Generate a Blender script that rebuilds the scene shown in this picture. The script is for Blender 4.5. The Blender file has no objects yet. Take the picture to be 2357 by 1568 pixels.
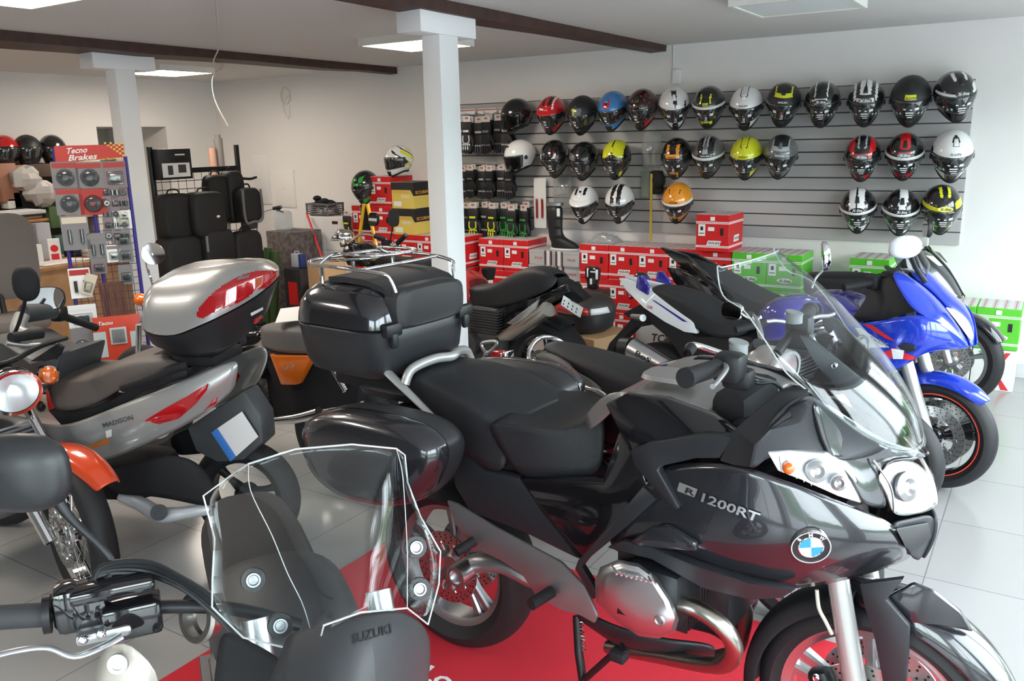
import bpy, bmesh, math, random
from mathutils import Vector, Matrix
R = math.radians
SC = bpy.context.scene
COL = SC.collection
# ---------------------------------------------------------------- camera
FPX, PCX, PCY, EYE = 1950.0, 1178.5, 784.0, 1.75
_p, _r, _y = R(13.4), R(-1.28), R(32.55)
FW = Vector((-math.sin(_y)*math.cos(_p), math.cos(_y)*math.cos(_p), -math.sin(_p)))
RT0 = Vector((math.cos(_y), math.sin(_y), 0)); UP0 = RT0.cross(FW)
RT = math.cos(_r)*RT0 + math.sin(_r)*UP0; UP = -math.sin(_r)*RT0 + math.cos(_r)*UP0
EYEV = Vector((0, 0, EYE))
cam = bpy.data.objects.new('camera', bpy.data.cameras.new('camera')); COL.objects.link(cam)
cm = Matrix((RT, UP, -FW)).transposed().to_4x4(); cm.translation = EYEV
cam.matrix_world = cm
cam.data.sensor_width = 36; cam.data.lens = 36*FPX/2357; cam.data.clip_start = .02
SC.camera = cam
def ray(px, py): return FW + RT*((px-PCX)/FPX) - UP*((py-PCY)/FPX)
def hit(px, py, ax, val):
    d = ray(px, py); return EYEV + d*((val-EYEV[ax])/d[ax])
# ---------------------------------------------------------------- materials
MATS = {}
def mat(name, col=(.8,.8,.8), rough=.5, metal=0., coat=0., emis=None, es=1., bump=0., bscale=60., spec=None, noise=None):
    if name in MATS: return MATS[name]
    m = bpy.data.materials.new(name); m.use_nodes = True; nt = m.node_tree; b = nt.nodes['Principled BSDF']
    b.inputs['Base Color'].default_value = (*col, 1); b.inputs['Roughness'].default_value = rough
    b.inputs['Metallic'].default_value = metal; b.inputs['Coat Weight'].default_value = coat; b.inputs['Coat Roughness'].default_value = .04
    if spec is not None: b.inputs['Specular IOR Level'].default_value = spec
    if emis: b.inputs['Emission Color'].default_value = (*emis, 1); b.inputs['Emission Strength'].default_value = es
    if bump or noise:
        tc = nt.nodes.new('ShaderNodeTexCoord'); n = nt.nodes.new('ShaderNodeTexNoise'); n.inputs['Scale'].default_value = bscale; n.inputs['Detail'].default_value = 4
        nt.links.new(tc.outputs['Object'], n.inputs['Vector'])
        if bump:
            bp = nt.nodes.new('ShaderNodeBump'); bp.inputs['Strength'].default_value = bump; bp.inputs['Distance'].default_value = .004
            nt.links.new(n.outputs['Fac'], bp.inputs['Height']); nt.links.new(bp.outputs['Normal'], b.inputs['Normal'])
        if noise:
            mx = nt.nodes.new('ShaderNodeMix'); mx.data_type = 'RGBA'; mx.inputs[6].default_value = (*col, 1); mx.inputs[7].default_value = (*noise, 1)
            cr = nt.nodes.new('ShaderNodeValToRGB'); cr.color_ramp.elements[0].position = .4; cr.color_ramp.elements[1].position = .62
            nt.links.new(n.outputs['Fac'], cr.inputs['Fac']); nt.links.new(cr.outputs['Color'], mx.inputs[0]); nt.links.new(mx.outputs[2], b.inputs['Base Color'])
    MATS[name] = m; return m
def clear(name, tint=(.95,.97,.97), refl=.9, rough=.01, dens=0.0):
    if name in MATS: return MATS[name]
    m = bpy.data.materials.new(name); m.use_nodes = True; nt = m.node_tree; nt.nodes.clear()
    o = nt.nodes.new('ShaderNodeOutputMaterial'); t = nt.nodes.new('ShaderNodeBsdfTransparent'); t.inputs[0].default_value = (*tint, 1)
    g = nt.nodes.new('ShaderNodeBsdfGlossy'); g.inputs['Roughness'].default_value = rough; g.inputs[0].default_value = (refl, refl, refl, 1)
    lw = nt.nodes.new('ShaderNodeLayerWeight'); lw.inputs[0].default_value = .5; pw = nt.nodes.new('ShaderNodeMath'); pw.operation = 'POWER'; pw.inputs[1].default_value = 5.; f = nt.nodes.new('ShaderNodeMath'); f.operation = 'MULTIPLY_ADD'; f.inputs[1].default_value = .55; f.inputs[2].default_value = .035; nt.links.new(lw.outputs['Facing'], pw.inputs[0]); nt.links.new(pw.outputs[0], f.inputs[0])
    x = nt.nodes.new('ShaderNodeMixShader'); nt.links.new(f.outputs[0], x.inputs[0]); nt.links.new(t.outputs[0], x.inputs[1]); nt.links.new(g.outputs[0], x.inputs[2])
    if dens:
        d = nt.nodes.new('ShaderNodeBsdfDiffuse'); d.inputs[0].default_value = (.75, .78, .78, 1)
        y = nt.nodes.new('ShaderNodeMixShader'); y.inputs[0].default_value = dens
        nt.links.new(x.outputs[0], y.inputs[1]); nt.links.new(d.outputs[0], y.inputs[2]); x = y
    nt.links.new(x.outputs[0], o.inputs[0]); MATS[name] = m; return m
BLK = mat('black_plastic', (.009,.010,.012), .42, spec=.4); BLKM = mat('black_matt', (.011,.011,.013), .75, spec=.35); BLKG = mat('black_gloss', (.008,.008,.01), .08, 0, .6)
CHR = mat('chrome', (.82,.83,.84), .07, 1.); ALU = mat('aluminium', (.62,.64,.66), .33, 1.); ALUD = mat('cast_alloy', (.36,.36,.37), .42, .9)
RUB = mat('tyre_rubber', (.013,.013,.015), .6, spec=.4); SEATM = mat('seat_vinyl', (.013,.014,.017), .52, spec=.4, bump=.35, bscale=420); STEEL = mat('steel', (.5,.5,.5), .3, 1.)
WHT = mat('white_plastic', (.78,.79,.8), .35); REDG = mat('red_lens', (.42,.008,.012), .08, 0, 1.); ORG = mat('orange_lens', (.7,.13,.01), .15, 0, 1.)
ACR = clear('clear_acrylic', (.93,.955,.96)); ACRE = mat('acrylic_edge', (.42,.45,.45), .15, 0, .5); SMK = clear('smoked_acrylic', (.5,.53,.53))
PAPER = mat('paper_white', (.82,.82,.81), .6); INK = mat('printing_ink_black', (.01,.01,.012), .5); INKW = mat('printing_ink_white', (.8,.8,.8), .5)
# ---------------------------------------------------------------- mesh builder
_tc = {}
def text_geo(s, ext):
    k = (s, ext)
    if k not in _tc:
        c = bpy.data.curves.new('t', 'FONT'); c.body = s; c.extrude = ext; c.offset = .022; c.resolution_u = 2; c.fill_mode = 'BOTH' if ext else 'FRONT'
        o = bpy.data.objects.new('t', c); COL.objects.link(o)
        me = o.to_mesh(); V = [v.co.copy() for v in me.vertices]; Fa = [tuple(p.vertices) for p in me.polygons]; o.to_mesh_clear()
        bpy.data.objects.remove(o); bpy.data.curves.remove(c); _tc[k] = (V, Fa)
    return _tc[k]
class MB:
    def __init__(s): s.v = []; s.f = []; s.m = []
    def add(s, V, F, mi=0, M=None):
        o = len(s.v)
        s.v += [(M @ Vector(p)) if M else Vector(p) for p in V]
        s.f += [tuple(i+o for i in f) for f in F]; s.m += [mi]*len(F); return s
    def box(s, c, d, mi=0, bev=0., M=None, seg=2, taper=None):
        bm = bmesh.new(); bmesh.ops.create_cube(bm, size=1)
        for v in bm.verts:
            k = 1.
            if taper and v.co.z > 0: k = taper
            v.co = Vector((v.co.x*d[0]*k, v.co.y*d[1]*k, v.co.z*d[2]))
        if bev: bmesh.ops.bevel(bm, geom=bm.edges[:], offset=min(bev, min(d)*.49), segments=seg, profile=.5, affect='EDGES')
        T = Matrix.Translation(Vector(c)); T = (M @ T) if M else T
        bm.verts.index_update(); s.add([v.co.copy() for v in bm.verts], [tuple(v.index for v in f.verts) for f in bm.faces], mi, T); bm.free(); return s
    def prism(s, P, h0, h1, axis='y', mi=0, bev=0., M=None):
        """outline P (2D) extruded between h0 and h1 along axis; P coordinates are the two other axes in order"""
        bm = bmesh.new()
        def c(a, b, h): return {'y': (a, h, b), 'x': (h, a, b), 'z': (a, b, h)}[axis]
        va = [bm.verts.new(c(a, b, h0)) for a, b in P]; vb = [bm.verts.new(c(a, b, h1)) for a, b in P]; n = len(P)
        bm.faces.new(va); bm.faces.new(vb[::-1])
        for i in range(n): bm.faces.new((va[i], vb[i], vb[(i+1) % n], va[(i+1) % n]))
        bmesh.ops.recalc_face_normals(bm, faces=bm.faces[:])
        if bev: bmesh.ops.bevel(bm, geom=bm.edges[:], offset=bev, segments=2, profile=.5, affect='EDGES', clamp_overlap=True)
        bm.verts.index_update(); s.add([v.co.copy() for v in bm.verts], [tuple(v.index for v in f.verts) for f in bm.faces], mi, M); bm.free(); return s
    def loft(s, rings, mi=0, cap=True, closed=True, loop=False):
        n = len(rings[0]); V = [p for r in rings for p in r]; F = []; k = len(rings)
        for i in range(k if loop else k-1):
            a, b = i*n, ((i+1) % k)*n
            for j in range(n if closed else n-1): F.append((a+j, a+(j+1) % n, b+(j+1) % n, b+j))
        if cap and closed and not loop: F.append(tuple(range(n))[::-1]); F.append(tuple(range((k-1)*n, k*n)))
        return s.add(V, F, mi)
    def tube(s, pts, r, mi=0, n=10, smooth=True, closed=False, flat=1.):
        P = [Vector(p) for p in pts]
        if smooth and len(P) > 2: P, r = spline(P, r, closed=closed)
        rs = r if isinstance(r, (list, tuple)) else [r]*len(P)
        k = len(P); rings = []; up = None
        for i in range(k):
            if closed: t = P[(i+1) % k]-P[i-1]
            else: t = P[min(i+1, k-1)]-P[max(i-1, 0)]
            if t.length < 1e-9: t = Vector((0,0,1))
            t.normalize()
            if up is None: up = Vector((0,0,1)) if abs(t.z) < .9 else Vector((1,0,0))
            a = t.cross(up); a = a.normalized() if a.length > 1e-6 else t.orthogonal().normalized(); b = a.cross(t); up = b
            rings.append([P[i]+a*(rs[i]*math.cos(2*math.pi*j/n))+b*(rs[i]*flat*math.sin(2*math.pi*j/n)) for j in range(n)])
        return s.loft(rings, mi, loop=closed)
    def cyl(s, a, b, r0, r1=None, mi=0, n=20):
        r1 = r0 if r1 is None else r1
        return s.tube([a, b], [r0, r1], mi, n, False)
    def lathe(s, prof, o=(0,0,0), ax=(0,1,0), mi=0, n=32, closed=False, a0=0, a1=None):
        """prof: (radius, offset along ax)"""
        o = Vector(o); ax = Vector(ax).normalized(); e = ax.orthogonal().normalized() if abs(ax.z) > .9 else ax.cross(Vector((0,0,1))).normalized(); g = e.cross(ax)
        full = a1 is None; k = n if full else n+1; rings = []
        for j in range(k):
            t = a0+((2*math.pi if full else a1-a0)*j/n); d = e*math.cos(t)+g*math.sin(t)
            rings.append([o+ax*h+d*r for r, h in prof])
        return s.loft(rings, mi, cap=False, closed=closed, loop=full)
    def ball(s, c, r, mi=0, n=16, M=None):
        r = (r, r, r) if not isinstance(r, (tuple, list)) else r; V = []; F = []; m = n//2
        for i in range(m+1):
            for j in range(n):
                a, b = math.pi*i/m, 2*math.pi*j/n; V.append((c[0]+r[0]*math.sin(a)*math.cos(b), c[1]+r[1]*math.sin(a)*math.sin(b), c[2]+r[2]*math.cos(a)))
        for i in range(m):
            for j in range(n): F.append((i*n+j, (i+1)*n+j, (i+1)*n+(j+1) % n, i*n+(j+1) % n))
        return s.add(V, F, mi, M)
    def text(s, t, o, xd, yd, w=None, h=None, ext=0., mi=0, shear=0.):
        V, F = text_geo(t, 0.02 if ext else 0.)
        if not V: return s
        x0, x1 = min(p.x for p in V), max(p.x for p in V); y0, y1 = min(p.y for p in V), max(p.y for p in V)
        sx = (w/(x1-x0)) if w else None; sy = (h/(y1-y0)) if h else sx; sx = sx or sy
        xd, yd = Vector(xd).normalized(), Vector(yd).normalized(); zd = xd.cross(yd); o = Vector(o)
        return s.add([o+xd*((p.x-(x0+x1)/2)*sx+shear*(p.y-y0)*sy)+yd*((p.y-(y0+y1)/2)*sy)+zd*(p.z/.02*ext if ext else 0) for p in V], F, mi)
    def quad(s, c, xd, yd, w, h, mi=0, th=.0008):
        xd, yd = Vector(xd).normalized(), Vector(yd).normalized(); zd = xd.cross(yd)
        return s.box((0,0,0), (w, h, th), mi, M=Matrix.Translation(Vector(c)) @ Matrix((xd, yd, zd)).transposed().to_4x4())
    def build(s, name, mats, parent=None, ang=40, mods=None, loc=None):
        me = bpy.data.meshes.new(name); me.from_pydata([tuple(p) for p in s.v], [], s.f)
        if not isinstance(mats, (list, tuple)): mats = [mats]
        for m in mats: me.materials.append(m)
        me.polygons.foreach_set('material_index', s.m); me.polygons.foreach_set('use_smooth', [True]*len(s.f))
        bm = bmesh.new(); bm.from_mesh(me); bmesh.ops.recalc_face_normals(bm, faces=bm.faces[:]); bm.to_mesh(me); bm.free()
        me.set_sharp_from_angle(angle=R(ang)); me.update()
        o = bpy.data.objects.new(name, me); COL.objects.link(o)
        if parent: o.parent = parent
        if loc: o.location = loc
        for md in (mods or []):
            x = o.modifiers.new(md[0], md[0])
            for a, b in md[1].items(): setattr(x, a, b)
        return o
def spline(P, r=None, closed=False, sub=5):
    k = len(P); out = []; rr = []; rs = r if isinstance(r, (list, tuple)) else None
    for i in range(k if closed else k-1):
        if closed: a, b, c, d = P[i-1], P[i], P[(i+1) % k], P[(i+2) % k]
        else: a, b, c, d = P[max(i-1, 0)], P[i], P[i+1], P[min(i+2, k-1)]
        for j in range(sub):
            t = j/sub; out.append(.5*((2*b)+(c-a)*t+(2*a-5*b+4*c-d)*t*t+(-a+3*b-3*c+d)*t**3))
            if rs: rr.append(rs[i]*(1-t)+rs[(i+1) % k]*t)
    if not closed:
        out.append(P[-1])
        if rs: rr.append(rs[-1])
    return out, (rr if rs else r)
SUB = ('SUBSURF', dict(levels=2, render_levels=2))
def SOL(t): return ('SOLIDIFY', dict(thickness=t, offset=-1))
MIR = ('MIRROR', dict(use_axis=(False, True, False)))
def tag(o, label, cat, group=None, kind=None):
    o['label'] = label; o['category'] = cat
    if group: o['group'] = group
    if kind: o['kind'] = kind
    return o
def thing(name, label, cat, loc=(0,0,0), rz=0., group=None, rot=None):
    o = bpy.data.objects.new(name, None); COL.objects.link(o); o.empty_display_size = .1; o.location = loc
    o.rotation_euler = rot or (0, 0, rz); return tag(o, label, cat, group)
def struct(o): o['kind'] = 'structure'; return o
def copy_tree(o, parent=None):
    c = o.copy(); COL.objects.link(c)
    if parent: c.parent = parent
    for ch in list(o.children): copy_tree(ch, c)
    return c
def swap_mats(o, mp):
    """own mesh copy with other materials"""
    for c in [o]+list(o.children_recursive):
        if c.type == 'MESH' and any(m and m.name in mp for m in c.data.materials):
            c.data = c.data.copy()
            for i, m in enumerate(c.data.materials):
                if m.name in mp: c.data.materials[i] = mp[m.name]
# ---------------------------------------------------------------- world, windows, lights
w = bpy.data.worlds.new('world'); SC.world = w; w.use_nodes = True; nt = w.node_tree; nt.nodes.clear()
wo = nt.nodes.new('ShaderNodeOutputWorld'); bg = nt.nodes.new('ShaderNodeBackground'); tc = nt.nodes.new('ShaderNodeTexCoord')
sep = nt.nodes.new('ShaderNodeSeparateXYZ'); cr = nt.nodes.new('ShaderNodeValToRGB'); nz = nt.nodes.new('ShaderNodeTexNoise'); nz.inputs['Scale'].default_value = 7; nz.inputs['Detail'].default_value = 6
ad = nt.nodes.new('ShaderNodeMath'); ad.operation = 'MULTIPLY_ADD'; ad.inputs[1].default_value = .12
nt.links.new(tc.outputs['Generated'], sep.inputs[0]); nt.links.new(tc.outputs['Generated'], nz.inputs['Vector'])
nt.links.new(nz.outputs['Fac'], ad.inputs[0]); nt.links.new(sep.outputs['Z'], ad.inputs[2]); nt.links.new(ad.outputs[0], cr.inputs['Fac'])
e = cr.color_ramp.elements; e[0].position = .0; e[0].color = (.10,.11,.10,1); e[1].position = .25; e[1].color = (.86,.93,1,1)
x = e.new(.06); x.color = (.16,.17,.16,1); x = e.new(.075); x.color = (.035,.08,.03,1); x = e.new(.135); x.color = (.05,.11,.04,1); x = e.new(.16); x.color = (.8,.88,.95,1)
nt.links.new(cr.outputs['Color'], bg.inputs['Color']); bg.inputs['Strength'].default_value = 13.; nt.links.new(bg.outputs[0], wo.inputs[0])
CEIL = 2.47; YB = 6.9; XL = -8.49; XR = 1.1; YF = -1.7
wallm = mat('painted_wall', (.80,.785,.765), .85, bump=.05, bscale=200); ceilm = mat('painted_ceiling', (.66,.65,.635), .9)
def slab(name, x0, x1, y0, y1, z0, z1, m, bev=0.): return struct(MB().box(((x0+x1)/2, (y0+y1)/2, (z0+z1)/2), (x1-x0, y1-y0, z1-z0), bev=bev).build(name, m))
# floor tiles
fm = mat('floor_tiles', (.4,.4,.4), .2); nt = fm.node_tree; b = nt.nodes['Principled BSDF']
tc = nt.nodes.new('ShaderNodeTexCoord'); mp = nt.nodes.new('ShaderNodeMapping'); mp.inputs['Location'].default_value = (.28, .12, 0)
br = nt.nodes.new('ShaderNodeTexBrick'); br.offset = 0; br.inputs['Scale'].default_value = 1; br.inputs['Brick Width'].default_value = .6; br.inputs['Row Height'].default_value = .6
br.inputs['Mortar Size'].default_value = .0025; br.inputs['Color1'].default_value = (.33,.325,.32,1); br.inputs['Color2'].default_value = (.31,.305,.30,1); br.inputs['Mortar'].default_value = (.17,.17,.17,1)
nt.links.new(tc.outputs['Object'], mp.inputs[0]); nt.links.new(mp.outputs[0], br.inputs['Vector']); nt.links.new(br.outputs['Color'], b.inputs['Base Color'])
struct(MB().box(((XL+XR)/2, (YF+YB)/2, -.05), (XR-XL+.6, YB-YF+.6, .1)).build('floor', fm))
slab('ceiling', XL-.2, XR+.2, YF-.2, YB+.2, CEIL, CEIL+.15, ceilm)
slab('wall_back', XL-.2, XR+.2, YB, YB+.15, 0, CEIL, wallm)
# left wall with a recessed doorway
wl = MB(); 
for (y0, y1, z0, z1) in ((YF, 5.37, 0, CEIL), (6.2, YB, 0, CEIL), (5.37, 6.2, 1.965, CEIL)): wl.box((XL-.1, (y0+y1)/2, (z0+z1)/2), (.2, y1-y0, z1-z0))
struct(wl.build('wall_left', wallm))
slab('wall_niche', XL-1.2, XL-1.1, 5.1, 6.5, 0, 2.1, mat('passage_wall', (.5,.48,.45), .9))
nb = MB().box((XL-.65, 5.32, 1.0), (.9, .1, 2)).box((XL-.65, 6.25, 1.0), (.9, .1, 2)).box((XL-.65, 5.8, 2.02), (.9, 1.0, .1)).box((XL-.65, 5.8, -.05), (.9, 1., .1)); struct(nb.build('trim_1', wallm))
# right wall and front wall with shop windows
fwm = mat('front_wall_grey', (.16,.165,.17), .8)  # unseen wall behind the camera, darkened so the bikes reflect less light
def window_wall(name, ax, pos, a0, a1, opens, th=.2, wm=None):
    m = MB(); segs = sorted(opens); cur = a0
    def put(p, q, z0, z1):
        c = [(p+q)/2, pos, (z0+z1)/2]; d = [q-p, th, z1-z0]
        if ax == 'x': c = [pos, (p+q)/2, (z0+z1)/2]; d = [th, q-p, z1-z0]
        m.box(c, d)
    for (p, q, z0, z1) in segs:
        if p > cur: put(cur, p, 0, CEIL)
        if z0 > .02: put(p, q, 0, z0)
        put(p, q, z1, CEIL); cur = q
    if cur < a1: put(cur, a1, 0, CEIL)
    struct(m.build(name, wm or wallm))
RW = [(-1.3, 1.4, .15, 2.3), (1.7, 4.4, .15, 2.3), (4.7, 6.5, .5, 2.3)]; FWN = [(-.9, .9, .15, 2.3)]
window_wall('wall_right', 'x', XR+.1, YF, YB, RW); window_wall('wall_front', 'y', YF-.1, XL, XR, FWN, wm=fwm)
frm = mat('window_frame_white', (.75,.76,.77), .4); gls = clear('window_glass', (.96,.98,.97)); n = 0
for ax, pos, L in (('x', XR+.1, RW), ('y', YF-.1, FWN)):
    for (p, q, z0, z1) in L:
        n += 1; m = MB(); g = MB(); t = .06
        def bx(a0, a1, c0, c1, B, th=.07):
            c = [(a0+a1)/2, pos, (c0+c1)/2]; d = [a1-a0, th, c1-c0]
            if ax == 'x': c = [c[1], c[0], c[2]]; d = [d[1], d[0], d[2]]
            B.box(c, d)
        bx(p, q, z0, z0+t, m); bx(p, q, z1-t, z1, m); bx(p, p+t, z0+t, z1-t, m); bx(q-t, q, z0+t, z1-t, m); bx((p+q)/2-t/2, (p+q)/2+t/2, z0+t, z1-t, m)
        fr = struct(m.build('window_%d' % n, frm)); bx(p+t, q-t, z0+t, z1-t, g, .008); g.build('pane', gls, fr)
        ld = bpy.data.lights.new('daylight_portal', 'AREA'); ld.shape = 'RECTANGLE'; ld.size = q-p; ld.size_y = z1-z0; ld.cycles.is_portal = True
        lo = bpy.data.objects.new('daylight_portal', ld); COL.objects.link(lo)
        if ax == 'x': lo.location = (pos+.12, (p+q)/2, (z0+z1)/2); lo.rotation_euler = (R(90), 0, R(90))
        else: lo.location = ((p+q)/2, pos-.12, (z0+z1)/2); lo.rotation_euler = (R(90), 0, 0)
# aim portals inward (local -Z into the room)
for o in [o for o in COL.objects if o.type == 'LIGHT']:
    d = Vector((-1, 0, 0)) if o.location.x > XR else Vector((0, 1, 0))
    o.rotation_euler = d.to_track_quat('-Z', 'Y').to_euler()
gm = mat('forecourt_paving', (.3,.3,.3), .9)
struct(MB().box((0, 0, -.2), (60, 60, .1)).build('floor_outside', gm))
# skirting
sk = mat('skirting', (.62,.63,.64), .5)
slab('baseboard_back', XL, XR, YB-.012, YB, 0, .1, sk); slab('baseboard_left', XL, XL+.012, YF, 5.37, 0, .1, sk)
# beams
wood = mat('dark_beam_wood', (.055,.022,.014), .55, bump=.5, bscale=14, noise=(.035,.014,.01))
def beam(n, p0, p1, z0a, z0b):
    (ax0, ax1, ay), (bx0, bx1, by) = p0, p1; rings = []; k = 14; random.seed(n)
    for i in range(k+1):
        t = i/k; l = ax0*(1-t)+bx0*t; r = ax1*(1-t)+bx1*t; y = ay*(1-t)+by*t; z = z0a*(1-t)+z0b*t
        j = [random.uniform(-.006, .006) for _ in range(3)]
        rings.append([(l+j[0], y, z+j[1]), (r, y, z+j[1]+.004), (r+j[2], y, CEIL+.01), (l, y, CEIL+.01)])
    return struct(MB().loft(rings).build('trim_%d' % n, wood, ang=25))
beam(2, (-3.02, -2.8, YF), (-2.965, -2.83, YB-.01), 2.392, 2.412)
beam(3, (-6.15, -5.5, YF+2), (-5.78, -5.69, YB-.01), 2.395, 2.405)
# pillars with T caps
pm = mat('pillar_paint', (.80,.81,.82), .6)
def pillar(x1, y0, y1, w=.115):
    t = thing('pillar', '', 'pillar')
    del t['label'], t['category']; struct(t)
    MB().box((x1-w/2, (y0+y1)/2, 1.15), (w, y1-y0, 2.299), bev=.003).build('shaft', pm, t)
    MB().box((x1-w/2-.016, (y0+y1)/2+.005, 2.356), (w+.04, .5, .113), bev=.003).build('cap', pm, t)
    return t
pillar(-2.85, 3.815, 3.985, .12); pillar(-5.8, 3.87, 4.03, .12)
# luminaires
lf = mat('lamp_housing', (.72,.71,.66), .5); le = mat('lamp_diffuser_lit', (1,1,1), .5, emis=(1,.88,.76), es=30.); lo_ = mat('lamp_diffuser_off', (.72,.76,.76), .5)
def lamp(cx, cy, sx, sy, on, lab, rz=0):
    t = thing('ceiling_light', lab, 'ceiling light', (cx, cy, CEIL-.052), rz, 'flat square ceiling lights')
    m = MB(); k = .022
    m.box((0, sy/2-k/2, .026), (sx, k, .052)).box((0, -sy/2+k/2, .026), (sx, k, .052)).box((sx/2-k/2, 0, .026), (k, sy-2*k, .052)).box((-sx/2+k/2, 0, .026), (k, sy-2*k, .052)).box((0, 0, .045), (sx-2*k, sy-2*k, .01))
    m.build('housing', lf, t)
    MB().box((0, 0, .008), (sx-2*k, sy-2*k, .006)).build('diffuser', le if on else lo_, t); return t
lamp(-1.3, 5.05, .60, .60, False, 'unlit square ceiling light above the helmet wall, right end of the ceiling')
lamp(-4.03, 5.12, .6, .6, True, 'lit square ceiling light just left of the near pillar')
lamp(-7.2, 5.35, .6, .6, True, 'lit square ceiling light beside the far pillar, under the hanging cable')
lamp(-4.05, 2.2, .6, .6, True, 'brightest lit ceiling light cut off by the top left corner')
lamp(-6.9, 2.2, .6, .6, True, 'lit ceiling light over the shop counter, out of the photo to the left')
lamp(-4.2, .3, .6, .6, True, 'lit ceiling light nearest the shop front, out of the photo')
# ================================================================ helmet wall
gm_ = mat('slat_grey', (.47,.455,.455), .45); groove = mat('slat_groove', (.09,.09,.095), .5)
def slatwall():
    t = thing('slatwall_panel', 'long grey slatted display panel carrying the helmets on the back wall', 'display panel', (0,0,0))
    m = MB(); x0, x1, z0, z1 = -4.95, -.545, .93, 2.083; n = 12; h = (z1-z0)/n
    for i in range(n):
        a = z0+i*h; m.box(((x0+x1)/2, 6.888, a+h/2-.004), (x1-x0, .022, h-.010), bev=.002, seg=1)
    m.build('slat_face', gm_, t)
    MB().box(((x0+x1)/2, 6.897, (z0+z1)/2), (x1-x0-.004, .006, z1-z0-.002)).build('backing_board', groove, t)
slatwall()
# ---------------- helmets
HA, HB, HC = .128, .155, .128
def hsp(az, el, k=1.):
    ca, sa, ce, se = math.cos(az), math.sin(az), math.cos(el), math.sin(el); fr = max(0., ca)
    if se >= 0:
        x = HA*sa*ce; y = -HB*ca*ce; z = HC*se*(1 if ca < 0 else 1.0)
        if ca < 0: y *= 1.02
    else:
        s = -se; x = HA*sa*ce**.62*(1-.30*s*(.35+.65*fr)); y = -HB*ca*(ce**.45)*(1-.06*s if fr else 1-.30*s); z = -s*(.112+.058*fr**1.5)
    return Vector((x*k, y*k, z*k))
def hgrid(f, a0, a1, e0, e1, na, ne, k=1., wrap=False):
    V = []; F = []; C = []
    for i in range(ne+1):
        for j in range(na+(0 if wrap else 1)): V.append(f(a0+(a1-a0)*j/na, e0+(e1-e0)*i/ne, k))
    w_ = na if wrap else na+1
    for i in range(ne):
        for j in range(na):
            F.append((i*w_+j, i*w_+(j+1) % w_, (i+1)*w_+(j+1) % w_, (i+1)*w_+j)); C.append((a0+(a1-a0)*(j+.5)/na, e0+(e1-e0)*(i+.5)/ne))
    return V, F, C
liner = mat('helmet_liner', (.012,.012,.014), .9); visc = mat('dark_visor', (.02,.022,.025), .04, 0, 1., spec=.8)
def paint(n, c, r=.18): return mat('paint_'+n, c, r, 0, .8 if r < .4 else 0)
PC = dict(black=paint('black', (.010,.010,.012)), matt=paint('matt_black', (.018,.018,.02), .5), white=paint('white', (.80,.80,.80)), red=paint('red', (.60,.012,.015)), yellow=paint('fluo_yellow', (.72,.74,.02)),
          orange=paint('orange', (.85,.32,.02)), grey=paint('grey', (.13,.135,.145), .3), lgrey=paint('light_grey', (.42,.43,.45), .3), blue=paint('blue', (.05,.22,.55)), green=paint('green', (.03,.35,.05)), lime=paint('lime', (.45,.62,.05)), cyan=paint('cyan', (.15,.45,.7)))
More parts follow.
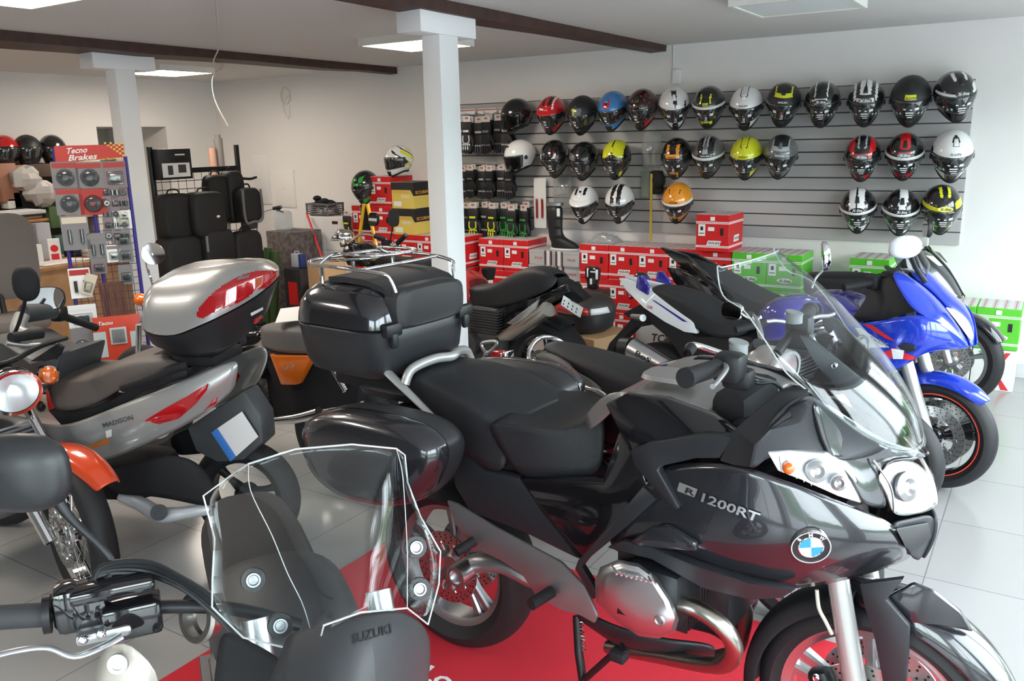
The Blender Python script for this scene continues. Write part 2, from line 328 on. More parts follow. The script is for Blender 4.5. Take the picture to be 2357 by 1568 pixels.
def helmet(label, pos, cols, pat, yaw=0, pitch=22, roll=0, brand=None, bcol='white', chin=None, stk=0, group='helmets on the slatwall', visor=None, peak=None, openface=False, k=1., strip=False):
    t = thing('motorcycle_helmet', label, 'helmet', pos, 0, group, rot=(R(pitch), R(roll), R(yaw)))
    D = math.degrees; NA, NE = 64, 44; V, F, C = hgrid(hsp, -math.pi, math.pi, R(-60), R(89.5), NA, NE, 1., True)
    m = MB(); mi = []; keep = []
    for f, (az, el) in zip(F, C):
        a, e_ = D(az), D(el); X = math.sin(az)*math.cos(el); T = e_ if math.cos(az) > 0 else 180-e_
        port = abs(a) < 76 and -27 < e_ < 9
        if openface:
            if abs(a) < 62 and e_ < 2: continue
            port = False
        if port: c = 3
        elif e_ < -50: c = 3
        else: c = pat(X, T, e_, a)
        if e_ < -24 and abs(a) < 100 and chin is not None and c != 3: c = chin(X, e_, a) if callable(chin) else chin
        keep.append(f); mi.append(c)
    m.add(V, keep); m.m = mi
    if openface: m.ball((0, .01, -.01), (HA*.9, HB*.88, HC*.85), 3, 20)
    m.build('shell', [PC[c] for c in cols]+[liner] if len(cols) == 3 else [PC[cols[i]] if i < len(cols) else PC[cols[0]] for i in range(3)]+[liner], t)
    # neck roll
    pts = [hsp(-math.pi+2*math.pi*i/24, R(-56), .97) for i in range(24)]
    MB().tube(pts, .012, n=8, closed=True).build('neck_roll', liner, t)
    if openface: V, F, C = hgrid(lambda a, e_, k: hsp(a, max(e_, R(-30)), 1.0)*k+Vector((0, -.018*math.sin(max(0, -e_)), -.03*max(0, -e_))), R(-72), R(72), R(-44), R(6), 24, 10, 1.03)
    else: V, F, C = hgrid(hsp, R(-80), R(80), R(-28), R(11), 28, 10, 1.018)
    vo = MB().add(V, F).build('visor', visor or (SMK if openface else visc), t, mods=[SOL(.003)])
    # visor pivots
    for s in (-1, 1):
        c = hsp(s*R(82), R(-6), 1.01); MB().lathe([(0,.006),(.012,.006),(.017,.002),(.018,-.004)], c, (s, -.1, 0), 0, 16).build('visor_pivot', PC['matt'], t)
    if not openface:
        c = hsp(0, R(-40), 1.02); m = MB(); V, F, C = hgrid(hsp, R(-16), R(16), R(-48), R(-33), 6, 3, 1.03); m.add(V, F).build('chin_vent', PC['matt'], t, mods=[SOL(.006)])
        V, F, C = hgrid(hsp, R(-9), R(9), R(40), R(60), 6, 4, 1.025); MB().add(V, F).build('crown_vent', PC[cols[0]] if cols[0] != 'black' else PC['matt'], t, mods=[SOL(.008)])
    if strip:
        V, F, C = hgrid(hsp, R(-86), R(86), R(5), R(13), 24, 2, 1.035); MB().add(V, F).build('paper_band', PAPER, t, mods=[SOL(.0015)])
    def onface(az, el, k=1.03):
        c = hsp(R(az), R(el), k); e1 = (hsp(R(az)+.02, R(el), k)-hsp(R(az)-.02, R(el), k)).normalized(); e2 = (hsp(R(az), R(el)+.02, k)-hsp(R(az), R(el)-.02, k)).normalized(); return c, e1, e2
    if brand:
        c, e1, e2 = onface(0, 19, 1.02); m = MB()
        if brand == 'X-lite':
            m.lathe([(0, 0), (1, 0)], (0,0,0), (0,0,1), 1, 24); n0 = len(m.v); z = e1.cross(e2)
            m.v = [c+e1*(p.x*.048)+e2*(p.y*.017)+z*.001 for p in m.v]
            m.text('X-lite', c+z*.0025, e1, e2, .07, .018, mi=0, shear=.2)
        else: m.text(brand, c+e1.cross(e2)*.002, e1, e2, .066, .013, mi=0, shear=.2)
        m.build('lettering', [INK if (brand == 'X-lite' and bcol != 'white') or bcol == 'black' else INKW, PC.get(bcol, INKW) if bcol != 'white' else PC['black']], t)
    if stk:
        smt = [PAPER, mat('sticker_grey', (.4,.4,.42), .4), mat('sticker_red', (.5,.12,.1), .4), mat('sticker_green', (.45,.6,.52), .3)]
        def pt(az, el, w_, h_, mi=0, disc=False):
            m = MB(); c, e1, e2 = onface(az, el, 1.036); z = e1.cross(e2)
            if disc: V = [c+e1*(w_*math.cos(q*.5236))+e2*(w_*math.sin(q*.5236)) for q in range(12)]; m.add(V, [tuple(range(12))], 0)
            else: m.add([c-e1*w_-e2*h_, c+e1*w_-e2*h_, c+e1*w_+e2*h_, c-e1*w_+e2*h_], [(0,1,2,3)], 0)
            m.build('sticker', smt[mi], t)
        if stk == 1: pt(-38, -17, .016, 0, 0, True); pt(-6, -8, .014, .010, 1); pt(-6, -16, .011, .006); pt(0, -23, .012, .0035); pt(36, -20, .007, 0, 2, True)
        if stk == 2:
            for i, a in enumerate((-52, -40, -28, 28, 40, 52)): pt(a, -20+abs(abs(a)-40)*.2, .0075, 0, 3, True)
            pt(-14, -7, .008, .004); pt(4, -8, .008, .004); pt(20, -7, .014, .008); pt(0, -14, .024, .004); pt(0, -19, .022, .003); pt(2, -24, .016, .003)
        if stk == 3: pt(-24, -8, .014, .009); pt(0, -9, .007, .005, 2); pt(22, -9, .014, .009); pt(2, -17, .009, .012, 1); pt(0, -24, .013, .003); pt(-36, -20, .006, 0, 3, True); pt(36, -20, .006, 0, 3, True)
    if peak:
        m = MB(); rings = []
        for i in range(9):
            a = -60+15*i; b0 = hsp(R(a), R(30), 1.03); tip = hsp(R(a), R(12), 1.03)+Vector((0, -.045*math.cos(R(a)), .012)); rings.append([b0, b0*.5+tip*.5+Vector((0,0,.008)), tip])
        V = [p for r in rings for p in r]; F = [(i*3+j, (i+1)*3+j, (i+1)*3+j+1, i*3+j+1) for i in range(8) for j in range(2)]
        m.add(V, F).build('peak', PC[peak], t, mods=[SOL(.005), ('SUBSURF', dict(levels=1, render_levels=1))])
    t.scale = (k*.98, k, k*1.10); return t
SOLID = lambda X, T, e, a: 0
def twin(w0=.08, w1=.28): return lambda X, T, e, a: 1 if w0 < abs(X) < w1 and T > 12 else 0
def center(w_): return lambda X, T, e, a: 1 if abs(X) < w_ and T > 12 else 0
def crown(t0=30, w_=.5, c=1): return lambda X, T, e, a: 2 if (T > t0+8 and abs(X) < w_-.1) else (c if T > t0 and abs(X) < w_ else 0)
HEL = [ # px, py, cols, pattern, options, label
 (1190,266,('black','grey','white'), lambda X,T,e,a: 0, dict(openface=True, yaw=-24, pitch=8), 'glossy black open-face helmet, upper left end of the helmet wall above the white open-face one'),
 (1270,262,('red','black','white'), lambda X,T,e,a: 1 if .12<abs(X)<.34 and T>46 else (2 if (a<-12 and a>-42 and 14<e<34) or abs(X-.45)<.05 else 0), dict(peak='red', stk=1, chin=lambda X,e,a: 1 if abs(a)<22 else 0), 'red peaked helmet with white flash, second in the top row'),
 (1340,262,('matt','yellow','grey'), lambda X,T,e,a: 1 if abs(X+.14)<.08 and 12<T<34 else (2 if -.3<X<.4 and 10<T<34 else 0), dict(stk=1, yaw=-4), 'matt black helmet with two small yellow blocks on the brow in the top row'),
 (1411,252,('blue','red','black'), lambda X,T,e,a: 2 if (X*X*1.6+((T-38)/60)**2)<.018 else (1 if (X*X*1.6+((T-38)/60)**2)<.10 else 0), dict(stk=1, chin=0, yaw=-6), 'light blue helmet with a red ring round its forehead emblem'),
 (1479,248,('black','green','red'), lambda X,T,e,a: 1 if (X*X*2+((T-45)/60)**2)<.028 else (2 if (math.sin(a*.21)*math.sin(T*.2)>.72) else 0), dict(stk=1, chin=lambda X,e,a: 2 if abs(a)>30 else 0, yaw=-4), 'black helmet with green crown medallion and red flecks in the top row'),
 (1552,245,('white','black','grey'), lambda X,T,e,a: 1 if abs(X-.05)<.07+.003*(T-20) and 14<T<75 and X<.16 or (.62<X<.72 and e<30) else 0, dict(stk=3, chin=lambda X,e,a: 1 if abs(a)<14 or 40<a<52 else 0, yaw=14, pitch=26, roll=-4), 'white helmet with a black centre blade, turned right, in the top row'),
 (1632,243,('black','yellow','lime'), lambda X,T,e,a: 1 if (abs(X)<.22 and 14<T<24) or (.24<abs(X)<.34 and 22<T<52) else 0, dict(stk=3, strip=True, brand='NOLAN', bcol='black', chin=lambda X,e,a: 1 if abs(a)<26 and e>-38 else 0), 'black helmet with fluo yellow brow panel under a white paper band in the top row'),
 (1718,245,('white','black','grey'), lambda X,T,e,a: 1 if (abs(abs(X)-.2)<.022 and T>46) or (abs(X)<.2 and 44<T<48) else 0, dict(stk=3, brand='NOLAN', bcol='black', chin=lambda X,e,a: 1 if abs(a)<28 else 0), 'plain white helmet with black chin vent in the middle of the top row'),
 (1804,237,('matt','yellow','black'), lambda X,T,e,a: 2 if abs(X)<.42 and T>44 else (1 if (abs(X)<.5 and 32<T<62 and (T<44 or abs(X)>.42)) else 0), dict(stk=3, brand='NOLAN', bcol='yellow', yaw=4, roll=4), 'matt black helmet with a yellow band framing its black crown'),
 (1893,236,('black','white','grey'), lambda X,T,e,a: 1 if (.30<abs(X)<.37 and T>14) or (abs(X)<.37 and 13<T<17) or (abs(X)<.24 and 26<T<30) else 0, dict(stk=2, brand='X-lite', bcol='white', chin=0), 'black helmet with a thin white rectangular outline on the brow'),
 (1993,233,('black','white','grey'), lambda X,T,e,a: 1 if (.03<abs(X)<.3 and T>34) or (.5<abs(X)<.62 and T>14) or (16<T<24 and .2<abs(X)<.45) else 0, dict(stk=2, brand='X-lite', bcol='white', chin=lambda X,e,a: 1 if abs(a)<12 and e<-38 else 0), 'black helmet with two broad white racing stripes over the crown in the top row'),
 (2096,228,('matt','yellow','grey'), lambda X,T,e,a: 1 if abs(X)<.30 and 14<T<30 else 0, dict(stk=2, brand='X-LITE', bcol='black', chin=0, k=1.06), 'matt black helmet with a yellow rectangular brow plate near the right end'),
 (2197,218,('black','white','grey'), lambda X,T,e,a: 1 if (abs(abs(X)-.28)<.05+.001*(T-40) and 52<T<86) or (X<-.3 and 12<T<17) or (X>.55 and 16<T<38) else 0, dict(stk=2, brand='X-lite', bcol='white', yaw=16, roll=-6, k=1.04), 'black helmet with white crown horns at the right end of the top row'),
 (1197,360,('white','black','grey'), lambda X,T,e,a: 1 if (40<T<45 and -.4<X<.1) else 0, dict(openface=True, yaw=-24, pitch=8), 'glossy white open-face helmet beside the hanging gloves'),
 (1276,362,('black','white','red'), lambda X,T,e,a: 1 if (X>.1 and X<.4 and 14<T<14+ (X-.1)*70) or (X<-.72 and e>0 and e<30) else (2 if X>.1 and X<.3 and 26<T<40 and T<14+(X-.1)*140 else 0), dict(stk=1, chin=0, yaw=6, roll=-6), 'black helmet with a white and red slash over the visor in the second row'),
 (1344,367,('black','grey','matt'), lambda X,T,e,a: 1 if (X<-.2 and T<40 and T>14) else 0, dict(stk=1, chin=0, yaw=-4), 'plain black helmet with a faint grey side panel, beside the yellow one'),
 (1419,364,('yellow','black','grey'), lambda X,T,e,a: 1 if abs(X)<.04 or T<34-abs(X)*30 or abs(X)>.72 else 0, dict(stk=1, chin=lambda X,e,a: 0 if 30<abs(a)<44 else 1), 'yellow helmet with a black pointed brow in the second row'),
 (1557,361,('black','orange','white'), lambda X,T,e,a: 1 if (.22<abs(X)<.42 and 14<T<60) or (abs(X)<.42 and 14<T<30) else 0, dict(stk=3, brand='NOLAN', bcol='black', chin=lambda X,e,a: 1 if abs(a)<20 else 0), 'black helmet with an orange U shape on the brow in the second row'),
 (1631,358,('grey','lgrey','black'), lambda X,T,e,a: 1 if .03<abs(X)<.16 and T>24 else (2 if abs(X)<.5 else 0), dict(stk=3, strip=True, brand='NOLAN', bcol='white'), 'dark grey helmet with light grey centre stripes under a paper band in the second row'),
 (1718,360,('yellow','black','grey'), lambda X,T,e,a: 1 if (abs(abs(X)-.2)<.022 and T>46) or (abs(X)<.2 and 44<T<48) else 0, dict(stk=3, brand='NOLAN', bcol='black', chin=lambda X,e,a: 1 if abs(a)<28 else 0), 'plain fluo yellow helmet with black chin in the second row'),
 (1797,357,('grey','lgrey','matt'), lambda X,T,e,a: 2 if abs(X)<.42 and T>44 else (1 if (abs(X)<.5 and 32<T<62 and (T<44 or abs(X)>.42)) else 0), dict(stk=3, brand='NOLAN', bcol='white', yaw=4, roll=4), 'grey helmet with a light grey band round its dark crown'),
 (1985,360,('black','red','lgrey'), lambda X,T,e,a: 2 if (.16<abs(X)<.24 and T>44) or (abs(X)<.24 and 42<T<48) else (1 if (abs(X)<.55 and 14<T<30) or (.4<abs(X)<.7 and T>30) else 0), dict(stk=2, brand='X-lite', bcol='white', chin=lambda X,e,a: 1 if abs(a)<36 and e<-32 else 0), 'black and red helmet with a grey crown chevron, right of the second row gap'),
 (2082,356,('black','red','white'), lambda X,T,e,a: 1 if (abs(X)<.26 and T>36) or (abs(X)<.34 and 13<T<30) else 0, dict(stk=2, strip=True, brand='X-lite', bcol='white', chin=lambda X,e,a: 1 if abs(a)<40 and e<-34 else 0), 'black helmet with red crown disc and red chin under a crooked paper band'),
 (2191,354,('white','black','grey'), lambda X,T,e,a: 1 if abs(X)<.05+.006*(74-T) and 40<T<74 and abs(X)<.16 or abs(X)>.93 else 0, dict(stk=2, brand='X-LITE', bcol='black', chin=lambda X,e,a: 2 if abs(a)<26 else 0, yaw=6, k=1.08), 'white helmet with a black crown vent at the right end of the second row'),
 (1345,467,('white','black','grey'), lambda X,T,e,a: 1 if (abs(X)<.10 and 42<T<70) or (.22<abs(X)<.40 and 50<T<80) else 0, dict(peak='white', stk=1, chin=lambda X,e,a: 1 if abs(a)<12 else 0), 'white peaked adventure helmet with black vents, leftmost in the bottom row'),
 (1427,465,('white','black','grey'), lambda X,T,e,a: 1 if (.05<abs(X)<.36 and T>16) else 0, dict(stk=1, brand='NOLAN', bcol='white', chin=lambda X,e,a: 1 if abs(a)<20 else 0), 'white helmet with two wide black stripes, second in the bottom row'),
 (1560,463,('orange','black','grey'), lambda X,T,e,a: 1 if (abs(abs(X)-.34)<.035 and 44<T<58) else 0, dict(stk=3, strip=True, brand='NOLAN', bcol='black', chin=0), 'plain orange helmet under a paper band in the bottom row'),
 (1975,480,('black','white','grey'), lambda X,T,e,a: 1 if (.05<abs(X+.03)<.42 and T>14) or (abs(X)<.4 and T<20) else 0, dict(stk=2, brand='X-lite', bcol='white', strip=True, chin=lambda X,e,a: 1 if 8<abs(a)<40 and e<-30 else 0, roll=-3), 'white-fronted black helmet covered in labels, right of the bottom row gap'),
 (2073,484,('black','white','grey'), lambda X,T,e,a: 1 if (abs(X-.08)<.22 and T>46) or (abs(X)<.2 and 13<T<46) else 0, dict(stk=2, strip=True, brand='X-lite', bcol='white', chin=lambda X,e,a: 1 if abs(a)<34 and e<-36 else 0, yaw=3), 'black helmet with white centre stripe, roundel and chin in the bottom row'),
 (2166,477,('black','yellow','grey'), lambda X,T,e,a: 1 if (abs(abs(X)-.20)<.07 and 50<T<88) or (X<-.25 and 12<T<22) or (X>.5 and 14<T<34) else 0, dict(stk=2, brand='X-lite', bcol='yellow', yaw=8, k=1.04, chin=lambda X,e,a: 1 if 30<abs(a)<46 else 0), 'black helmet with fluo yellow horns, right end of the bottom row'),
]
for (px, py, cols, pt_, op, lab) in HEL:
    p = hit(px, py, 1, 6.70); kk = op.get('k', 1.); op.setdefault('yaw', 0)
    if not op.get('openface') and 'yaw' in op: op['yaw'] += 8
    helmet(lab, (p.x, 6.87-.158*kk-.012, p.z+.01), cols, pt_, **op)
# ---------------- boxes
redc = mat('carton_red', (.62,.012,.014), .45); grnc = mat('carton_green', (.10,.52,.03), .45); gryc = mat('carton_grey', (.42,.42,.42), .6); whc = mat('carton_white', (.76,.75,.73), .6)
lidm = mat('lid_print', (.6,.6,.59), .5); brn = mat('carton_brown', (.42,.26,.13), .8); blkc = mat('carton_black', (.02,.02,.022), .5); yelc = mat('carton_yellow', (.72,.55,.12), .5)
# striped print for the lids
nt = lidm.node_tree; b = nt.nodes['Principled BSDF']; tc = nt.nodes.new('ShaderNodeTexCoord'); wv = nt.nodes.new('ShaderNodeTexWave'); wv.inputs['Scale'].default_value = 5.; wv.inputs['Distortion'].default_value = 0; wv.bands_direction = 'X'
cr = nt.nodes.new('ShaderNodeValToRGB'); cr.color_ramp.interpolation = 'CONSTANT'; e = cr.color_ramp.elements; e[0].color = (.62,.62,.61,1); e[1].position = .55; e[1].color = (.40,.40,.40,1); x = e.new(.8); x.color = (.66,.66,.65,1); x = e.new(.92); x.color = (.45,.2,.2,1)
nt.links.new(tc.outputs['Object'], wv.inputs['Vector']); nt.links.new(wv.outputs['Fac'], cr.inputs['Fac']); nt.links.new(cr.outputs['Color'], b.inputs['Base Color'])
BW, BD, BH = .262, .34, .284
def helmet_box(col, brand, label, loc, group, rz=0, parts=True):
    t = thing('helmet_box', label, 'box', loc, rz, group); m = MB()
    m.box((0, 0, (BH-.055)/2), (BW, BD, BH-.055), bev=.003, seg=1); m.build('carton_body', col, t)
    m = MB(); m.box((0, 0, BH-.028), (BW+.004, BD+.004, .055), 0, bev=.003, seg=1); m.box((0, 0, BH+.0005), (BW-.008, BD-.008, .002), 1); m.build('lid', [col, lidm], t)
    m = MB()
    for z in (.034, .044, BH-.066, BH-.055):
        m.box((0, 0, z), (BW+.0045, BD+.0045, .006))
    m.build('stripe', PAPER, t)
    y = -BD/2-.0025
    for c, d in (((-.085, y, .165), (.055, .002, .09)), ((-.01, y, .175), (.05, .002, .03))): MB().box(c, d).build('label', PAPER, t)
    MB().box((0, y-.001, BH-.03), (.035, .003, .03)).build('tape_tab', PAPER, t)
    m = MB(); m.box((-.085, y-.0012, .178), (.022, .001, .03), bev=.0004); m.box((-.085, y-.0012, .14), (.04, .001, .006)); m.build('printed_helmet', INK, t)
    m = MB().prism([(-.012, -.028), (.012, -.028), (.012, .028), (-.012, .028)], y-.0006, y+.001, 'y', 0, M=Matrix.Translation((.075, 0, .155))); m.build('hand_hole', INK, t)
    m = MB()
    if brand == 'X-lite':
        m.lathe([(0, 0), (.058, 0)], (0, 0, 0), (0, -1, 0), 0, 28); m.v = [Vector((v.x+.01, y-.0005, v.z*.33+.085)) for v in m.v]; n0 = len(m.v)
        m.text(brand, (.01, y-.0015, .085), (1,0,0), (0,0,1), .09, .024, mi=1, shear=.2)
    else:
        m.prism([(-.045, .05), (.06, .05), (.072, .085), (-.033, .085)], y-.0005, y+.0005, 'y', 0); m.text(brand, (.012, y-.0015, .068), (1,0,0), (0,0,1), .088, .02, mi=1, shear=.3)
    m.build('lettering', [PAPER, INK], t); m = MB()
    x_ = BW/2+.0025; m.prism([(-.06, .07), (.06, .07), (.07, .12), (-.05, .12)], x_-.0005, x_+.0008, 'x', 0); m.text(brand, (x_+.0015, .005, .095), (0,1,0), (0,0,1), .1, .022, mi=1, shear=.3)
    m.build('lettering', [PAPER, INK], t); return t
ORD = ['first', 'second', 'third', 'fourth', 'fifth', 'sixth']
ROWN = ['on the floor', 'in the middle layer', 'in the upper layer']
pr = helmet_box(redc, 'NOLAN', 'x', (0,0,0), 'red helmet boxes under the slatwall'); pg = helmet_box(grnc, 'X-lite', 'x', (0,0,0), 'green helmet boxes under the slatwall')
first = {id(pr): True, id(pg): True}
def put_box(proto, loc, label, group=None, rz=0):
    o = proto if first.pop(id(proto), None) else copy_tree(proto)
    o.location = loc; o.rotation_euler = (0, 0, rz); o['label'] = label
    if group: o['group'] = group
    return o
rnd = random.Random(4)
YBOX = 6.45+BD/2
for r in range(3):
    z = r*(BH+.003)
    for c in range(5): put_box(pr, (-3.27+c*.266, YBOX+rnd.uniform(-.008, .008), z), '%s red helmet box %s, counted from the grey shoe boxes' % (ORD[c], ROWN[r]))
    for c in range(2): put_box(pr, (-4.34+c*.268, YBOX+.02, z), '%s red helmet box %s under the hanging gloves' % (('left', 'right')[c], ROWN[r]))
    for c in range(2): put_box(pg, (-1.935+c*.266, YBOX+rnd.uniform(-.01, .01), z), '%s green helmet box %s next to the red row' % (('left', 'right')[c], ROWN[r]))
    put_box(pg, (-1.07, YBOX+.01, z), 'green helmet box %s behind the black bike handlebars' % ROWN[r])
put_box(pr, (-2.21, 6.45+BD/2-.07, 3*(BH+.003)), 'single red helmet box standing on top of the red row')
for c in range(2): put_box(pg, (-.50+c*.268, YBOX, .288), '%s green helmet box on white cartons in the right corner' % ('left', 'right')[c])
# white cartons with tricolour print
itg = mat('print_green', (.02,.42,.12), .5); itr = mat('print_red', (.65,.03,.03), .5)
def tri_box(x, lab):
    t = thing('white_carton', lab, 'box', (x, YBOX, 0), 0, 'white cartons in the right corner'); MB().box((0, 0, .142), (.262, .34, .284), bev=.003, seg=1).build('carton_body', whc, t)
    y = -.172; m = MB()
    for s, mi in ((-1, 0), (1, 1)):
        m.prism([(s*.045, .18), (s*.095, .27), (s*.065, .27), (s*.022, .185)][::s], y, y+.002, 'y', mi); m.prism([(s*.035, .11), (s*.105, .01), (s*.06, .01), (s*.018, .11)][::s], y, y+.002, 'y', mi)
    m.lathe([(.03, 0), (.042, 0), (.042, .002), (.03, .002)], (0, y, .148), (0,-1,0), 0, 24); m.text('1', (0, y-.001, .148), (1,0,0), (0,0,1), h=.03, mi=2); m.text('X-lite', (.0, y-.001, .05), (1,0,0), (0,0,1), .07, .018, mi=2, shear=.2)
    m.build('tricolour_print', [itg, itr, INK], t)
tri_box(-.50, 'white carton with green and red print under the left green box in the corner'); tri_box(-.232, 'white carton with green and red print nearest the shop window')
# grey shoe boxes
def shoe_box(label, loc, rz=0, mark=1):
    t = thing('shoe_box', label, 'box', loc, rz, 'grey shoe boxes in the stack'); m = MB().box((0, 0, .054), (.255, .34, .108), bev=.002, seg=1); m.build('carton_body', gryc, t)
    MB().box((0, 0, .118), (.259, .344, .022), bev=.002, seg=1).build('lid', gryc, t); y = -.1725; m = MB()
    for k in range(3): m.box((.10-.03*k if mark else -.10+.03*k, y, .064), (.014, .002, .128), 0 if k != 1 else 2)
    m.text('TCX' if mark else 'TCX', (-.03 if mark else .05, y-.001, .06), (1,0,0), (0,0,1), .085, .02, mi=1, shear=.15); m.build('lettering', [mat('print_maroon', (.05,.008,.01), .5), mat('print_red2', (.5,.05,.04), .5), PAPER], t); return t
for k in range(6):
    for c in range(2): shoe_box('grey shoe box, %s column, %s from the floor' % (('left', 'right')[c], ORD[k]), (-3.80+c*.262, YBOX+.01*((k*7+c) % 3), k*.1305), 0, c == 0)
# ---------------- stack behind the near pillar
for r in range(5): put_box(pr, (-5.49, 6.3+BD/2, r*(BH+.001)), '%s red helmet box from the floor below the yellow and white helmet' % ORD[r], 'red helmet boxes behind the pillar')
for r in range(4): put_box(pr, (-5.765, 6.33+BD/2, r*(BH+.001)), '%s red helmet box from the floor under the black and green helmet' % ORD[r], 'red helmet boxes behind the pillar')
for r in range(3):
    for c in range(3): put_box(pr, (-5.215+c*.27, 6.3+BD/2, r*(BH+.014)), '%s red box %s behind the near pillar, from the left' % (ORD[c], ROWN[r]), 'red helmet boxes behind the pillar')
def scorpion(z, lab):
    t = thing('helmet_box', lab, 'box', (-5.215, 6.3+.17, z), 0, 'yellow and black helmet boxes'); MB().box((0, 0, .122), (.266, .34, .244), bev=.003, seg=1).build('carton_body', yelc, t)
    y = -.171; x = .134; m = MB(); m.prism([(-.134, .244), (.134, .244), (.134, .12), (.10, .175), (-.134, .175)][::-1], y-.0005, y+.001, 'y', 0)
    m.prism([(-.171, .244), (.171, .244), (.171, .12), (-.171, .12)][::-1], x-.001, x+.0006, 'x', 0)
    m.prism([(-.134, -.133+.0), (.134, -.133), (.134, .17), (-.134, .17)], .2435, .2448, 'z', 0); m.build('black_print', blkc, t)
    m = MB(); m.text('SCORPION', (-.01, y-.001, .155), (1,0,0), (0,0,1), .20, .026, mi=0); m.text('EXO', (.04, y-.001, .115), (1,0,0), (0,0,1), .10, .03, mi=1); m.text('SCORPION', (x+.0015, .0, .15), (0,1,0), (0,0,1), .28, .03, mi=0)
    m.box((-.06, y, .045), (.09, .002, .045), 1); m.build('lettering', [mat('print_amber', (.75,.33,.05), .5), PAPER], t)
scorpion(.88, 'lower yellow and black helmet box behind the near pillar'); scorpion(1.126, 'upper yellow and black helmet box beside the tall red stack')
p = hit(895, 378, 1, 6.47); helmet('white, yellow and black helmet on top of the tall red box stack', (-5.36, 6.45, 1.425+.15), ('white', 'yellow', 'black'), lambda X,T,e,a: 1 if (a > 60 and 0 < e < 50 and (a+e*2) % 60 < 30) or (a > 60 and e < -10 and (a-e) % 50 < 25) else (2 if (a+e*1.5) % 70 < 12 and abs(X) > .25 else 0), yaw=-8, pitch=0, group='helmets on stacked boxes', k=1.0, chin=lambda X,e,a: 0)
helmet('black and green helmet leaning back on the shorter red box stack', (-5.70, 6.33, 4*(BH+.001)+.20), ('black', 'green', 'red'), lambda X,T,e,a: 1 if (abs(abs(X)-.33)<.16 and 34<T<58 and abs(X)>.2) or (abs(X)<.22 and 26<T<34) else 0, yaw=4, pitch=24, group='helmets on stacked boxes', chin=lambda X,e,a: 1 if 18<abs(a)<60 else 0)
def white_carton(x, z, lab, k):
    t = thing('white_carton', lab, 'box', (x, 6.3+.2, z), 0, 'white cartons by the basket'); MB().box((0, 0, .17), (.27, .4, .338), bev=.003, seg=1).build('carton_body', whc, t)
    y = -.2015; m = MB(); m.prism([(-.05, .12), (.06, .12), (.05, .20), (.035, .20), (.03, .15), (-.01, .15)], y-.0005, y+.001, 'y', 0); m.box((0, y, .105), (.11, .001, .006), 0)
    if k: m.box((.02, y, .285), (.08, .001, .03), 1, bev=.0004)
    m.build('print', [INK, mat('print_maroon')], t)
for r in range(3):
    for c in range(2): white_carton(-6.40+c*.272, r*.34, 'white carton, %s column, %s from the floor, below the grey basket' % (('left', 'right')[c], ORD[r]), c)
# basket with black gloves on the cartons
bk = mat('basket_grey', (.13,.13,.14), .5); t = thing('storage_basket', 'grey plastic basket heaped with black cloth on the white cartons', 'basket', (-6.38, 6.45, 1.022))
m = MB(); m.box((0, 0, .006), (.24, .2, .01))
for s in (-1, 1):
    for k in range(5): m.box((0, s*.115, .02+k*.022), (.29, .008, .012)); m.box((s*.145, 0, .02+k*.022), (.008, .23, .012))
    for q in (-1, 1): m.box((s*.145, q*.115, .06), (.014, .014, .12))
m.tube([(-.15,-.12,.12),(.15,-.12,.12),(.15,.12,.12),(-.15,.12,.12)], .007, n=6, smooth=False, closed=True); m.build('basket_body', bk, t)
m = MB()
for k, (x, y, z, r) in enumerate(((-.05,0,.11,.085),(.06,.01,.11,.08),(-.08,-.02,.17,.05),(.03,-.03,.14,.06))): m.ball((x, y, z), (r, r*.8, r*.6), 0, 12)
tag(m.build('black_cloth', mat('cloth_black', (.01,.01,.012), .95, bump=.8, bscale=40), loc=(-6.38, 6.45, 1.022)), 'crumpled black garments heaped in the grey basket', 'cloth')
t = thing('broom', 'red broom handle leaning against the white cartons', 'broom'); a = hit(706, 492, 1, 6.26); b = hit(757, 640, 1, 5.98); dv = (b-a).normalized(); e_ = a+dv*(a.z-.06)/(-dv.z)
MB().cyl(a, e_, .012, n=10).build('handle', mat('red_stick', (.6,.02,.02), .4), t); MB().box(tuple(e_+Vector((0,0,-.03))), (.26, .05, .05), bev=.01).build('brush_head', BLKM, t)
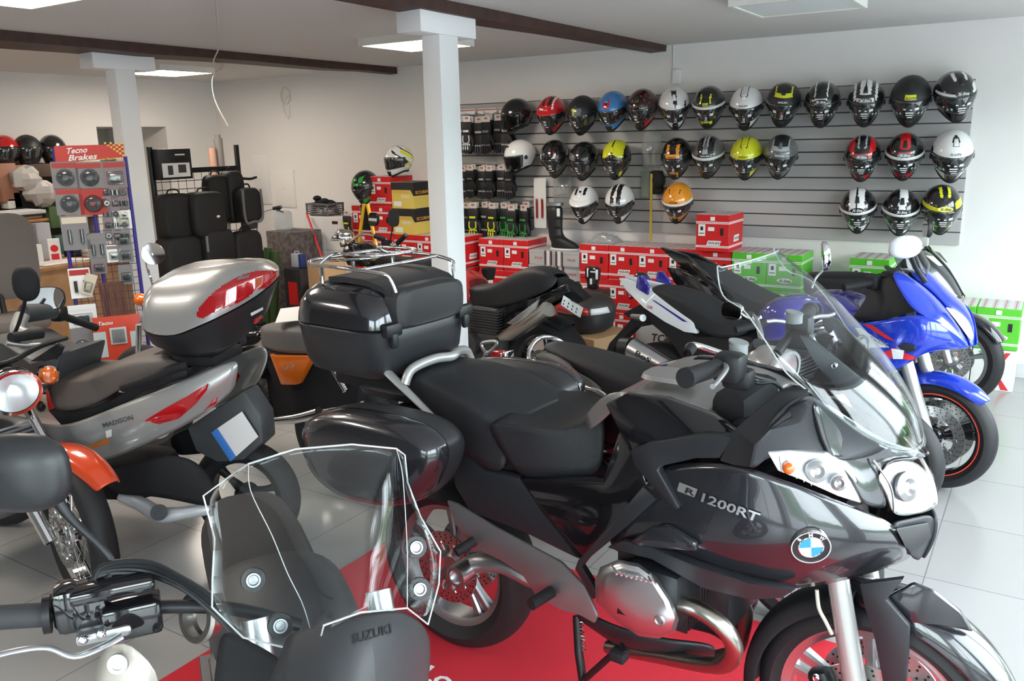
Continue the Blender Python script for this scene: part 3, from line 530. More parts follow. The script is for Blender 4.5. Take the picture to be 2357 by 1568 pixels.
# ---------------- gloves
cardm = mat('header_card', (.62,.60,.57), .6)
def glove(kind):
    t = thing('glove', 'x', 'glove', (0,0,0), 0, 'x'); m = MB()
    base = PC['matt'] if kind != 2 else BLKM
    m.box((0, 0, -.10), (.088, .03, .10), bev=.012, taper=1.12); m.box((0, 0, -.195), (.092, .034, .10), bev=.015)
    for i, (x, L) in enumerate(((-.034, .062), (-.012, .074), (.011, .070), (.033, .055))): m.tube([(x, 0, -.235), (x*1.1, -.004, -.235-L*.6), (x*1.1, -.01, -.235-L)], [.0125, .0115, .008], n=8)
    m.tube([(.042, -.004, -.17), (.066, -.012, -.20), (.07, -.014, -.235)], [.015, .013, .009], n=8); m.build('hand', base, t)
    MB().box((0, 0, -.026), (.075, .004, .05), bev=.002, seg=1).box((0, -.003, -.02), (.03, .002, .016), 1).build('header_card', [cardm if kind != 1 else PAPER, mat('sticker_red')], t)
    acc = {0: 'lgrey', 1: 'white', 2: 'grey', 3: 'yellow', 4: 'green'}[kind]; m = MB()
    for i, x in enumerate((-.03, -.01, .012, .032)): m.ball((x, -.016, -.235), (.009, .006, .009), 0, 8)
    if kind in (1, 3, 4):
        m.tube([(-.03,-.019,-.16),(-.034,-.02,-.20),(-.02,-.021,-.222),(.02,-.021,-.222),(.034,-.02,-.20),(.03,-.019,-.16)], .005, n=6)
        for i, (x, L) in enumerate(((-.034, .062), (-.012, .074), (.011, .070))): m.box((x*1.1, -.014, -.262), (.012, .006, .03), bev=.002, seg=1)
    m.box((0, -.018, -.125), (.06, .005, .018), bev=.002, seg=1); m.build('knuckle_guard', PC[acc], t); return t
GP = [glove(k) for k in range(5)]; gused = set()
def put_glove(k, loc, label, grp, rz=0, rx=0, s=1.):
    o = GP[k] if k not in gused else copy_tree(GP[k]); gused.add(k); o.location = loc; o.rotation_euler = (rx, 0, rz); o.scale = (s, s, s); o['label'] = label; o['group'] = grp
POSN = ['at the pillar end', 'second from the pillar', 'third from the pillar', 'fourth from the pillar', 'fifth from the pillar', 'sixth from the pillar', 'at the end nearest the boot']
for r, (z0, ks) in enumerate(((1.97, (0,1,0,2,2,0)), (1.52, (0,2,0,2,0,2)), (1.17, (2,3,0,3,4,4,4)))):
    nm = ('top', 'middle', 'bottom')[r]; x0 = (-4.84, -4.82, -4.80)[r]
    for c, k in enumerate(ks):
        for d in range(2):
            put_glove(k, (x0+c*.108+.018*d+(.10 if r == 2 and c > 3 else 0)*0, 6.80-.075*d-(.04 if c % 2 else 0), z0-.006*d+rnd.uniform(-.01, .01)), '%s black glove %s on the %s hook row' % (('rear', 'front')[d]+{0: ' grey-trimmed', 1: ' white-knuckled', 2: ' plain', 3: ' neon-yellow-fingered', 4: ' green-flecked'}[k], POSN[c], nm), 'gloves hanging on the slatwall', rnd.uniform(-.25, .1), 0, (1.12, 1.0, 1.12)[r])
t = thing('glove_rail', 'metal hook rail carrying the three glove rows on the slatwall', 'hook rail'); m = MB()
for z in (1.975, 1.525, 1.175):
    m.box((-4.52, 6.862, z), (.80, .012, .02))
    for c in range(7): MB().cyl((-4.84+c*.108, 6.86, z), (-4.84+c*.108, 6.68, z+.012), .003, n=6).build('hook', STEEL, t)
m.build('rail_bar', STEEL, t)
for c in range(9):
    p = (-4.86+c*.078, 6.79-.012*(c % 3), 2.005); o = MB().box((0,0,0), (.07, .003, .05), bev=.001, seg=1).box((0,-.002,.012), (.07, .001, .01), 1).build('header_card', [PAPER, mat('sticker_red')], loc=p); o.rotation_euler = (0, 0, rnd.uniform(-.2, .2))
    tag(o, 'small white and red price card above the gloves, number %s counted from the pillar' % ['one','two','three','four','five','six','seven','eight','nine'][c], 'card', 'price cards above the gloves')
# packs and bags on the slatwall
def blister(name, label, cat, loc, w_, h_, cols, group=None, rz=0, shape=0):
    t = thing(name, label, cat, loc, rz, group); MB().box((0, 0, 0), (w_, .003, h_), bev=.001, seg=1).build('card', cols[0], t)
    m = MB()
    if shape == 0: m.box((0, -.012, -h_*.12), (w_*.7, .022, h_*.5), bev=.008)
    if shape == 1: m.ball((0, -.012, -h_*.08), (w_*.36, .02, w_*.36), 0, 14)
    if shape == 2: m.cyl((-w_*.22, -.012, -h_*.3), (-w_*.22, -.012, h_*.1), .012).cyl((w_*.22, -.012, -h_*.3), (w_*.22, -.012, h_*.1), .012)
    m.build('blister', clear('blister_plastic', (.8,.82,.82)), t)
    m = MB()
    if shape == 0: m.box((0, -.010, -h_*.12), (w_*.45, .014, h_*.3), bev=.005)
    if shape == 1: m.lathe([(w_*.12, -.006), (w_*.28, -.006), (w_*.28, .006), (w_*.12, .006), (w_*.12, -.006)], (0, -.012, -h_*.08), (0,1,0), 0, 16)
    if shape == 2: m.cyl((-w_*.22, -.012, -h_*.28), (-w_*.22, -.012, h_*.08), .009).cyl((w_*.22, -.012, -h_*.28), (w_*.22, -.012, h_*.08), .009)
    m.build('product', cols[1], t)
    MB().box((0, -.003, h_*.36), (w_*.9, .002, h_*.18)).build('header', cols[2], t); return t
p = hit(1243, 468, 1, 6.83); blister('product_pack', 'tall white pack with a red tube hanging left of the boot', 'package', tuple(p), .13, .46, (PAPER, redc, PAPER), shape=2)
bagm = mat('clear_film', (.6,.6,.6), .15); bagt = clear('plastic_film', (.86,.88,.88), dens=.22)
def film_bag(px, py, Y, w_, h_, lab, d=.05):
    p = hit(px, py, 1, Y); rn = random.Random(px); bm = MB(); V = []; F = []; n = 8
    for i in range(n+1):
        for j in range(n+1): u, v = i/n*2-1, j/n*2-1; V.append((p.x+u*w_/2*(1-.1*v*v), Y-d*(1-u*u)*(1-v*v)*rn.uniform(.5, 1.5), p.z+v*h_/2+rn.uniform(-.01, .01)))
    for i in range(n):
        for j in range(n): F.append((i*(n+1)+j, (i+1)*(n+1)+j, (i+1)*(n+1)+j+1, i*(n+1)+j+1))
    tag(bm.add(V, F).build('plastic_bag', bagt, ang=15, mods=[SOL(.001)]), lab, 'plastic bag')
film_bag(1500, 345, 6.84, .18, .30, 'crumpled clear plastic bag hanging in the gap of the second helmet row'); film_bag(1295, 445, 6.84, .2, .34, 'clear plastic bag hanging above the black boot')
p = hit(1425, 548, 2, .87); b_ = MB(); tb = random.Random(3); V = []; F = []
for i in range(9):
    for j in range(7): u, v = i/8*2-1, j/6*2-1; V.append((-3.25+u*.13, 6.62+v*.1, .866+.075*max(0, (1-u*u)*(1-v*v))**.6*tb.uniform(.6, 1.2)))
for i in range(8):
    for j in range(6): F.append((i*7+j, (i+1)*7+j, (i+1)*7+j+1, i*7+j+1))
tag(b_.add(V, F).build('plastic_bag', bagt, ang=15, mods=[SOL(.001)]), 'clear plastic bag lying on the red helmet boxes', 'plastic bag')
# elbow protectors / strap hanging by the yellow band
t = thing('hanging_armour', 'dark protector pad with green pack hanging beside the orange helmet', 'protector', (0,0,0)); p = hit(1512, 420, 1, 6.82)
MB().box(tuple(p), (.12, .05, .2), bev=.03).ball((p.x+.03, p.y-.03, p.z+.02), (.06, .03, .07)).build('pad', BLKM, t); MB().box((p.x-.12, 6.86, p.z-.02), (.08, .02, .22), bev=.004).build('pack', mat('pack_sage', (.25,.3,.24), .5), t)
a = hit(1499, 400, 1, 6.8); b = hit(1500, 555, 1, 6.8); tag(MB().box(((a.x+b.x)/2, 6.79, (a.z+b.z)/2), (.022, .003, abs(a.z-b.z))).build('yellow_strap', mat('strap_yellow', (.5,.36,.05), .6)), 'thin yellow strap hanging down the slatwall left of the orange helmet', 'strap')
# ---------------- boot on the grey boxes
t = thing('riding_boot', 'tall black riding boot with white sole edge standing on the grey shoe boxes', 'boot', (-3.69, 6.58, 6*.1305), R(4)); S = []
for (x, z, a, b) in ((-.03, .40, .075, .058), (-.03, .30, .078, .06), (-.028, .19, .066, .052), (-.02, .13, .068, .05), (.0, .095, .088, .05), (.05, .065, .118, .05), (.07, .03, .138, .05), (.07, .008, .14, .051)):
    S.append([(x+a*math.cos(q*.3927), b*math.sin(q*.3927), z) for q in range(16)])
S = [[(p[0], p[1], p[2]-(.02*max(0, p[0]-.02)/.1 if i == 3 else 0)) for p in r] for i, r in enumerate(S)]
MB().loft(S).build('boot_leather', mat('boot_leather', (.014,.014,.016), .45), t, mods=[SUB])
MB().loft([[(.07+.146*math.cos(q*.2618), .05*math.sin(q*.2618), z) for q in range(24)] for z in (.0, .008, .011, .013)]).build('sole_edge', WHT, t)
MB().loft([[(-.03+.079*math.cos(q*.3927), .062*math.sin(q*.3927), z) for q in range(16)] for z in (.385, .41)]).build('cuff', ALUD, t)
m = MB()
for z in (.12, .2, .28): m.box((.02, -.052, z), (.06, .012, .022), bev=.004)
m.box((.03, -.054, .33), (.03, .008, .07), 1, bev=.003); m.build('buckle', [BLK, WHT], t)
# wall bits
t = thing('wall_sensor', 'small white junction box with a cable on the wall above the helmets', 'junction box'); MB().box((-2.73, 6.885, 2.215), (.07, .03, .12), bev=.006).build('casing', WHT, t); MB().cyl((-2.765, 6.893, 2.27), (-2.765, 6.893, 2.46), .005, n=8).build('cable', WHT, t)
for (x0, x1, z0, z1, lab) in ((-7.585, -7.26, 1.04, 1.465, 'square white inspection hatch in the back wall beside the black wire rack'), (-7.91, -7.66, 1.07, 1.63, 'tall narrow white hatch in the back wall left of the square one')):
    t = thing('wall_hatch', lab, 'hatch', ((x0+x1)/2, 6.895, (z0+z1)/2)); MB().box((0,0,0), (x1-x0, .012, z1-z0), bev=.002).build('frame', WHT, t); MB().box((0,-.006,0), (x1-x0-.03, .006, z1-z0-.03), bev=.001).build('door_leaf', wallm, t); MB().cyl((-.02,-.012,0),(-.02,-.006,0), .006, n=10).build('lock', STEEL, t)
wc = mat('cable_white', (.62,.6,.57), .5); p = hit(655, 220, 1, 6.87); pts = [(p.x+.065*math.cos(q*.7)*(1+.1*math.sin(q)), 6.88, p.z+.09*math.sin(q*.7)) for q in range(19)]+[(p.x-.05, 6.88, p.z-.1), (p.x+.02, 6.88, p.z-.25), (p.x+.06, 6.88, p.z-.1)]
tag(MB().tube(pts, .004, n=6).build('cable_coil', wc), 'coiled white cable hanging on the bare back wall', 'cable')
a = hit(497, -8, 2, 2.455)
tag(MB().tube([a, hit(501, 60, 2, 2.44), hit(504, 108, 2, 2.42), hit(492, 143, 2, 2.38), hit(515, 152, 1, 5.6), hit(490, 178, 1, 5.6), hit(495, 230, 1, 5.6), hit(525, 290, 1, 5.6)], .006, n=6).build('hanging_cable', wc), 'white cable looping from the ceiling down past the dark beam', 'cable')
# ================================================================ motorcycles
def lens(name, col=(.95,.96,.97)): return clear(name, col)
mat('reflector', (.9,.91,.92), .33, .8)
PAINT = dict(graphite=mat('graphite_metallic', (.020,.021,.026), .24, .3, .9), satin=mat('satin_dark', (.016,.018,.022), .45, .05), gloss=BLKG, silver=mat('silver_paint', (.40,.40,.39), .34, .45, .7), greysil=mat('tank_grey', (.30,.29,.28), .36, .5, .4),
             blue=mat('blue_paint', (.012,.045,.52), .18, .15, 1.), dblue=mat('deep_blue_paint', (.035,.025,.26), .14, .2, 1.), orange=mat('orange_paint', (.72,.16,.01), .22, .3, 1.), redo=mat('red_orange_paint', (.62,.06,.015), .2, .1, 1.), whitep=mat('white_paint', (.72,.76,.80), .2, 0, 1.))
class Fr:
    """a vehicle: root empty on the ground, local x to the right of the shop, local y away from the door side"""
    def __init__(s, name, label, cat, o, ang, group=None):
        s.t = thing(name, label, cat, (o[0], o[1], 0), R(ang), group); s.o = Vector((o[0], o[1], 0)); s.c, s.s = math.cos(R(ang)), math.sin(R(ang))
    def loc(s, p): d = Vector(p)-s.o; return Vector((d.x*s.c+d.y*s.s, -d.x*s.s+d.y*s.c, d.z))
    def A(s, px, py, ax, val):
        e = s.loc(EYEV); r = ray(px, py); r = Vector((r.x*s.c+r.y*s.s, -r.x*s.s+r.y*s.c, r.z)); return e+r*((val-e[ax])/r[ax])
    def N(s, px, py, v=0.): return s.A(px, py, 1, -v)
    def X(s, px, py, x): return s.A(px, py, 0, x)
    def Z(s, px, py, z): return s.A(px, py, 2, z)
def shell(fr, name, rows, m, k=6, mirror=True, th=.006, sub=1, parent=None, close=False, pw=1.):
    """rows: (flank..., side, centre) points given as (px, py, v); quarter-round from side to centre, mirrored"""
    G = []
    for r in rows:
        P = [fr.N(*q) if len(q) == 3 else fr.N(q[0], q[1], 0) for q in r]; sd, c = P[-2], P[-1]; row = P[:-2]
        for i in range(k+1):
            a = math.pi/2*i/k; sn, cs = math.sin(a)**pw, math.cos(a)**pw
            row.append(Vector((sd.x+(c.x-sd.x)*sn, c.y+(sd.y-c.y)*cs, sd.z+(c.z-sd.z)*sn)))
        if mirror: row = row+[Vector((p.x, 2*c.y-p.y, p.z)) for p in row[-2::-1]]
        G.append(row)
    n = len(G[0]); F = [(i*n+j, i*n+j+1, (i+1)*n+j+1, (i+1)*n+j) for i in range(len(G)-1) for j in range(n-1)]
    return MB().add([p for r in G for p in r], F).build(name, m, parent or fr.t, ang=60, mods=[('SUBSURF', dict(levels=sub, render_levels=sub+1)), SOL(th)])
def grid(fr, name, rows, m, mirror=True, th=.008, parent=None, sub=2):
    """free grid of (px, py, v); mirrored to the far side as a second half of the same panel"""
    G = [[fr.N(*q) for q in r] for r in rows]; n = len(G[0]); B = MB(); F = [(i*n+j, i*n+j+1, (i+1)*n+j+1, (i+1)*n+j) for i in range(len(G)-1) for j in range(n-1)]
    B.add([p for r in G for p in r], F)
    o = B.build(name, m, parent or fr.t, ang=60, mods=[('SUBSURF', dict(levels=sub, render_levels=sub)), SOL(th)])
    if mirror:
        B2 = MB(); B2.add([Vector((p.x, -p.y, p.z)) for r in G for p in r], F); B2.build(name, m, parent or fr.t, ang=60, mods=[('SUBSURF', dict(levels=sub, render_levels=sub)), SOL(-th)])
    return o
def plate(fr, name, pts, v, m, th=.02, bev=.004, mirror=True, parent=None, mi=None):
    """flat or twisted panel: outline in (px, py[, v]), thickness inwards"""
    def mk(sg):
        bm = bmesh.new(); P = [fr.N(q[0], q[1], q[2] if len(q) > 2 else v) for q in pts]
        if sg < 0: P = [Vector((p.x, -p.y, p.z)) for p in P]
        a = [bm.verts.new(p) for p in P]; b = [bm.verts.new(p+Vector((0, th*sg, 0))) for p in P]; n = len(P)
        bm.faces.new(a); bm.faces.new(b[::-1])
        for i in range(n): bm.faces.new((a[i], b[i], b[(i+1) % n], a[(i+1) % n]))
        bmesh.ops.recalc_face_normals(bm, faces=bm.faces[:]); bmesh.ops.bevel(bm, geom=[e for e in bm.edges if e.calc_face_angle(0) > .5], offset=bev, segments=2, profile=.5, affect='EDGES', clamp_overlap=True)
        bmesh.ops.triangulate(bm, faces=[f for f in bm.faces if len(f.verts) > 4]); bm.verts.index_update()
        o = MB().add([w.co.copy() for w in bm.verts], [tuple(w.index for w in f.verts) for f in bm.faces]).build(name, m, parent or fr.t, ang=35); bm.free(); return o
    o = mk(1)
    if mirror: mk(-1)
    return o
def pipe(fr, name, pts, r, m, parent=None, n=12, mirror=False, smooth=True, flat=1.):
    P = [fr.N(*q) if not isinstance(q, Vector) else q for q in pts]; o = MB().tube(P, r, n=n, smooth=smooth, flat=flat).build(name, m, parent or fr.t)
    if mirror: MB().tube([Vector((p.x, -p.y, p.z)) for p in P], r, n=n, smooth=smooth, flat=flat).build(name, m, parent or fr.t)
    return o
def sell(fr, name, levels, m, parent=None, n=36, e=.5, c=(0,0), rz=0., sub=0, mods=None, B=None, mi=0):
    """superelliptic body stacked in z: (z, ax, ay, dx, dy)"""
    rings = []
    for L in levels:
        z, ax, ay = L[:3]; dx = L[3] if len(L) > 3 else 0; dy = L[4] if len(L) > 4 else 0; r = []
        for i in range(n):
            a = 2*math.pi*i/n; ca, sa = math.cos(a), math.sin(a); x = ax*math.copysign(abs(ca)**e, ca)+dx; y = ay*math.copysign(abs(sa)**e, sa)+dy
            r.append((c[0]+x*math.cos(rz)-y*math.sin(rz), c[1]+x*math.sin(rz)+y*math.cos(rz), z))
        rings.append(r)
    if B is not None: return B.loft(rings, mi)
    return MB().loft(rings).build(name, m, parent or fr.t, ang=50, mods=mods)
def wheel(fr, c, rt, wt, rr, m_rim, name='front_wheel', spokes=5, disc=0., stripe=None, wire=False, steer=0., twin=True, sw=.022):
    M = Matrix.Translation(c) @ Matrix.Rotation(R(steer), 4, 'Z'); h = wt/2
    def xf(B): B.v = [M @ p for p in B.v]; return B
    m = MB(); w2 = h*.62
    m.lathe([(rr*.90, -w2*.7), (rr, -w2), (rr*1.03, -w2), (rr*1.03, -w2*.92), (rr*.985, -w2*.85), (rr*.93, -w2*.4), (rr*.93, w2*.4), (rr*.985, w2*.85), (rr*1.03, w2*.92), (rr*1.03, w2), (rr, w2), (rr*.90, w2*.7), (rr*.90, -w2*.7)], n=64)
    m.lathe([(0, -.045), (.03, -.045), (.045, -.03), (.045, .03), (.03, .045), (0, .045)], n=24)
    if wire:
        for i in range(32):
            a = i*math.pi/16; s = 1 if i % 2 else -1; b = a+.35*s*(1 if i % 4 < 2 else -1); m.cyl((.03*math.cos(a), .03*s, .03*math.sin(a)), (rr*.93*math.cos(b), 0, rr*.93*math.sin(b)), .0016, n=5)
    else:
        for i in range(spokes):
            for q in ((-.13, .13) if twin else (0,)):
                a = 2*math.pi*i/spokes+.3; b = a+q; p0 = Vector((.04*math.cos(a+q*1.5), 0, .04*math.sin(a+q*1.5))); p1 = Vector((rr*.93*math.cos(b), 0, rr*.93*math.sin(b))); d = (p1-p0).normalized(); e = Vector((-d.z, 0, d.x)); V = []
                for p, w_, t in ((p0, sw*.9, .022), (p0*.5+p1*.5, sw*.55, .014), (p1, sw*.8, .02)): V += [p+e*w_*x+Vector((0, y*t, 0)) for x, y in ((-1, -.6), (-.6, -1), (.6, -1), (1, -.6), (1, .6), (.6, 1), (-.6, 1), (-1, .6))]
                m.loft([V[0:8], V[8:16], V[16:24]])
    rim = xf(m).build(name, m_rim, fr.t); T = MB(); pr = []
    for i in range(17):
        a = math.pi*i/16; pr.append((rr+(rt-rr)*math.sin(a)**.62 if 0 < i < 16 else rr, -h*math.cos(a)*(1.0 if 0 < i < 16 else .62)))
    xf(T.lathe(pr, n=72)).build('tyre', RUB, rim)
    if stripe: xf(MB().lathe([(rr*1.032, -w2-.0015), (rr*.985, -w2-.0015)], n=64)).build('rim_stripe', stripe, rim)
    if disc:
        for s in (-1, 1):
            D = MB(); D.lathe([(disc*.66, s*.062), (disc, s*.062), (disc, s*.067), (disc*.66, s*.067), (disc*.66, s*.062)], n=56)
            for i in range(10):
                a = i*math.pi/5; D.cyl((disc*.70*math.cos(a), s*.060, disc*.70*math.sin(a)), (disc*.70*math.cos(a), s*.070, disc*.70*math.sin(a)), .011, n=8); D.cyl((disc*.45*math.cos(a), s*.056, disc*.45*math.sin(a)), (disc*.70*math.cos(a), s*.064, disc*.70*math.sin(a)), .006, n=6)
            xf(D).build('brake_disc', mat('brake_disc_steel', (.55,.55,.54), .3, 1.), rim)
            Hl = MB()
            for i in range(30):
                for q in (.75, .86, .94): a = i*math.pi/15+q*3; Hl.cyl((disc*q*math.cos(a), s*.0612, disc*q*math.sin(a)), (disc*q*math.cos(a), s*.0678, disc*q*math.sin(a)), .0036, n=6)
            xf(Hl).build('disc_drilling', INK, rim)['kind'] = 'stuff'
    return rim
def caliper(fr, c, ang=0, m=None, txt=None, parent=None):
    M = Matrix.Translation(c) @ Matrix.Rotation(R(ang), 4, 'Y'); B = MB(); B.box((0,0,0), (.055, .05, .13), bev=.014, M=M)
    for z in (-.035, .0, .035): B.cyl(M @ Vector((0, -.034, z)), M @ Vector((0, -.02, z)), .016, n=14)
    for z in (-.055, .055): B.cyl(M @ Vector((.0, -.036, z)), M @ Vector((0, -.02, z)), .006, n=8)
    o = B.build('brake_caliper', m or BLK, parent or fr.t)
    if txt: MB().text(txt, M @ Vector((-.002, -.0362, -.0)), M.to_3x3() @ Vector((0,0,1)), M.to_3x3() @ Vector((-1,0,0)), .06, .02).build('lettering', INKW, o)
    return o
def bolt(fr, pts, r, m, name='bolt', parent=None, nv=(0,-1,0)):
    for q in pts:
        p = fr.N(*q) if not isinstance(q, Vector) else q
        MB().lathe([(0, .003), (r*.4, .003), (r*.45, .001), (r*.7, .004), (r, .001), (r, -.006)], p, nv, n=16).build(name, m, parent or fr.t)
def fins(B, c, d, n, axis=2, gap=.012, mi=0, bev=.002):
    for i in range(n):
        p = list(c); p[axis] += (i-(n-1)/2)*gap; s = list(d); s[axis] = gap*.45; B.box(p, s, mi, bev=bev, seg=1)
def mirror_head(fr, c, nrm, rx, rz, m, glass=True, e=.8, parent=None, name='mirror'):
    """rear view mirror: rounded shell with a glass facing nrm"""
    nrm = Vector(nrm).normalized(); up = Vector((0,0,1)); a = up.cross(nrm).normalized(); b = nrm.cross(a); c = Vector(c); n = 24
    def ring(k, off): return [c+a*(rx*k*math.copysign(abs(math.cos(2*math.pi*i/n))**e, math.cos(2*math.pi*i/n)))+b*(rz*k*math.copysign(abs(math.sin(2*math.pi*i/n))**e, math.sin(2*math.pi*i/n)))+nrm*off for i in range(n)]
    o = MB().loft([ring(.97, .0), ring(1., -.004), ring(.96, -.02), ring(.75, -.034), ring(.3, -.042)]).build(name, m, parent or fr.t)
    if glass: MB().add(ring(.92, .0015), [tuple(range(n))]).build('mirror_glass', mat('mirror_glass', (.75,.78,.8), .02, 1.), o)
    return o
def lamp_round(fr, c, nrm, r, depth, m_shell, m_rim, name='headlight', parent=None):
    nrm = Vector(nrm).normalized(); c = Vector(c)
    o = MB().lathe([(r*1.0, 0), (r*1.02, -.01), (r*.98, -depth*.3), (r*.8, -depth*.7), (r*.45, -depth*.95), (0, -depth)], c, nrm, n=36).build(name, m_shell, parent or fr.t)
    MB().lathe([(r*.9, .006), (r*1.03, .006), (r*1.06, -.004), (r*1.03, -.014), (r*.9, .0)], c, nrm, n=36).build('headlight_rim', m_rim, o)
    MB().lathe([(0, -depth*.55), (r*.3, -depth*.5), (r*.7, -depth*.25), (r*.92, -.003)], c, nrm, n=36).build('reflector', mat('reflector'), o)
    B = MB(); B.lathe([(0, .012), (r*.4, .011), (r*.75, .008), (r*.93, .002)], c, nrm, n=36)
    B.build('headlight_glass', lens('lamp_glass', (.9,.93,.93)), o); return o
# ================================================================ touring bike in front
F_ = hit(2012, 1629, 2, .30); R_ = hit(1056, 1288, 2, .31); a_ = math.degrees(math.atan2(F_.y-R_.y, F_.x-R_.x))
B = Fr('touring_motorcycle', 'dark graphite touring motorcycle with R1200RT lettering on the red carpet', 'motorcycle', ((F_.x+R_.x)/2, (F_.y+R_.y)/2), a_)
G = PAINT['graphite']; SA = PAINT['satin']; fc = B.loc(F_); rc = B.loc(R_); fc.y = rc.y = 0
fw = wheel(B, fc, .298, .118, .232, ALU, 'front_wheel', 5, .155, twin=True)
rw = wheel(B, rc, .315, .175, .222, ALUD, 'rear_wheel', 5, .13)
# windscreen
scr = [((2128,1036),(1862,902,.24)), ((2105,955),(1808,856,.25)), ((2040,863),(1763,787,.25)), ((1935,745),(1713,716,.24)), ((1832,636),(1664,680,.22)), ((1762,589),(1651,617,.19))]
G_ = []
for (cc, nn) in scr:
    c = B.N(cc[0], cc[1], 0); s = B.N(*nn); row = []
    for i in range(-8, 9):
        a = math.pi/2*i/8; row.append(Vector((c.x+(s.x-c.x)*(1-math.cos(a))**1., -s.y*math.sin(a), c.z+(s.z-c.z)*(1-math.cos(a)))))
    G_.append(row)
n = 17; ws = MB().add([p for r in G_ for p in r], [(i*n+j, i*n+j+1, (i+1)*n+j+1, (i+1)*n+j) for i in range(5) for j in range(n-1)]).build('windscreen', ACR, B.t, ang=60, mods=[SUB, SOL(.004)])
edge = [r[0] for r in G_]+G_[-1][1:]+[r[-1] for r in G_[::-1]][1:]
MB().tube(edge, .0019, n=6).build('windscreen_edge', ACRE, ws)
# dark carrier behind the screen
plate(B, 'screen_carrier', [(1838,772,.13),(1860,775,.12),(1990,880,.09),(2085,1000,.06),(2075,1012,.06),(1960,930,.09),(1880,845,.12)], .1, SA, .015)
bolt(B, [(1920,842,.11), (2052,958,.08)], .008, CHR)
# cockpit, nose, upper fairing
grid(B, 'upper_fairing', [[(1715,1078,.33),(1735,1030,.335),(1765,985,.32),(1808,930,.28),(1862,900,.245)], [(1745,1080,.325),(1768,1042,.31),(1810,1010,.28),(1860,965,.24),(1900,935,.215)], [(1768,1040,.30),(1830,1036,.27),(1880,1030,.235),(1930,1000,.19),(1985,985,.15)], [(1900,1042,.235),(1935,1050,.205),(1965,1060,.18),(2010,1050,.13),(2060,1024,.07)]], SA)
grid(B, 'nose_panel', [[(1862,905,.24),(1935,948,.18),(2039,1020,.09),(2128,1038,.0)], [(1880,960,.24),(1950,1010,.17),(2045,1045,.09),(2138,1060,.0)], [(1900,1040,.235),(1960,1075,.17),(2000,1060,.12),(2070,1045,.07)], [(1960,1090,.20),(1985,1125,.165),(2020,1120,.13),(2010,1085,.125)], [(1982,1160,.175),(2015,1170,.14),(2045,1172,.11),(2035,1130,.115)]], G)
plate(B, 'fairing_trim', [(1655,1062,.315),(1690,990,.315),(1745,940,.29),(1800,898,.26),(1858,896,.245),(1862,908,.245),(1812,950,.285),(1775,985,.32),(1740,1025,.34),(1728,1078,.335),(1690,1072,.32)], .3, BLKM, .03)
plate(B, 'mirror_trim', [(1768,992,.345),(1840,975,.31),(1862,938,.28),(1848,925,.28),(1815,938,.30),(1822,960,.31),(1800,972,.33)], .3, BLKM, .025)
hl = plate(B, 'headlight', [(1765,1040,.315),(1815,1036,.28),(1900,1043,.24),(1945,1070,.21),(1970,1110,.185),(1981,1160,.17),(1930,1143,.215),(1850,1108,.265),(1790,1085,.30)], .2, mat('reflector', (.9,.91,.92), .33, .8), .02)
def on(p, d): return (p[0], p[1], p[2]+d)
plate(B, 'headlight_glass', [(1765,1040,.322),(1815,1036,.287),(1900,1043,.247),(1945,1070,.217),(1970,1110,.192),(1981,1160,.177),(1930,1143,.222),(1850,1108,.272),(1790,1085,.307)], .2, lens('lamp_glass'), .006, .002, parent=hl)
MB().ball(B.N(1815, 1078, .292), .014, 0, 12).build('indicator_bulb', ORG, hl)
rfd = mat('reflector_detail', (.4,.4,.41), .3, .9)
for px, py, v, r in ((1880,1085,.262,.026),(1930,1112,.232,.018)): MB().lathe([(r, 0),(r*.95,.004),(r*.6,.008),(r*.3,.004),(0,.006)], B.N(px,py,v), (.45,-.85,.25), n=24).build('projector', rfd, hl)
for k in range(5): MB().tube([B.N(1795+14*k,1052+3*k,.30-.012*k), B.N(1800+17*k,1086+8*k,.298-.014*k)], .0016, n=5, smooth=False).build('lens_ridge', rfd, hl)
hc = grid(B, 'centre_headlight', [[(1985,1046,.12),(2060,1042,.06),(2128,1078,.0)], [(2015,1090,.118),(2080,1085,.06),(2142,1105,.0)], [(2052,1150,.105),(2105,1150,.05),(2152,1148,.0)], [(2055,1190,.10),(2105,1185,.05),(2150,1170,.0)]], mat('reflector'))
MB().lathe([(.036,0),(.034,.006),(.02,.012),(.01,.004),(0,.006)], B.N(2085,1120,.07), (.85,-.45,.25), n=28).build('projector', mat('reflector_detail'), hc)
MB().tube([B.N(2010,1060,.13), B.N(2050,1120,.115), B.N(2058,1180,.11)], .0025, n=5).build('lens_ridge', mat('reflector_detail'), hc)
grid(B, 'headlight_glass', [[(1985,1044,.13),(2060,1040,.068),(2131,1077,.008)], [(2015,1090,.128),(2080,1085,.068),(2146,1105,.008)], [(2052,1150,.113),(2105,1150,.058),(2157,1148,.008)], [(2055,1192,.108),(2105,1187,.058),(2154,1172,.008)]], lens('lamp_glass'), parent=hc, th=.003)
grid(B, 'side_fairing', [[(1500,1078,.27),(1590,1062,.285),(1690,1070,.325),(1760,1090,.31),(1850,1120,.27),(1960,1165,.20),(2052,1200,.12)],
 [(1475,1150,.285),(1580,1130,.31),(1690,1140,.325),(1790,1170,.31),(1900,1205,.265),(2000,1225,.20),(2065,1225,.12)],
 [(1420,1215,.29),(1545,1215,.325),(1680,1225,.335),(1790,1240,.325),(1900,1255,.275),(2010,1262,.19),(2085,1255,.10)],
 [(1390,1262,.28),(1520,1265,.31),(1660,1290,.325),(1780,1310,.30),(1890,1310,.245),(2000,1296,.16),(2100,1272,.06)],
 [(1470,1290,.24),(1560,1310,.27),(1680,1340,.27),(1780,1360,.24),(1880,1352,.19),(1990,1325,.11),(2095,1290,.02)]], G)
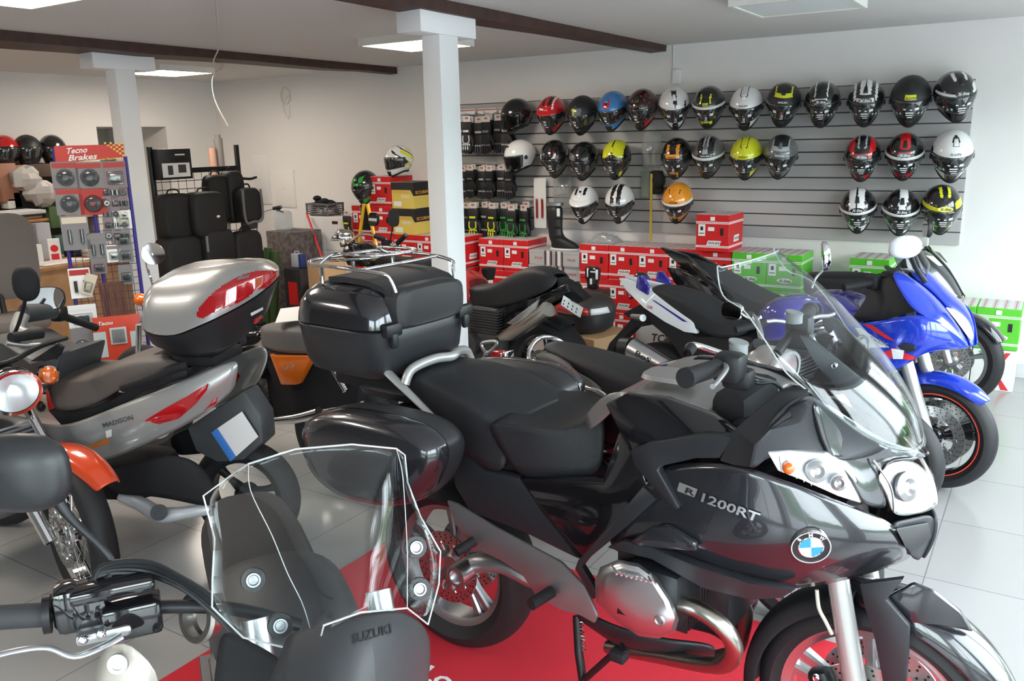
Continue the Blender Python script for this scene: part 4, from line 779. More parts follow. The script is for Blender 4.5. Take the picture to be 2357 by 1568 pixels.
grid(B, 'beak', [[(2052,1202,.125),(2100,1196,.06),(2150,1180,.0)], [(2062,1222,.12),(2105,1222,.055),(2152,1215,.0)], [(2088,1262,.10),(2120,1262,.045),(2142,1250,.0)], [(2098,1285,.04),(2112,1290,.02),(2118,1290,.0)]], SA)
plate(B, 'air_intake', [(2062,1218,.135),(2135,1205,.03),(2142,1240,.02),(2110,1268,.06),(2085,1262,.11)], .1, INK, .01, .003)
plate(B, 'fairing_spoiler', [(1395,1262,.32),(1430,1248,.335),(1500,1262,.345),(1600,1305,.345),(1720,1345,.32),(1832,1358,.27),(1800,1378,.27),(1720,1384,.29),(1620,1350,.32),(1500,1290,.335),(1430,1272,.33)], .3, SA, .03, .006)
plate(B, 'fairing_blade', [(1510,1150,.31),(1440,1215,.31),(1352,1288,.29),(1338,1306,.29),(1378,1370,.27),(1364,1382,.27),(1322,1310,.29),(1330,1290,.29),(1420,1190,.30),(1480,1120,.29)], .3, SA, .025)
plate(B, 'knee_trim', [(1450,1038,.27),(1490,1020,.28),(1620,998,.29),(1690,1005,.30),(1655,1056,.31),(1600,1056,.30),(1522,1074,.30),(1514,1084,.305),(1564,1170,.325),(1552,1174,.325),(1490,1108,.30),(1458,1070,.28)], .28, SA, .03)
plate(B, 'intake_recess', [(1448,1248,.338),(1500,1215,.34),(1540,1212,.34),(1600,1250,.345),(1605,1272,.345),(1560,1268,.345),(1478,1262,.34)], .33, G, .02, .008)
plate(B, 'tank_side', [(1392,930,.225),(1440,905,.235),(1530,918,.24),(1640,958,.25),(1700,1002,.27),(1620,1000,.27),(1480,1024,.26),(1456,1042,.26),(1420,985,.24)], .24, BLKG, .03, .006)
plate(B, 'frame_cover', [(1190,1100,.20),(1385,1105,.21),(1425,990,.21),(1460,1050,.25),(1490,1120,.27),(1440,1180,.27),(1345,1290,.26),(1250,1180,.22)], .22, BLKG, .04, .01)
plate(B, 'rear_side_cover', [(1040,1050,.17),(1075,1040,.18),(1110,1082,.19),(1195,1100,.20),(1250,1185,.21),(1335,1292,.24),(1200,1225,.2),(1080,1180,.19),(1045,1120,.17)], .2, SA, .04, .01)
shell(B, 'tank_cover', [[(1352,1000,.15),(1348,968,.15),(1392,928)], [(1405,950,.21),(1385,908,.20),(1440,890)], [(1432,918,.235),(1425,892,.22),(1498,876)], [(1520,920,.24),(1520,905,.22),(1580,882)], [(1630,960,.24),(1625,942,.22),(1660,904)], [(1700,1005,.24),(1698,985,.22),(1722,945)]], PAINT['greysil'], pw=.8)
sell(B, 'filler_cap', [(0, .075, .06), (.012, .07, .055)], mat('tank_inlay', (.34,.33,.32), .4, .5), c=(0,0)).location = B.N(1545, 868, .03)+Vector((0,0,-.0))
shell(B, 'pillion_seat', [[(926,885,.11),(940,868,.13),(1015,832)], [(985,955,.15),(1000,905,.17),(1100,845)], [(1050,1030,.18),(1075,950,.19),(1180,882)], [(1112,1078,.195),(1125,985,.19),(1225,912)], [(1165,1095,.19),(1165,1010,.17),(1255,935)]], SEATM, pw=.75, th=.02)
shell(B, 'rider_seat', [[(1190,1100,.19),(1120,985,.205),(1232,922)], [(1235,1102,.19),(1185,968,.20),(1268,948)], [(1300,1104,.18),(1265,985,.18),(1315,966)], [(1370,1102,.16),(1345,985,.14),(1365,956)], [(1388,1050,.14),(1388,950,.11),(1398,928)]], SEATM, pw=.75, th=.02)
# silver grab rail
pipe(B, 'grab_rail', [(893,858,.17),(948,912,.19),(1002,966,.20),(1059,1026,.205)], [.018,.015,.012,.006], PAINT['silver'], mirror=True, flat=.6)
P = [B.N(932,885,.17), B.N(948,850,.14), B.N(1000,826,.06), B.N(1040,820,0)]; P = P+[Vector((p.x, -p.y, p.z)) for p in P[-2::-1]]
MB().tube(P, .016, n=12).build('rack_arch', PAINT['silver'], B.t)
sell(B, 'tail_cover', [(.0,.15,.10),(.03,.16,.12),(.07,.15,.1)], SA, c=(B.N(930,880,0).x, 0), e=.6).location.z = B.N(960, 850, 0).z-.09
# cockpit parts
cx = B.N(1735, 900, 0); MB().box(tuple(cx+Vector((-.02,0,-.03))), (.10, .26, .10), bev=.03).box(tuple(cx+Vector((.08,0,-.06))), (.16, .34, .05), bev=.02).build('instrument_panel', BLKM, B.t)
bar = pipe(B, 'handlebar', [(1612,862,.38),(1665,850,.26),(1710,862,.12),(1735,872,.0)], .013, BLK, mirror=False); 
P = [B.N(1612,862,.38), B.N(1665,850,.26), B.N(1710,862,.12)]; MB().tube([Vector((p.x, -p.y, p.z)) for p in P], .013).build('handlebar', BLK, B.t)
gp0, gp1 = B.N(1585,868,.42), B.N(1650,846,.29)
for s in (1, -1):
    f = lambda p: Vector((p.x, p.y*s, p.z)); g = MB().cyl(f(gp0), f(gp1), .0205, n=20).cyl(f(gp0), f(gp0+(gp0-gp1)*.12), .023, n=20).build('grip', BLKM, B.t)
    MB().box(tuple(f(B.N(1680,845,.25))), (.07, .06, .07), bev=.015).box(tuple(f(B.N(1700,870,.22))), (.07, .05, .05), bev=.012).build('switchgear', BLK, g)
    MB().tube([f(B.N(1665,838,.27)), f(B.N(1672,850,.33)), f(B.N(1652,878,.40)), f(B.N(1640,890,.44))], .006).build('lever', ALUD, g)
    MB().cyl(f(B.N(1700,815,.2)), f(B.N(1700,790,.2)), .022, n=18).cyl(f(B.N(1700,790,.2)), f(B.N(1701,786,.2)), .024, n=18).build('fluid_reservoir', mat('reservoir_grey', (.25,.26,.26), .3), g)
for k in range(3): pipe(B, 'control_cable', [(1695,850,.22-.03*k),(1740,868+6*k,.18),(1780,880,.14),(1800,900,.1),(1790,930,.08)], .005, BLK, n=7)
# engine
vc = B.N(1465, 1385, .37); E1 = MB(); HO = [(1372,1340),(1384,1308),(1425,1291),(1470,1300),(1508,1328),(1545,1385),(1560,1425),(1552,1452),(1515,1468),(1470,1462),(1420,1432),(1375,1385)]
def hring(v, k): return [B.N(1468+(x-1468)*k, 1382+(y-1382)*k, v) for x, y in HO]
E1.loft([hring(.31, .97), hring(.34, 1.03), hring(.375, 1.02), hring(.395, .93), hring(.405, .78), hring(.408, .4)])
cv = E1.build('cylinder_head_cover', ALU, B.t, ang=40)
for i in range(9):
    a = Vector((1408, 1300)).lerp(Vector((1498, 1322)), i/8); p = B.N(a.x, a.y, .388); q2_ = B.N(a.x+12, a.y+22, .412); MB().tube([p, q2_], .0035, n=6, smooth=False).build('cooling_fin', ALU, cv)
MB().box(tuple(B.N(1440, 1400, .400)), (.05, .012, .045), bev=.006).build('cover_inset', BLK, cv)
bolt(B, [B.N(1518,1428,.405)], .016, ALUD, parent=cv)
m = MB(); fins(m, (vc.x, -.22, vc.z), (.2, .01, .2), 9, 1, .016); m.box((vc.x, 0, vc.z-.02), (.34, .34, .3), bev=.05); m.box((vc.x+.02, -.26, vc.z), (.16, .16, .16), bev=.03); m.box((vc.x+.02, .26, vc.z), (.16, .2, .16), bev=.03); m.build('engine_block', BLK, B.t)
o = MB().add(*(lambda V, F: ([Vector((p.x, -p.y, p.z)) for p in V], F))(E1.v, E1.f)).build('cylinder_head_cover', ALU, B.t)
hp = mat('exhaust_header', (.42,.40,.35), .28, 1.)
pipe(B, 'exhaust_pipe', [(1545,1385,.30),(1600,1400,.32),(1660,1440,.32),(1690,1490,.30),(1672,1528,.27),(1620,1530,.23),(1520,1512,.18),(1400,1490,.12)], [.021,.021,.022,.022,.022,.021,.02,.02], hp, n=18)
pipe(B, 'exhaust_pipe', [(1690,1360,.06),(1715,1400,.02),(1712,1450,-.02),(1690,1500,-.06),(1600,1520,-.08)], .02, mat('exhaust_dark', (.13,.11,.10), .4, .9), n=16)
grid(B, 'belly_pan', [[(1318,1395,.20),(1400,1440,.22),(1500,1470,.22),(1580,1478,.2),(1655,1490,.16)], [(1330,1430,.20),(1410,1480,.22),(1500,1505,.22),(1590,1512,.2),(1640,1516,.14)], [(1370,1450,.10),(1430,1500,.10),(1520,1520,.10),(1600,1520,.08),(1640,1520,.04)]], SA)
plate(B, 'heel_plate', [(1028,1153,.19),(1050,1160,.19),(1140,1215,.20),(1290,1295,.22),(1345,1350,.23),(1375,1420,.23),(1368,1436,.23),(1335,1418,.22),(1290,1405,.22),(1235,1375,.22),(1200,1322,.21),(1150,1290,.2),(1090,1262,.2),(1045,1205,.19)], .2, mat('cast_plate', (.34,.34,.35), .38, .8), .012)
for (a0, a1, r) in (((1050,1272,.27),(1092,1245,.21),.016), ((1222,1392,.31),(1270,1362,.23),.018)):
    pg_ = pipe(B, 'footpeg', [a0, a1], r, BLKM, smooth=False, mirror=True)
sw = pipe(B, 'swingarm', [(1056,1318,.11),(1100,1296,.12),(1160,1300,.11),(1230,1330,.08),(1300,1340,.0)], [.05,.045,.04,.045,.05], mat('cast_plate'), flat=.7, n=16)
MB().lathe([(0, .0), (.022, .0), (.024, .012), (.034, .012), (.036, 0), (.036, -.05)], B.N(1054,1326,.20), (0,-1,0), n=24).build('hub_cap', [ALU], B.t)
st = pipe(B, 'centre_stand', [(1328,1418,.17),(1332,1500,.2),(1345,1590,.22)], .013, BLK, mirror=True, smooth=False)
pipe(B, 'stand_pedal', [(1345,1565,.22),(1395,1520,.26),(1432,1488,.28),(1440,1505,.30)], .010, BLK, smooth=False); MB().box(tuple(B.N(1425,1508,.3)), (.045, .04, .03), bev=.006).build('pedal_pad', BLKM, B.t)
m = MB(); a0, a1 = B.N(1337,1432,.215), B.N(1345,1500,.225)
m.tube([a0.lerp(a1, i/60)+Vector((.006*math.cos(i*.9), .006*math.sin(i*.9), 0)) for i in range(61)], .0016, n=5, smooth=False); m.build('stand_spring', STEEL, B.t)
# fork, fender, caliper
ft, fb = B.N(1932, 1352, .115), Vector((fc.x-.0, -.115, fc.z)); fk = MB().tube([ft+(ft-fb)*.35, ft, fb], [.026,.026,.03], n=20, smooth=False).build('fork_leg', PAINT['silver'], B.t); MB().tube([Vector((p.x, -p.y, p.z)) for p in (ft+(ft-fb)*.35, ft, fb)], [.026,.026,.03], n=20, smooth=False).build('fork_leg', PAINT['silver'], B.t)
def fender(fr, c, r, hw, a0, a1, m, name='front_fender', k=14, crown=.02, flare=0., th=.004, drop=.03):
    G = []
    for i in range(k+1):
        a = R(a0+(a1-a0)*i/k); row = []; t = i/k; e = math.sin(math.pi*min(1, max(0, t))) if flare else 1
        w_ = hw*(1-flare*(abs(2*t-1))**3)
        for j in range(-5, 6):
            s = j/5; rr = r+crown*(1-s*s)-(drop if abs(s) == 1 else 0); row.append(c+Vector((rr*math.cos(a), w_*math.copysign(min(1, abs(s)*1.12), s), rr*math.sin(a))))
        G.append(row)
    return MB().add([p for r_ in G for p in r_], [(i*11+j, i*11+j+1, (i+1)*11+j+1, (i+1)*11+j) for i in range(k) for j in range(10)]).build(name, m, fr.t, ang=60, mods=[SOL(th), ('SUBSURF', dict(levels=1, render_levels=1))])
fender(B, fc, .318, .075, 100, 192, BLKM, 'mudguard'); fender(B, fc, .322, .082, 22, 104, G, 'front_fender', flare=.75, crown=.035)
plate(B, 'fork_cover', [(1978,1345,.13),(2080,1332,.12),(2040,1382,.13),(2092,1442,.13),(2090,1500,.13),(2082,1640,.13),(2045,1640,.13),(2012,1470,.13),(1990,1400,.13)], .13, SA, .02, mirror=False)
plate(B, 'front_fender_lip', [(2035,1378,.105),(2100,1345,.095),(2150,1365,.085),(2210,1412,.06),(2240,1458,.03),(2180,1442,.07),(2100,1436,.10)], .1, G, .02, .006, mirror=False)
cl = caliper(B, fc+Vector((-.098, -.085, .055)), -25, BLK, 'BMW'); bolt(B, [fc+Vector((-.118,-.122,.11)), fc+Vector((-.13,-.122,-.0)), fc+Vector((.055,-.13,.02))], .009, CHR)
pipe(B, 'brake_hose', [(1880,1358,.12),(1885,1400,.125),(1900,1430,.13),(1915,1460,.13)], .005, mat('hose_clear', (.5,.5,.42), .4), n=8)
def cast(fr, obj, px, py):
    bpy.context.view_layer.update(); dg = bpy.context.evaluated_depsgraph_get(); ob = obj.evaluated_get(dg); mw = ob.matrix_world.inverted()
    o = mw @ EYEV; d = (mw.to_3x3() @ ray(px, py)).normalized(); ok, p, nn, _ = ob.ray_cast(o, d)
    if not ok: return None, None
    if nn.dot(d) > 0: nn = -nn
    q = ob.matrix_world @ p; nw = (ob.matrix_world.to_3x3() @ nn).normalized(); q = fr.loc(q); nl = Vector((nw.x*fr.c+nw.y*fr.s, -nw.x*fr.s+nw.y*fr.c, nw.z)); return q, nl
def decal(fr, obj, s, Q, m, out=.002, name='lettering', parent=None, fine=6, poly=None, pn=44):
    """thin lettering or stripe lying on a panel; Q = four corners bl-order: top left, top right, bottom right, bottom left"""
    bpy.context.view_layer.update(); dg = bpy.context.evaluated_depsgraph_get(); ob = obj.evaluated_get(dg); mw = ob.matrix_world.inverted()
    if poly:
        xs, ys = [p[0] for p in poly], [p[1] for p in poly]; Q = [(min(xs), min(ys)), (max(xs), min(ys)), (max(xs), max(ys)), (min(xs), max(ys))]; pp, _ = spline([Vector((a, b, 0)) for a, b in poly], closed=True, sub=4); fine = pn
        def ins(x, y):
            c = False; j = len(pp)-1
            for i in range(len(pp)):
                if (pp[i].y > y) != (pp[j].y > y) and x < (pp[j].x-pp[i].x)*(y-pp[i].y)/(pp[j].y-pp[i].y)+pp[i].x: c = not c
                j = i
            return c
    if s: V, F = text_geo(s, 0.)
    else:
        n = fine; V = [Vector((i/n, j/n, 0)) for i in range(n+1) for j in range(n+1)]; F = [(i*(n+1)+j, (i+1)*(n+1)+j, (i+1)*(n+1)+j+1, i*(n+1)+j+1) for i in range(n) for j in range(n)]
    if poly:
        F = [f for f in F if ins(Q[0][0]+(Q[1][0]-Q[0][0])*sum(V[i].x for i in f)/4, Q[2][1]+(Q[0][1]-Q[2][1])*sum(V[i].y for i in f)/4)]
    x0, x1 = min(p.x for p in V), max(p.x for p in V); y0, y1 = min(p.y for p in V), max(p.y for p in V); W_ = []; o = mw @ EYEV; lp = None
    for p in V:
        u, v = (p.x-x0)/(x1-x0), 1-(p.y-y0)/(y1-y0); a = Vector(Q[0]).lerp(Vector(Q[1]), u); b = Vector(Q[3]).lerp(Vector(Q[2]), u); q = a.lerp(b, v)
        d = (mw.to_3x3() @ ray(q.x, q.y)).normalized(); ok, h, nn, _ = ob.ray_cast(o, d)
        if ok: h = ob.matrix_world @ (h+(nn if nn.dot(d) < 0 else -nn)*out); lp = fr.loc(h)
        W_.append(lp)
    if lp is None: return None
    W_ = [w_ if w_ is not None else lp for w_ in W_]
    us = sorted({i for f in F for i in f}); mp = {k: n_ for n_, k in enumerate(us)}
    return MB().add([W_[k] for k in us], [tuple(mp[i] for i in f) for f in F]).build(name, m, parent or obj.parent)
# badge and lettering on the fairing
def surf_text(fr, s, p0, p1, h, m, name, v0, v1, mi=0, shear=.25, parent=None, out=.004, w=None):
    a, b = fr.N(p0[0], p0[1], v0), fr.N(p1[0], p1[1], v1); xd = (b-a).normalized(); nrm = Vector((0,-1,0)); nrm = (nrm-xd*nrm.dot(xd)).normalized(); yd = nrm.cross(xd)
    return MB().text(s, (a+b)/2+nrm*out, xd, yd, (b-a).length, h, ext=.0015, mi=mi, shear=shear).build(name, m, parent or fr.t)
SFB = [o for o in B.t.children if o.name.startswith('side_fairing')][0]
decal(B, SFB, 'R', [(1583,1122), (1603,1130), (1600,1142), (1578,1134)], INK, out=.005)
V_ = [(1566,1110), (1608,1126), (1600,1145), (1560,1130)]
decal(B, SFB, None, V_, mat('badge_silver', (.62,.63,.65), .25, .8), out=.0035, name='badge_plate')
decal(B, SFB, '1200RT', [(1622,1134), (1752,1181), (1744,1201), (1616,1154)], mat('badge_silver'), out=.006)
bd, nb_ = cast(B, SFB, 1865, 1255); bd = bd+nb_*.004; xb = Vector((0,0,1)).cross(nb_).normalized()*1; xb = (Vector((1,0,0))-nb_*nb_.x).normalized(); yb = nb_.cross(xb)
m = MB(); m.lathe([(0, .004), (.0405, .004), (.0405, -.01)], bd, nb_, 0, 40); m.lathe([(.0405, .003), (.041, .006), (.0435, .006), (.0445, 0), (.0445, -.01)], bd, nb_, 1, 40); m.lathe([(.0255, .0045), (.027, .0052), (.0285, .0045)], bd, nb_, 1, 40)
for q in range(4):
    V = [bd+nb_*.0048]+[bd+nb_*.0048+xb*(.0258*math.cos(R(90*q+90*i/8)))+yb*(.0258*math.sin(R(90*q+90*i/8))) for i in range(9)]; m.add(V, [tuple(range(10))], 2 if q % 2 else 3)
for ch, an in (('B', 135), ('M', 90), ('W', 45)):
    d = xb*math.cos(R(an))+yb*math.sin(R(an)); m.text(ch, bd+d*.0345+nb_*.0052, (xb*math.sin(R(an))-yb*math.cos(R(an))), d, h=.009, mi=3)
m.build('roundel_badge', [INK, CHR, mat('badge_blue', (.03,.25,.62), .2), mat('badge_white', (.85,.86,.86), .2)], B.t)
# pannier, top case and luggage rack
def ykey(fr, name, outline, levels, m, sg=1, parent=None, cx=0, cz=0):
    P, _ = spline([Vector((x, 0, z)) for x, z in outline], closed=True, sub=4); rings = []
    for y, k in levels: rings.append([Vector((cx+(p.x-cx)*k, -y*sg, cz+(p.z-cz)*k)) for p in P])
    return MB().loft(rings).build(name, m, parent or fr.t, ang=50)
PO = [(-.99+(x+1.09)*.73, .67+(z-.44)*.55) for x, z in [(-1.08,.80),(-1.0,.89),(-.80,.955),(-.50,.965),(-.36,.93),(-.30,.84),(-.34,.68),(-.44,.53),(-.60,.46),(-.85,.44),(-1.02,.52),(-1.09,.66)]]
for s in (1, -1):
    pn = ykey(B, 'pannier', PO, [(.25,.90),(.27,.97),(.30,1.),(.35,1.)], mat('case_black', (.022,.023,.026), .38), s, cx=-.7, cz=.81)
    ykey(B, 'pannier_lid', PO, [(.352,1.),(.356,1.012),(.38,1.0),(.41,.965),(.432,.88),(.44,.7)], G, s, pn, cx=-.7, cz=.81)
TC = (-1.0, .0); cb = mat('case_black')
tcase = sell(B, 'top_case_body', [(.985,.165,.18),(1.0,.19,.212),(1.04,.205,.232),(1.12,.213,.243),(1.155,.217,.249),(1.16,.213,.245)], cb, c=TC, e=.42, n=56)
sell(B, 'top_case_lid', [(1.162,.213,.245),(1.166,.221,.253),(1.19,.219,.25),(1.23,.211,.242),(1.262,.194,.222),(1.286,.162,.19),(1.298,.12,.145),(1.303,.05,.07)], mat('lid_graphite', (.028,.028,.034), .16, .5, 1.), parent=tcase, c=TC, e=.45, n=56)
MB().loft([[(x, y*k*.82, 1.225+z*k*.82) for y, z in [(.21*math.copysign(abs(math.cos(q*.2618))**.45, math.cos(q*.2618)), .085*math.copysign(abs(math.sin(q*.2618))**.5, math.sin(q*.2618))) for q in range(24)]] for x, k in ((-.82,1.),(-.79,1.0),(-.77,.97),(-.76,.85))]).build('backrest_pad', mat('pad_black', (.022,.022,.024), .6), tcase)
MB().loft([[(x+TC[0], .165*y, z) for y in [i/8-1 for i in range(17)]]+[(x+TC[0], .165*y, z-.02) for y in [1-i/8 for i in range(17)]] for x, z in ((.208,1.27),(.17,1.298),(.10,1.314),(.0,1.318),(-.08,1.312))]).build('backrest_top', mat('pad_black'), tcase)
for s in (-1, 1):
    MB().box((-.782, s*.18, 1.165), (.03, .075, .045), bev=.01).box((-.775, s*.18, 1.13), (.02, .03, .05), bev=.008).build('latch', BLK, tcase)
m = MB(); zc = 1.352; T_ = lambda p: (p[0]*.88+TC[0], p[1]*.86, p[2])
m.tube([T_(q) for q in ((-.17,-.21,zc),(.05,-.225,zc),(.20,-.20,zc-.01),(.225,-.18,zc-.03),(.24,-.17,1.28))], .0065, n=10)
m.tube([T_(q) for q in ((-.17,.21,zc),(.05,.225,zc),(.20,.20,zc-.01),(.225,.18,zc-.03),(.24,.17,1.28))], .0065, n=10)
m.tube([T_(q) for q in ((-.17,-.21,zc),(-.21,-.16,zc+.005),(-.22,0,zc+.005),(-.21,.16,zc+.005),(-.17,.21,zc))], .0065, n=10)
m.tube([T_(q) for q in ((.12,-.21,zc),(.13,-.05,zc),(.13,.05,zc),(.12,.21,zc))], .0055, n=10)
m.tube([T_(q) for q in ((-.19,-.12,zc),(-.02,-.06,zc+.01),(-.02,.06,zc+.01),(-.19,.12,zc))], .0055, n=10)
m.tube([T_(q) for q in ((-.14,-.19,zc),(-.12,-.12,zc+.028),(.08,-.11,zc+.030),(.10,.11,zc+.030),(-.12,.12,zc+.028),(-.14,.19,zc))], .0055, n=10)
for x, y in ((-.12,-.2),(-.12,.2),(-.13,-.02)): m.cyl(T_((x,y,zc)), T_((x,y,1.26)), .006, n=8)
m.build('luggage_rack', CHR, B.t)
MB().box((-.95, 0, .95), (.40, .22, .07), bev=.015).build('case_carrier', BLK, B.t)
MB().box((-.62, 0, .80), (.62, .3, .14), bev=.05).build('rear_frame', BLKM, B.t)
# ================================================================ the other motorcycles
def xgrid(fr, name, rows, m, th=.004, sub=2, parent=None):
    G = [[fr.X(*q) for q in r] for r in rows]; n = len(G[0])
    return MB().add([p for r in G for p in r], [(i*n+j, i*n+j+1, (i+1)*n+j+1, (i+1)*n+j) for i in range(len(G)-1) for j in range(n-1)]).build(name, m, parent or fr.t, ang=60, mods=[('SUBSURF', dict(levels=sub, render_levels=sub)), SOL(th)])
def engine(fr, c, s=1., m=None, name='engine_block'):
    B_ = MB(); x, y, z = c
    B_.box((x, y, z-.06*s), (.36*s, .30*s, .22*s), bev=.04).box((x+.05*s, y, z+.12*s), (.22*s, .34*s, .18*s), bev=.02)
    for q in (-1, 1): B_.cyl((x-.08*s, y, z-.05*s), (x-.08*s, y+q*.20*s, z-.05*s), .10*s, .085*s, n=24); B_.cyl((x+.1*s, y, z-.08*s), (x+.1*s, y+q*.18*s, z-.08*s), .06*s, .05*s, n=20)
    fins(B_, (x+.06*s, y, z+.13*s), (.25*s, .37*s, .01), 8, 2, .018*s); return B_.build(name, m or mat('engine_grey', (.10,.10,.105), .4, .7), fr.t)
def forks(fr, top, bot, w_, r, m, name='fork_leg', lower=None):
    for s in (-1, 1):
        a, b = Vector((top.x, s*w_, top.z)), Vector((bot.x, s*w_, bot.z)); f = MB().cyl(a, b, r*.85, n=16).build(name, m, fr.t); MB().cyl(a.lerp(b, .45), b, r*1.12, n=16).build('fork_slider', lower or m, f)
# ---- white and blue naked bike
W = Fr('naked_motorcycle', 'naked motorcycle with white tail, black seat and deep blue tank behind the windscreen', 'motorcycle', (-1.5, 4.25), -13)
wr = wheel(W, Vector((-.25, 0, .315)), .315, .17, .22, BLK, 'rear_wheel', 5, .11, stripe=mat('rim_tape_red', (.6,.03,.02), .4)); wf = wheel(W, Vector((.98, 0, .27)), .27, .11, .20, BLK, 'front_wheel', 5, .15)
tp = plate(W, 'tail_panel', [(1423,640,.04),(1440,642,.05),(1500,666,.09),(1512,680,.11),(1590,738,.14),(1597,745,.14),(1604,769,.14),(1575,765,.14),(1530,742,.14),(1480,708,.12),(1440,668,.07)], .1, PAINT['whitep'], .03, .006)
decal(W, tp, None, [(1500,690),(1508,692),(1584,742),(1572,740)], PAINT['dblue'], .002, 'side_stripe'); decal(W, tp, 'GSR', [(1490,702),(1504,706),(1502,714),(1489,708)], mat('sticker_red'), .002)
plate(W, 'grab_handle', [(1467,634,.1),(1478,634,.1),(1492,660,.11),(1490,680,.11),(1470,668,.1),(1463,662,.1)], .1, PAINT['dblue'], .02); plate(W, 'grab_handle', [(1482,636,-.06),(1492,640,-.06),(1502,650,-.08),(1500,658,-.08),(1490,652,-.07)], .1, PAINT['dblue'], .02, mirror=False)
plate(W, 'tail_lamp', [(1434,668,.05),(1442,668,.05),(1450,690,.05),(1438,680,.05)], .05, REDG, .1, mirror=False)
shell(W, 'seat', [[(1497,682,.09),(1496,672,.09),(1522,655)], [(1512,694,.11),(1508,674,.11),(1540,658)], [(1565,730,.13),(1562,695,.13),(1605,676)], [(1615,768,.14),(1605,722,.14),(1650,705)], [(1660,780,.14),(1655,752,.13),(1700,738)], [(1722,770,.12),(1722,752,.11),(1745,728)]], SEATM, th=.015, pw=.7)
shell(W, 'fuel_tank', [[(1742,775,.12),(1742,745,.11),(1764,705)], [(1758,785,.17),(1755,738,.16),(1798,678)], [(1800,785,.17),(1802,738,.16),(1842,674)], [(1850,775,.10),(1855,738,.09),(1878,700)]], PAINT['dblue'], pw=.7)
sub_ = plate(W, 'subframe', [(1500,700,.08),(1600,775,.1),(1720,775,.12),(1790,800,.14),(1780,880,.14),(1640,900,.14),(1580,840,.12),(1540,780,.1),(1480,730,.07)], .1, BLKM, .18, mirror=False)
plate(W, 'mudguard', [(1532,728,.04),(1470,702,.04),(1432,722,.04),(1452,735,.04),(1402,790,.04),(1392,815,.03),(1404,820,.03),(1416,800,.04),(1462,755,.04),(1500,748,.04)], .04, BLKM, .07, .006, mirror=False)
lampc = W.N(1455, 728, .04); MB().tube([lampc, W.N(1480,732,.12)], [.014,.02], n=12, smooth=False).build('indicator', ALUD, W.t)
mf = pipe(W, 'muffler', [(1433,800,.2),(1455,802,.2)], [.058,.06], BLK, n=20, smooth=False); pipe(W, 'muffler_can', [(1455,802,.2),(1545,850,.2)], [.06,.045], ALU, parent=mf, n=24, smooth=False); pipe(W, 'exhaust_pipe', [(1540,848,.2),(1600,870,.18),(1700,900,.14)], .022, ALUD)
decal(W, mf.children[0], 'BoS', [(1466,806),(1500,826),(1495,836),(1461,817)], INK, .002, parent=mf)
engine(W, (.45, 0, .52)); forks(W, W.N(1862,775,.1), Vector((.97, 0, .28)), .1, .027, ALU)
hbm = MB(); hb0 = W.N(1862, 770, 0); m = MB().tube([hb0+Vector((-.18,-.36,.06)), hb0+Vector((-.08,-.2,.09)), hb0+Vector((0,0,.04)), hb0+Vector((-.08,.18,.09)), hb0+Vector((-.14,.26,.06))], .011); m.build('handlebar', ALU, W.t)
for s in (-1, 1): MB().cyl(hb0+Vector((-.10, s*.24, .085)), hb0+Vector((-.18, s*.37, .06)), .018).build('grip', BLKM, W.t)
MB().box(tuple(hb0+Vector((0,0,.01))), (.08,.24,.03), bev=.01).build('yoke', ALU, W.t); MB().cyl(hb0+Vector((.04,0,.05)), hb0+Vector((.09,0,.07)), .05).build('instrument', CHR, W.t)
mt = W.N(1893, 590, -.3); mr_ = mirror_head(W, mt, (-.85, -.5, -.1), .055, .075, CHR, e=.8); MB().tube([mt+Vector((.02,0,-.06)), W.N(1878,640,-.28), W.N(1868,665,-.22)], .006, n=8).build('mirror_stem', ALU, W.t)
lamp_round(W, hb0+Vector((.25, 0, -.06)), (1,0,-.1), .09, .12, BLKG, CHR)
plate(W, 'frame_spar', [(1760,800,.13),(1850,780,.12),(1880,790,.1),(1850,830,.12),(1780,860,.14)], .13, BLK, .03)
# ---- blue faired bike
g_ = hit(2183, 995, 2, .30); GS = Fr('sport_touring_motorcycle', 'blue and white faired motorcycle with a red-striped front wheel', 'motorcycle', (g_.x-.7*math.cos(R(14)), g_.y+.7*math.sin(R(14))), -14)
wheel(GS, Vector((.645, 0, .282)), .278, .11, .208, BLKG, 'front_wheel', 3, .155, stripe=mat('rim_tape_orange', (.85,.06,.03), .35), twin=True, sw=.03); wheel(GS, Vector((-.76, 0, .31)), .31, .16, .22, BLK, 'rear_wheel', 3, .12)
forks(GS, GS.N(2045,690,.1), Vector((.64, 0, .29)), .1, .028, PAINT['silver'])
c_ = GS.loc(g_); caliper(GS, Vector((.555, -.10, .36)), 20, BLK, 'TOKICO'); MB().box((.59,-.108,.33), (.09,.012,.03), bev=.004).build('caliper_bracket', WHT, GS.t)
fender(GS, Vector((.645, 0, .282)), .290, .07, 44, 128, PAINT['blue'], crown=.025, flare=.6)
sf = grid(GS, 'side_fairing', [[(1895,742,.17),(1965,747,.21),(2040,738,.235),(2115,718,.235),(2165,742,.19),(2200,765,.12),(2228,792,.05)], [(1930,775,.20),(1985,778,.23),(2055,768,.25),(2125,765,.25),(2170,778,.20),(2202,788,.12),(2231,799,.05)], [(1965,825,.22),(2010,822,.24),(2062,812,.25),(2115,805,.24),(2152,803,.19),(2190,805,.11),(2225,804,.05)], [(1990,872,.21),(2025,866,.22),(2062,853,.22),(2100,832,.20),(2125,815,.17),(2150,808,.11),(2180,806,.06)]], PAINT['blue'])
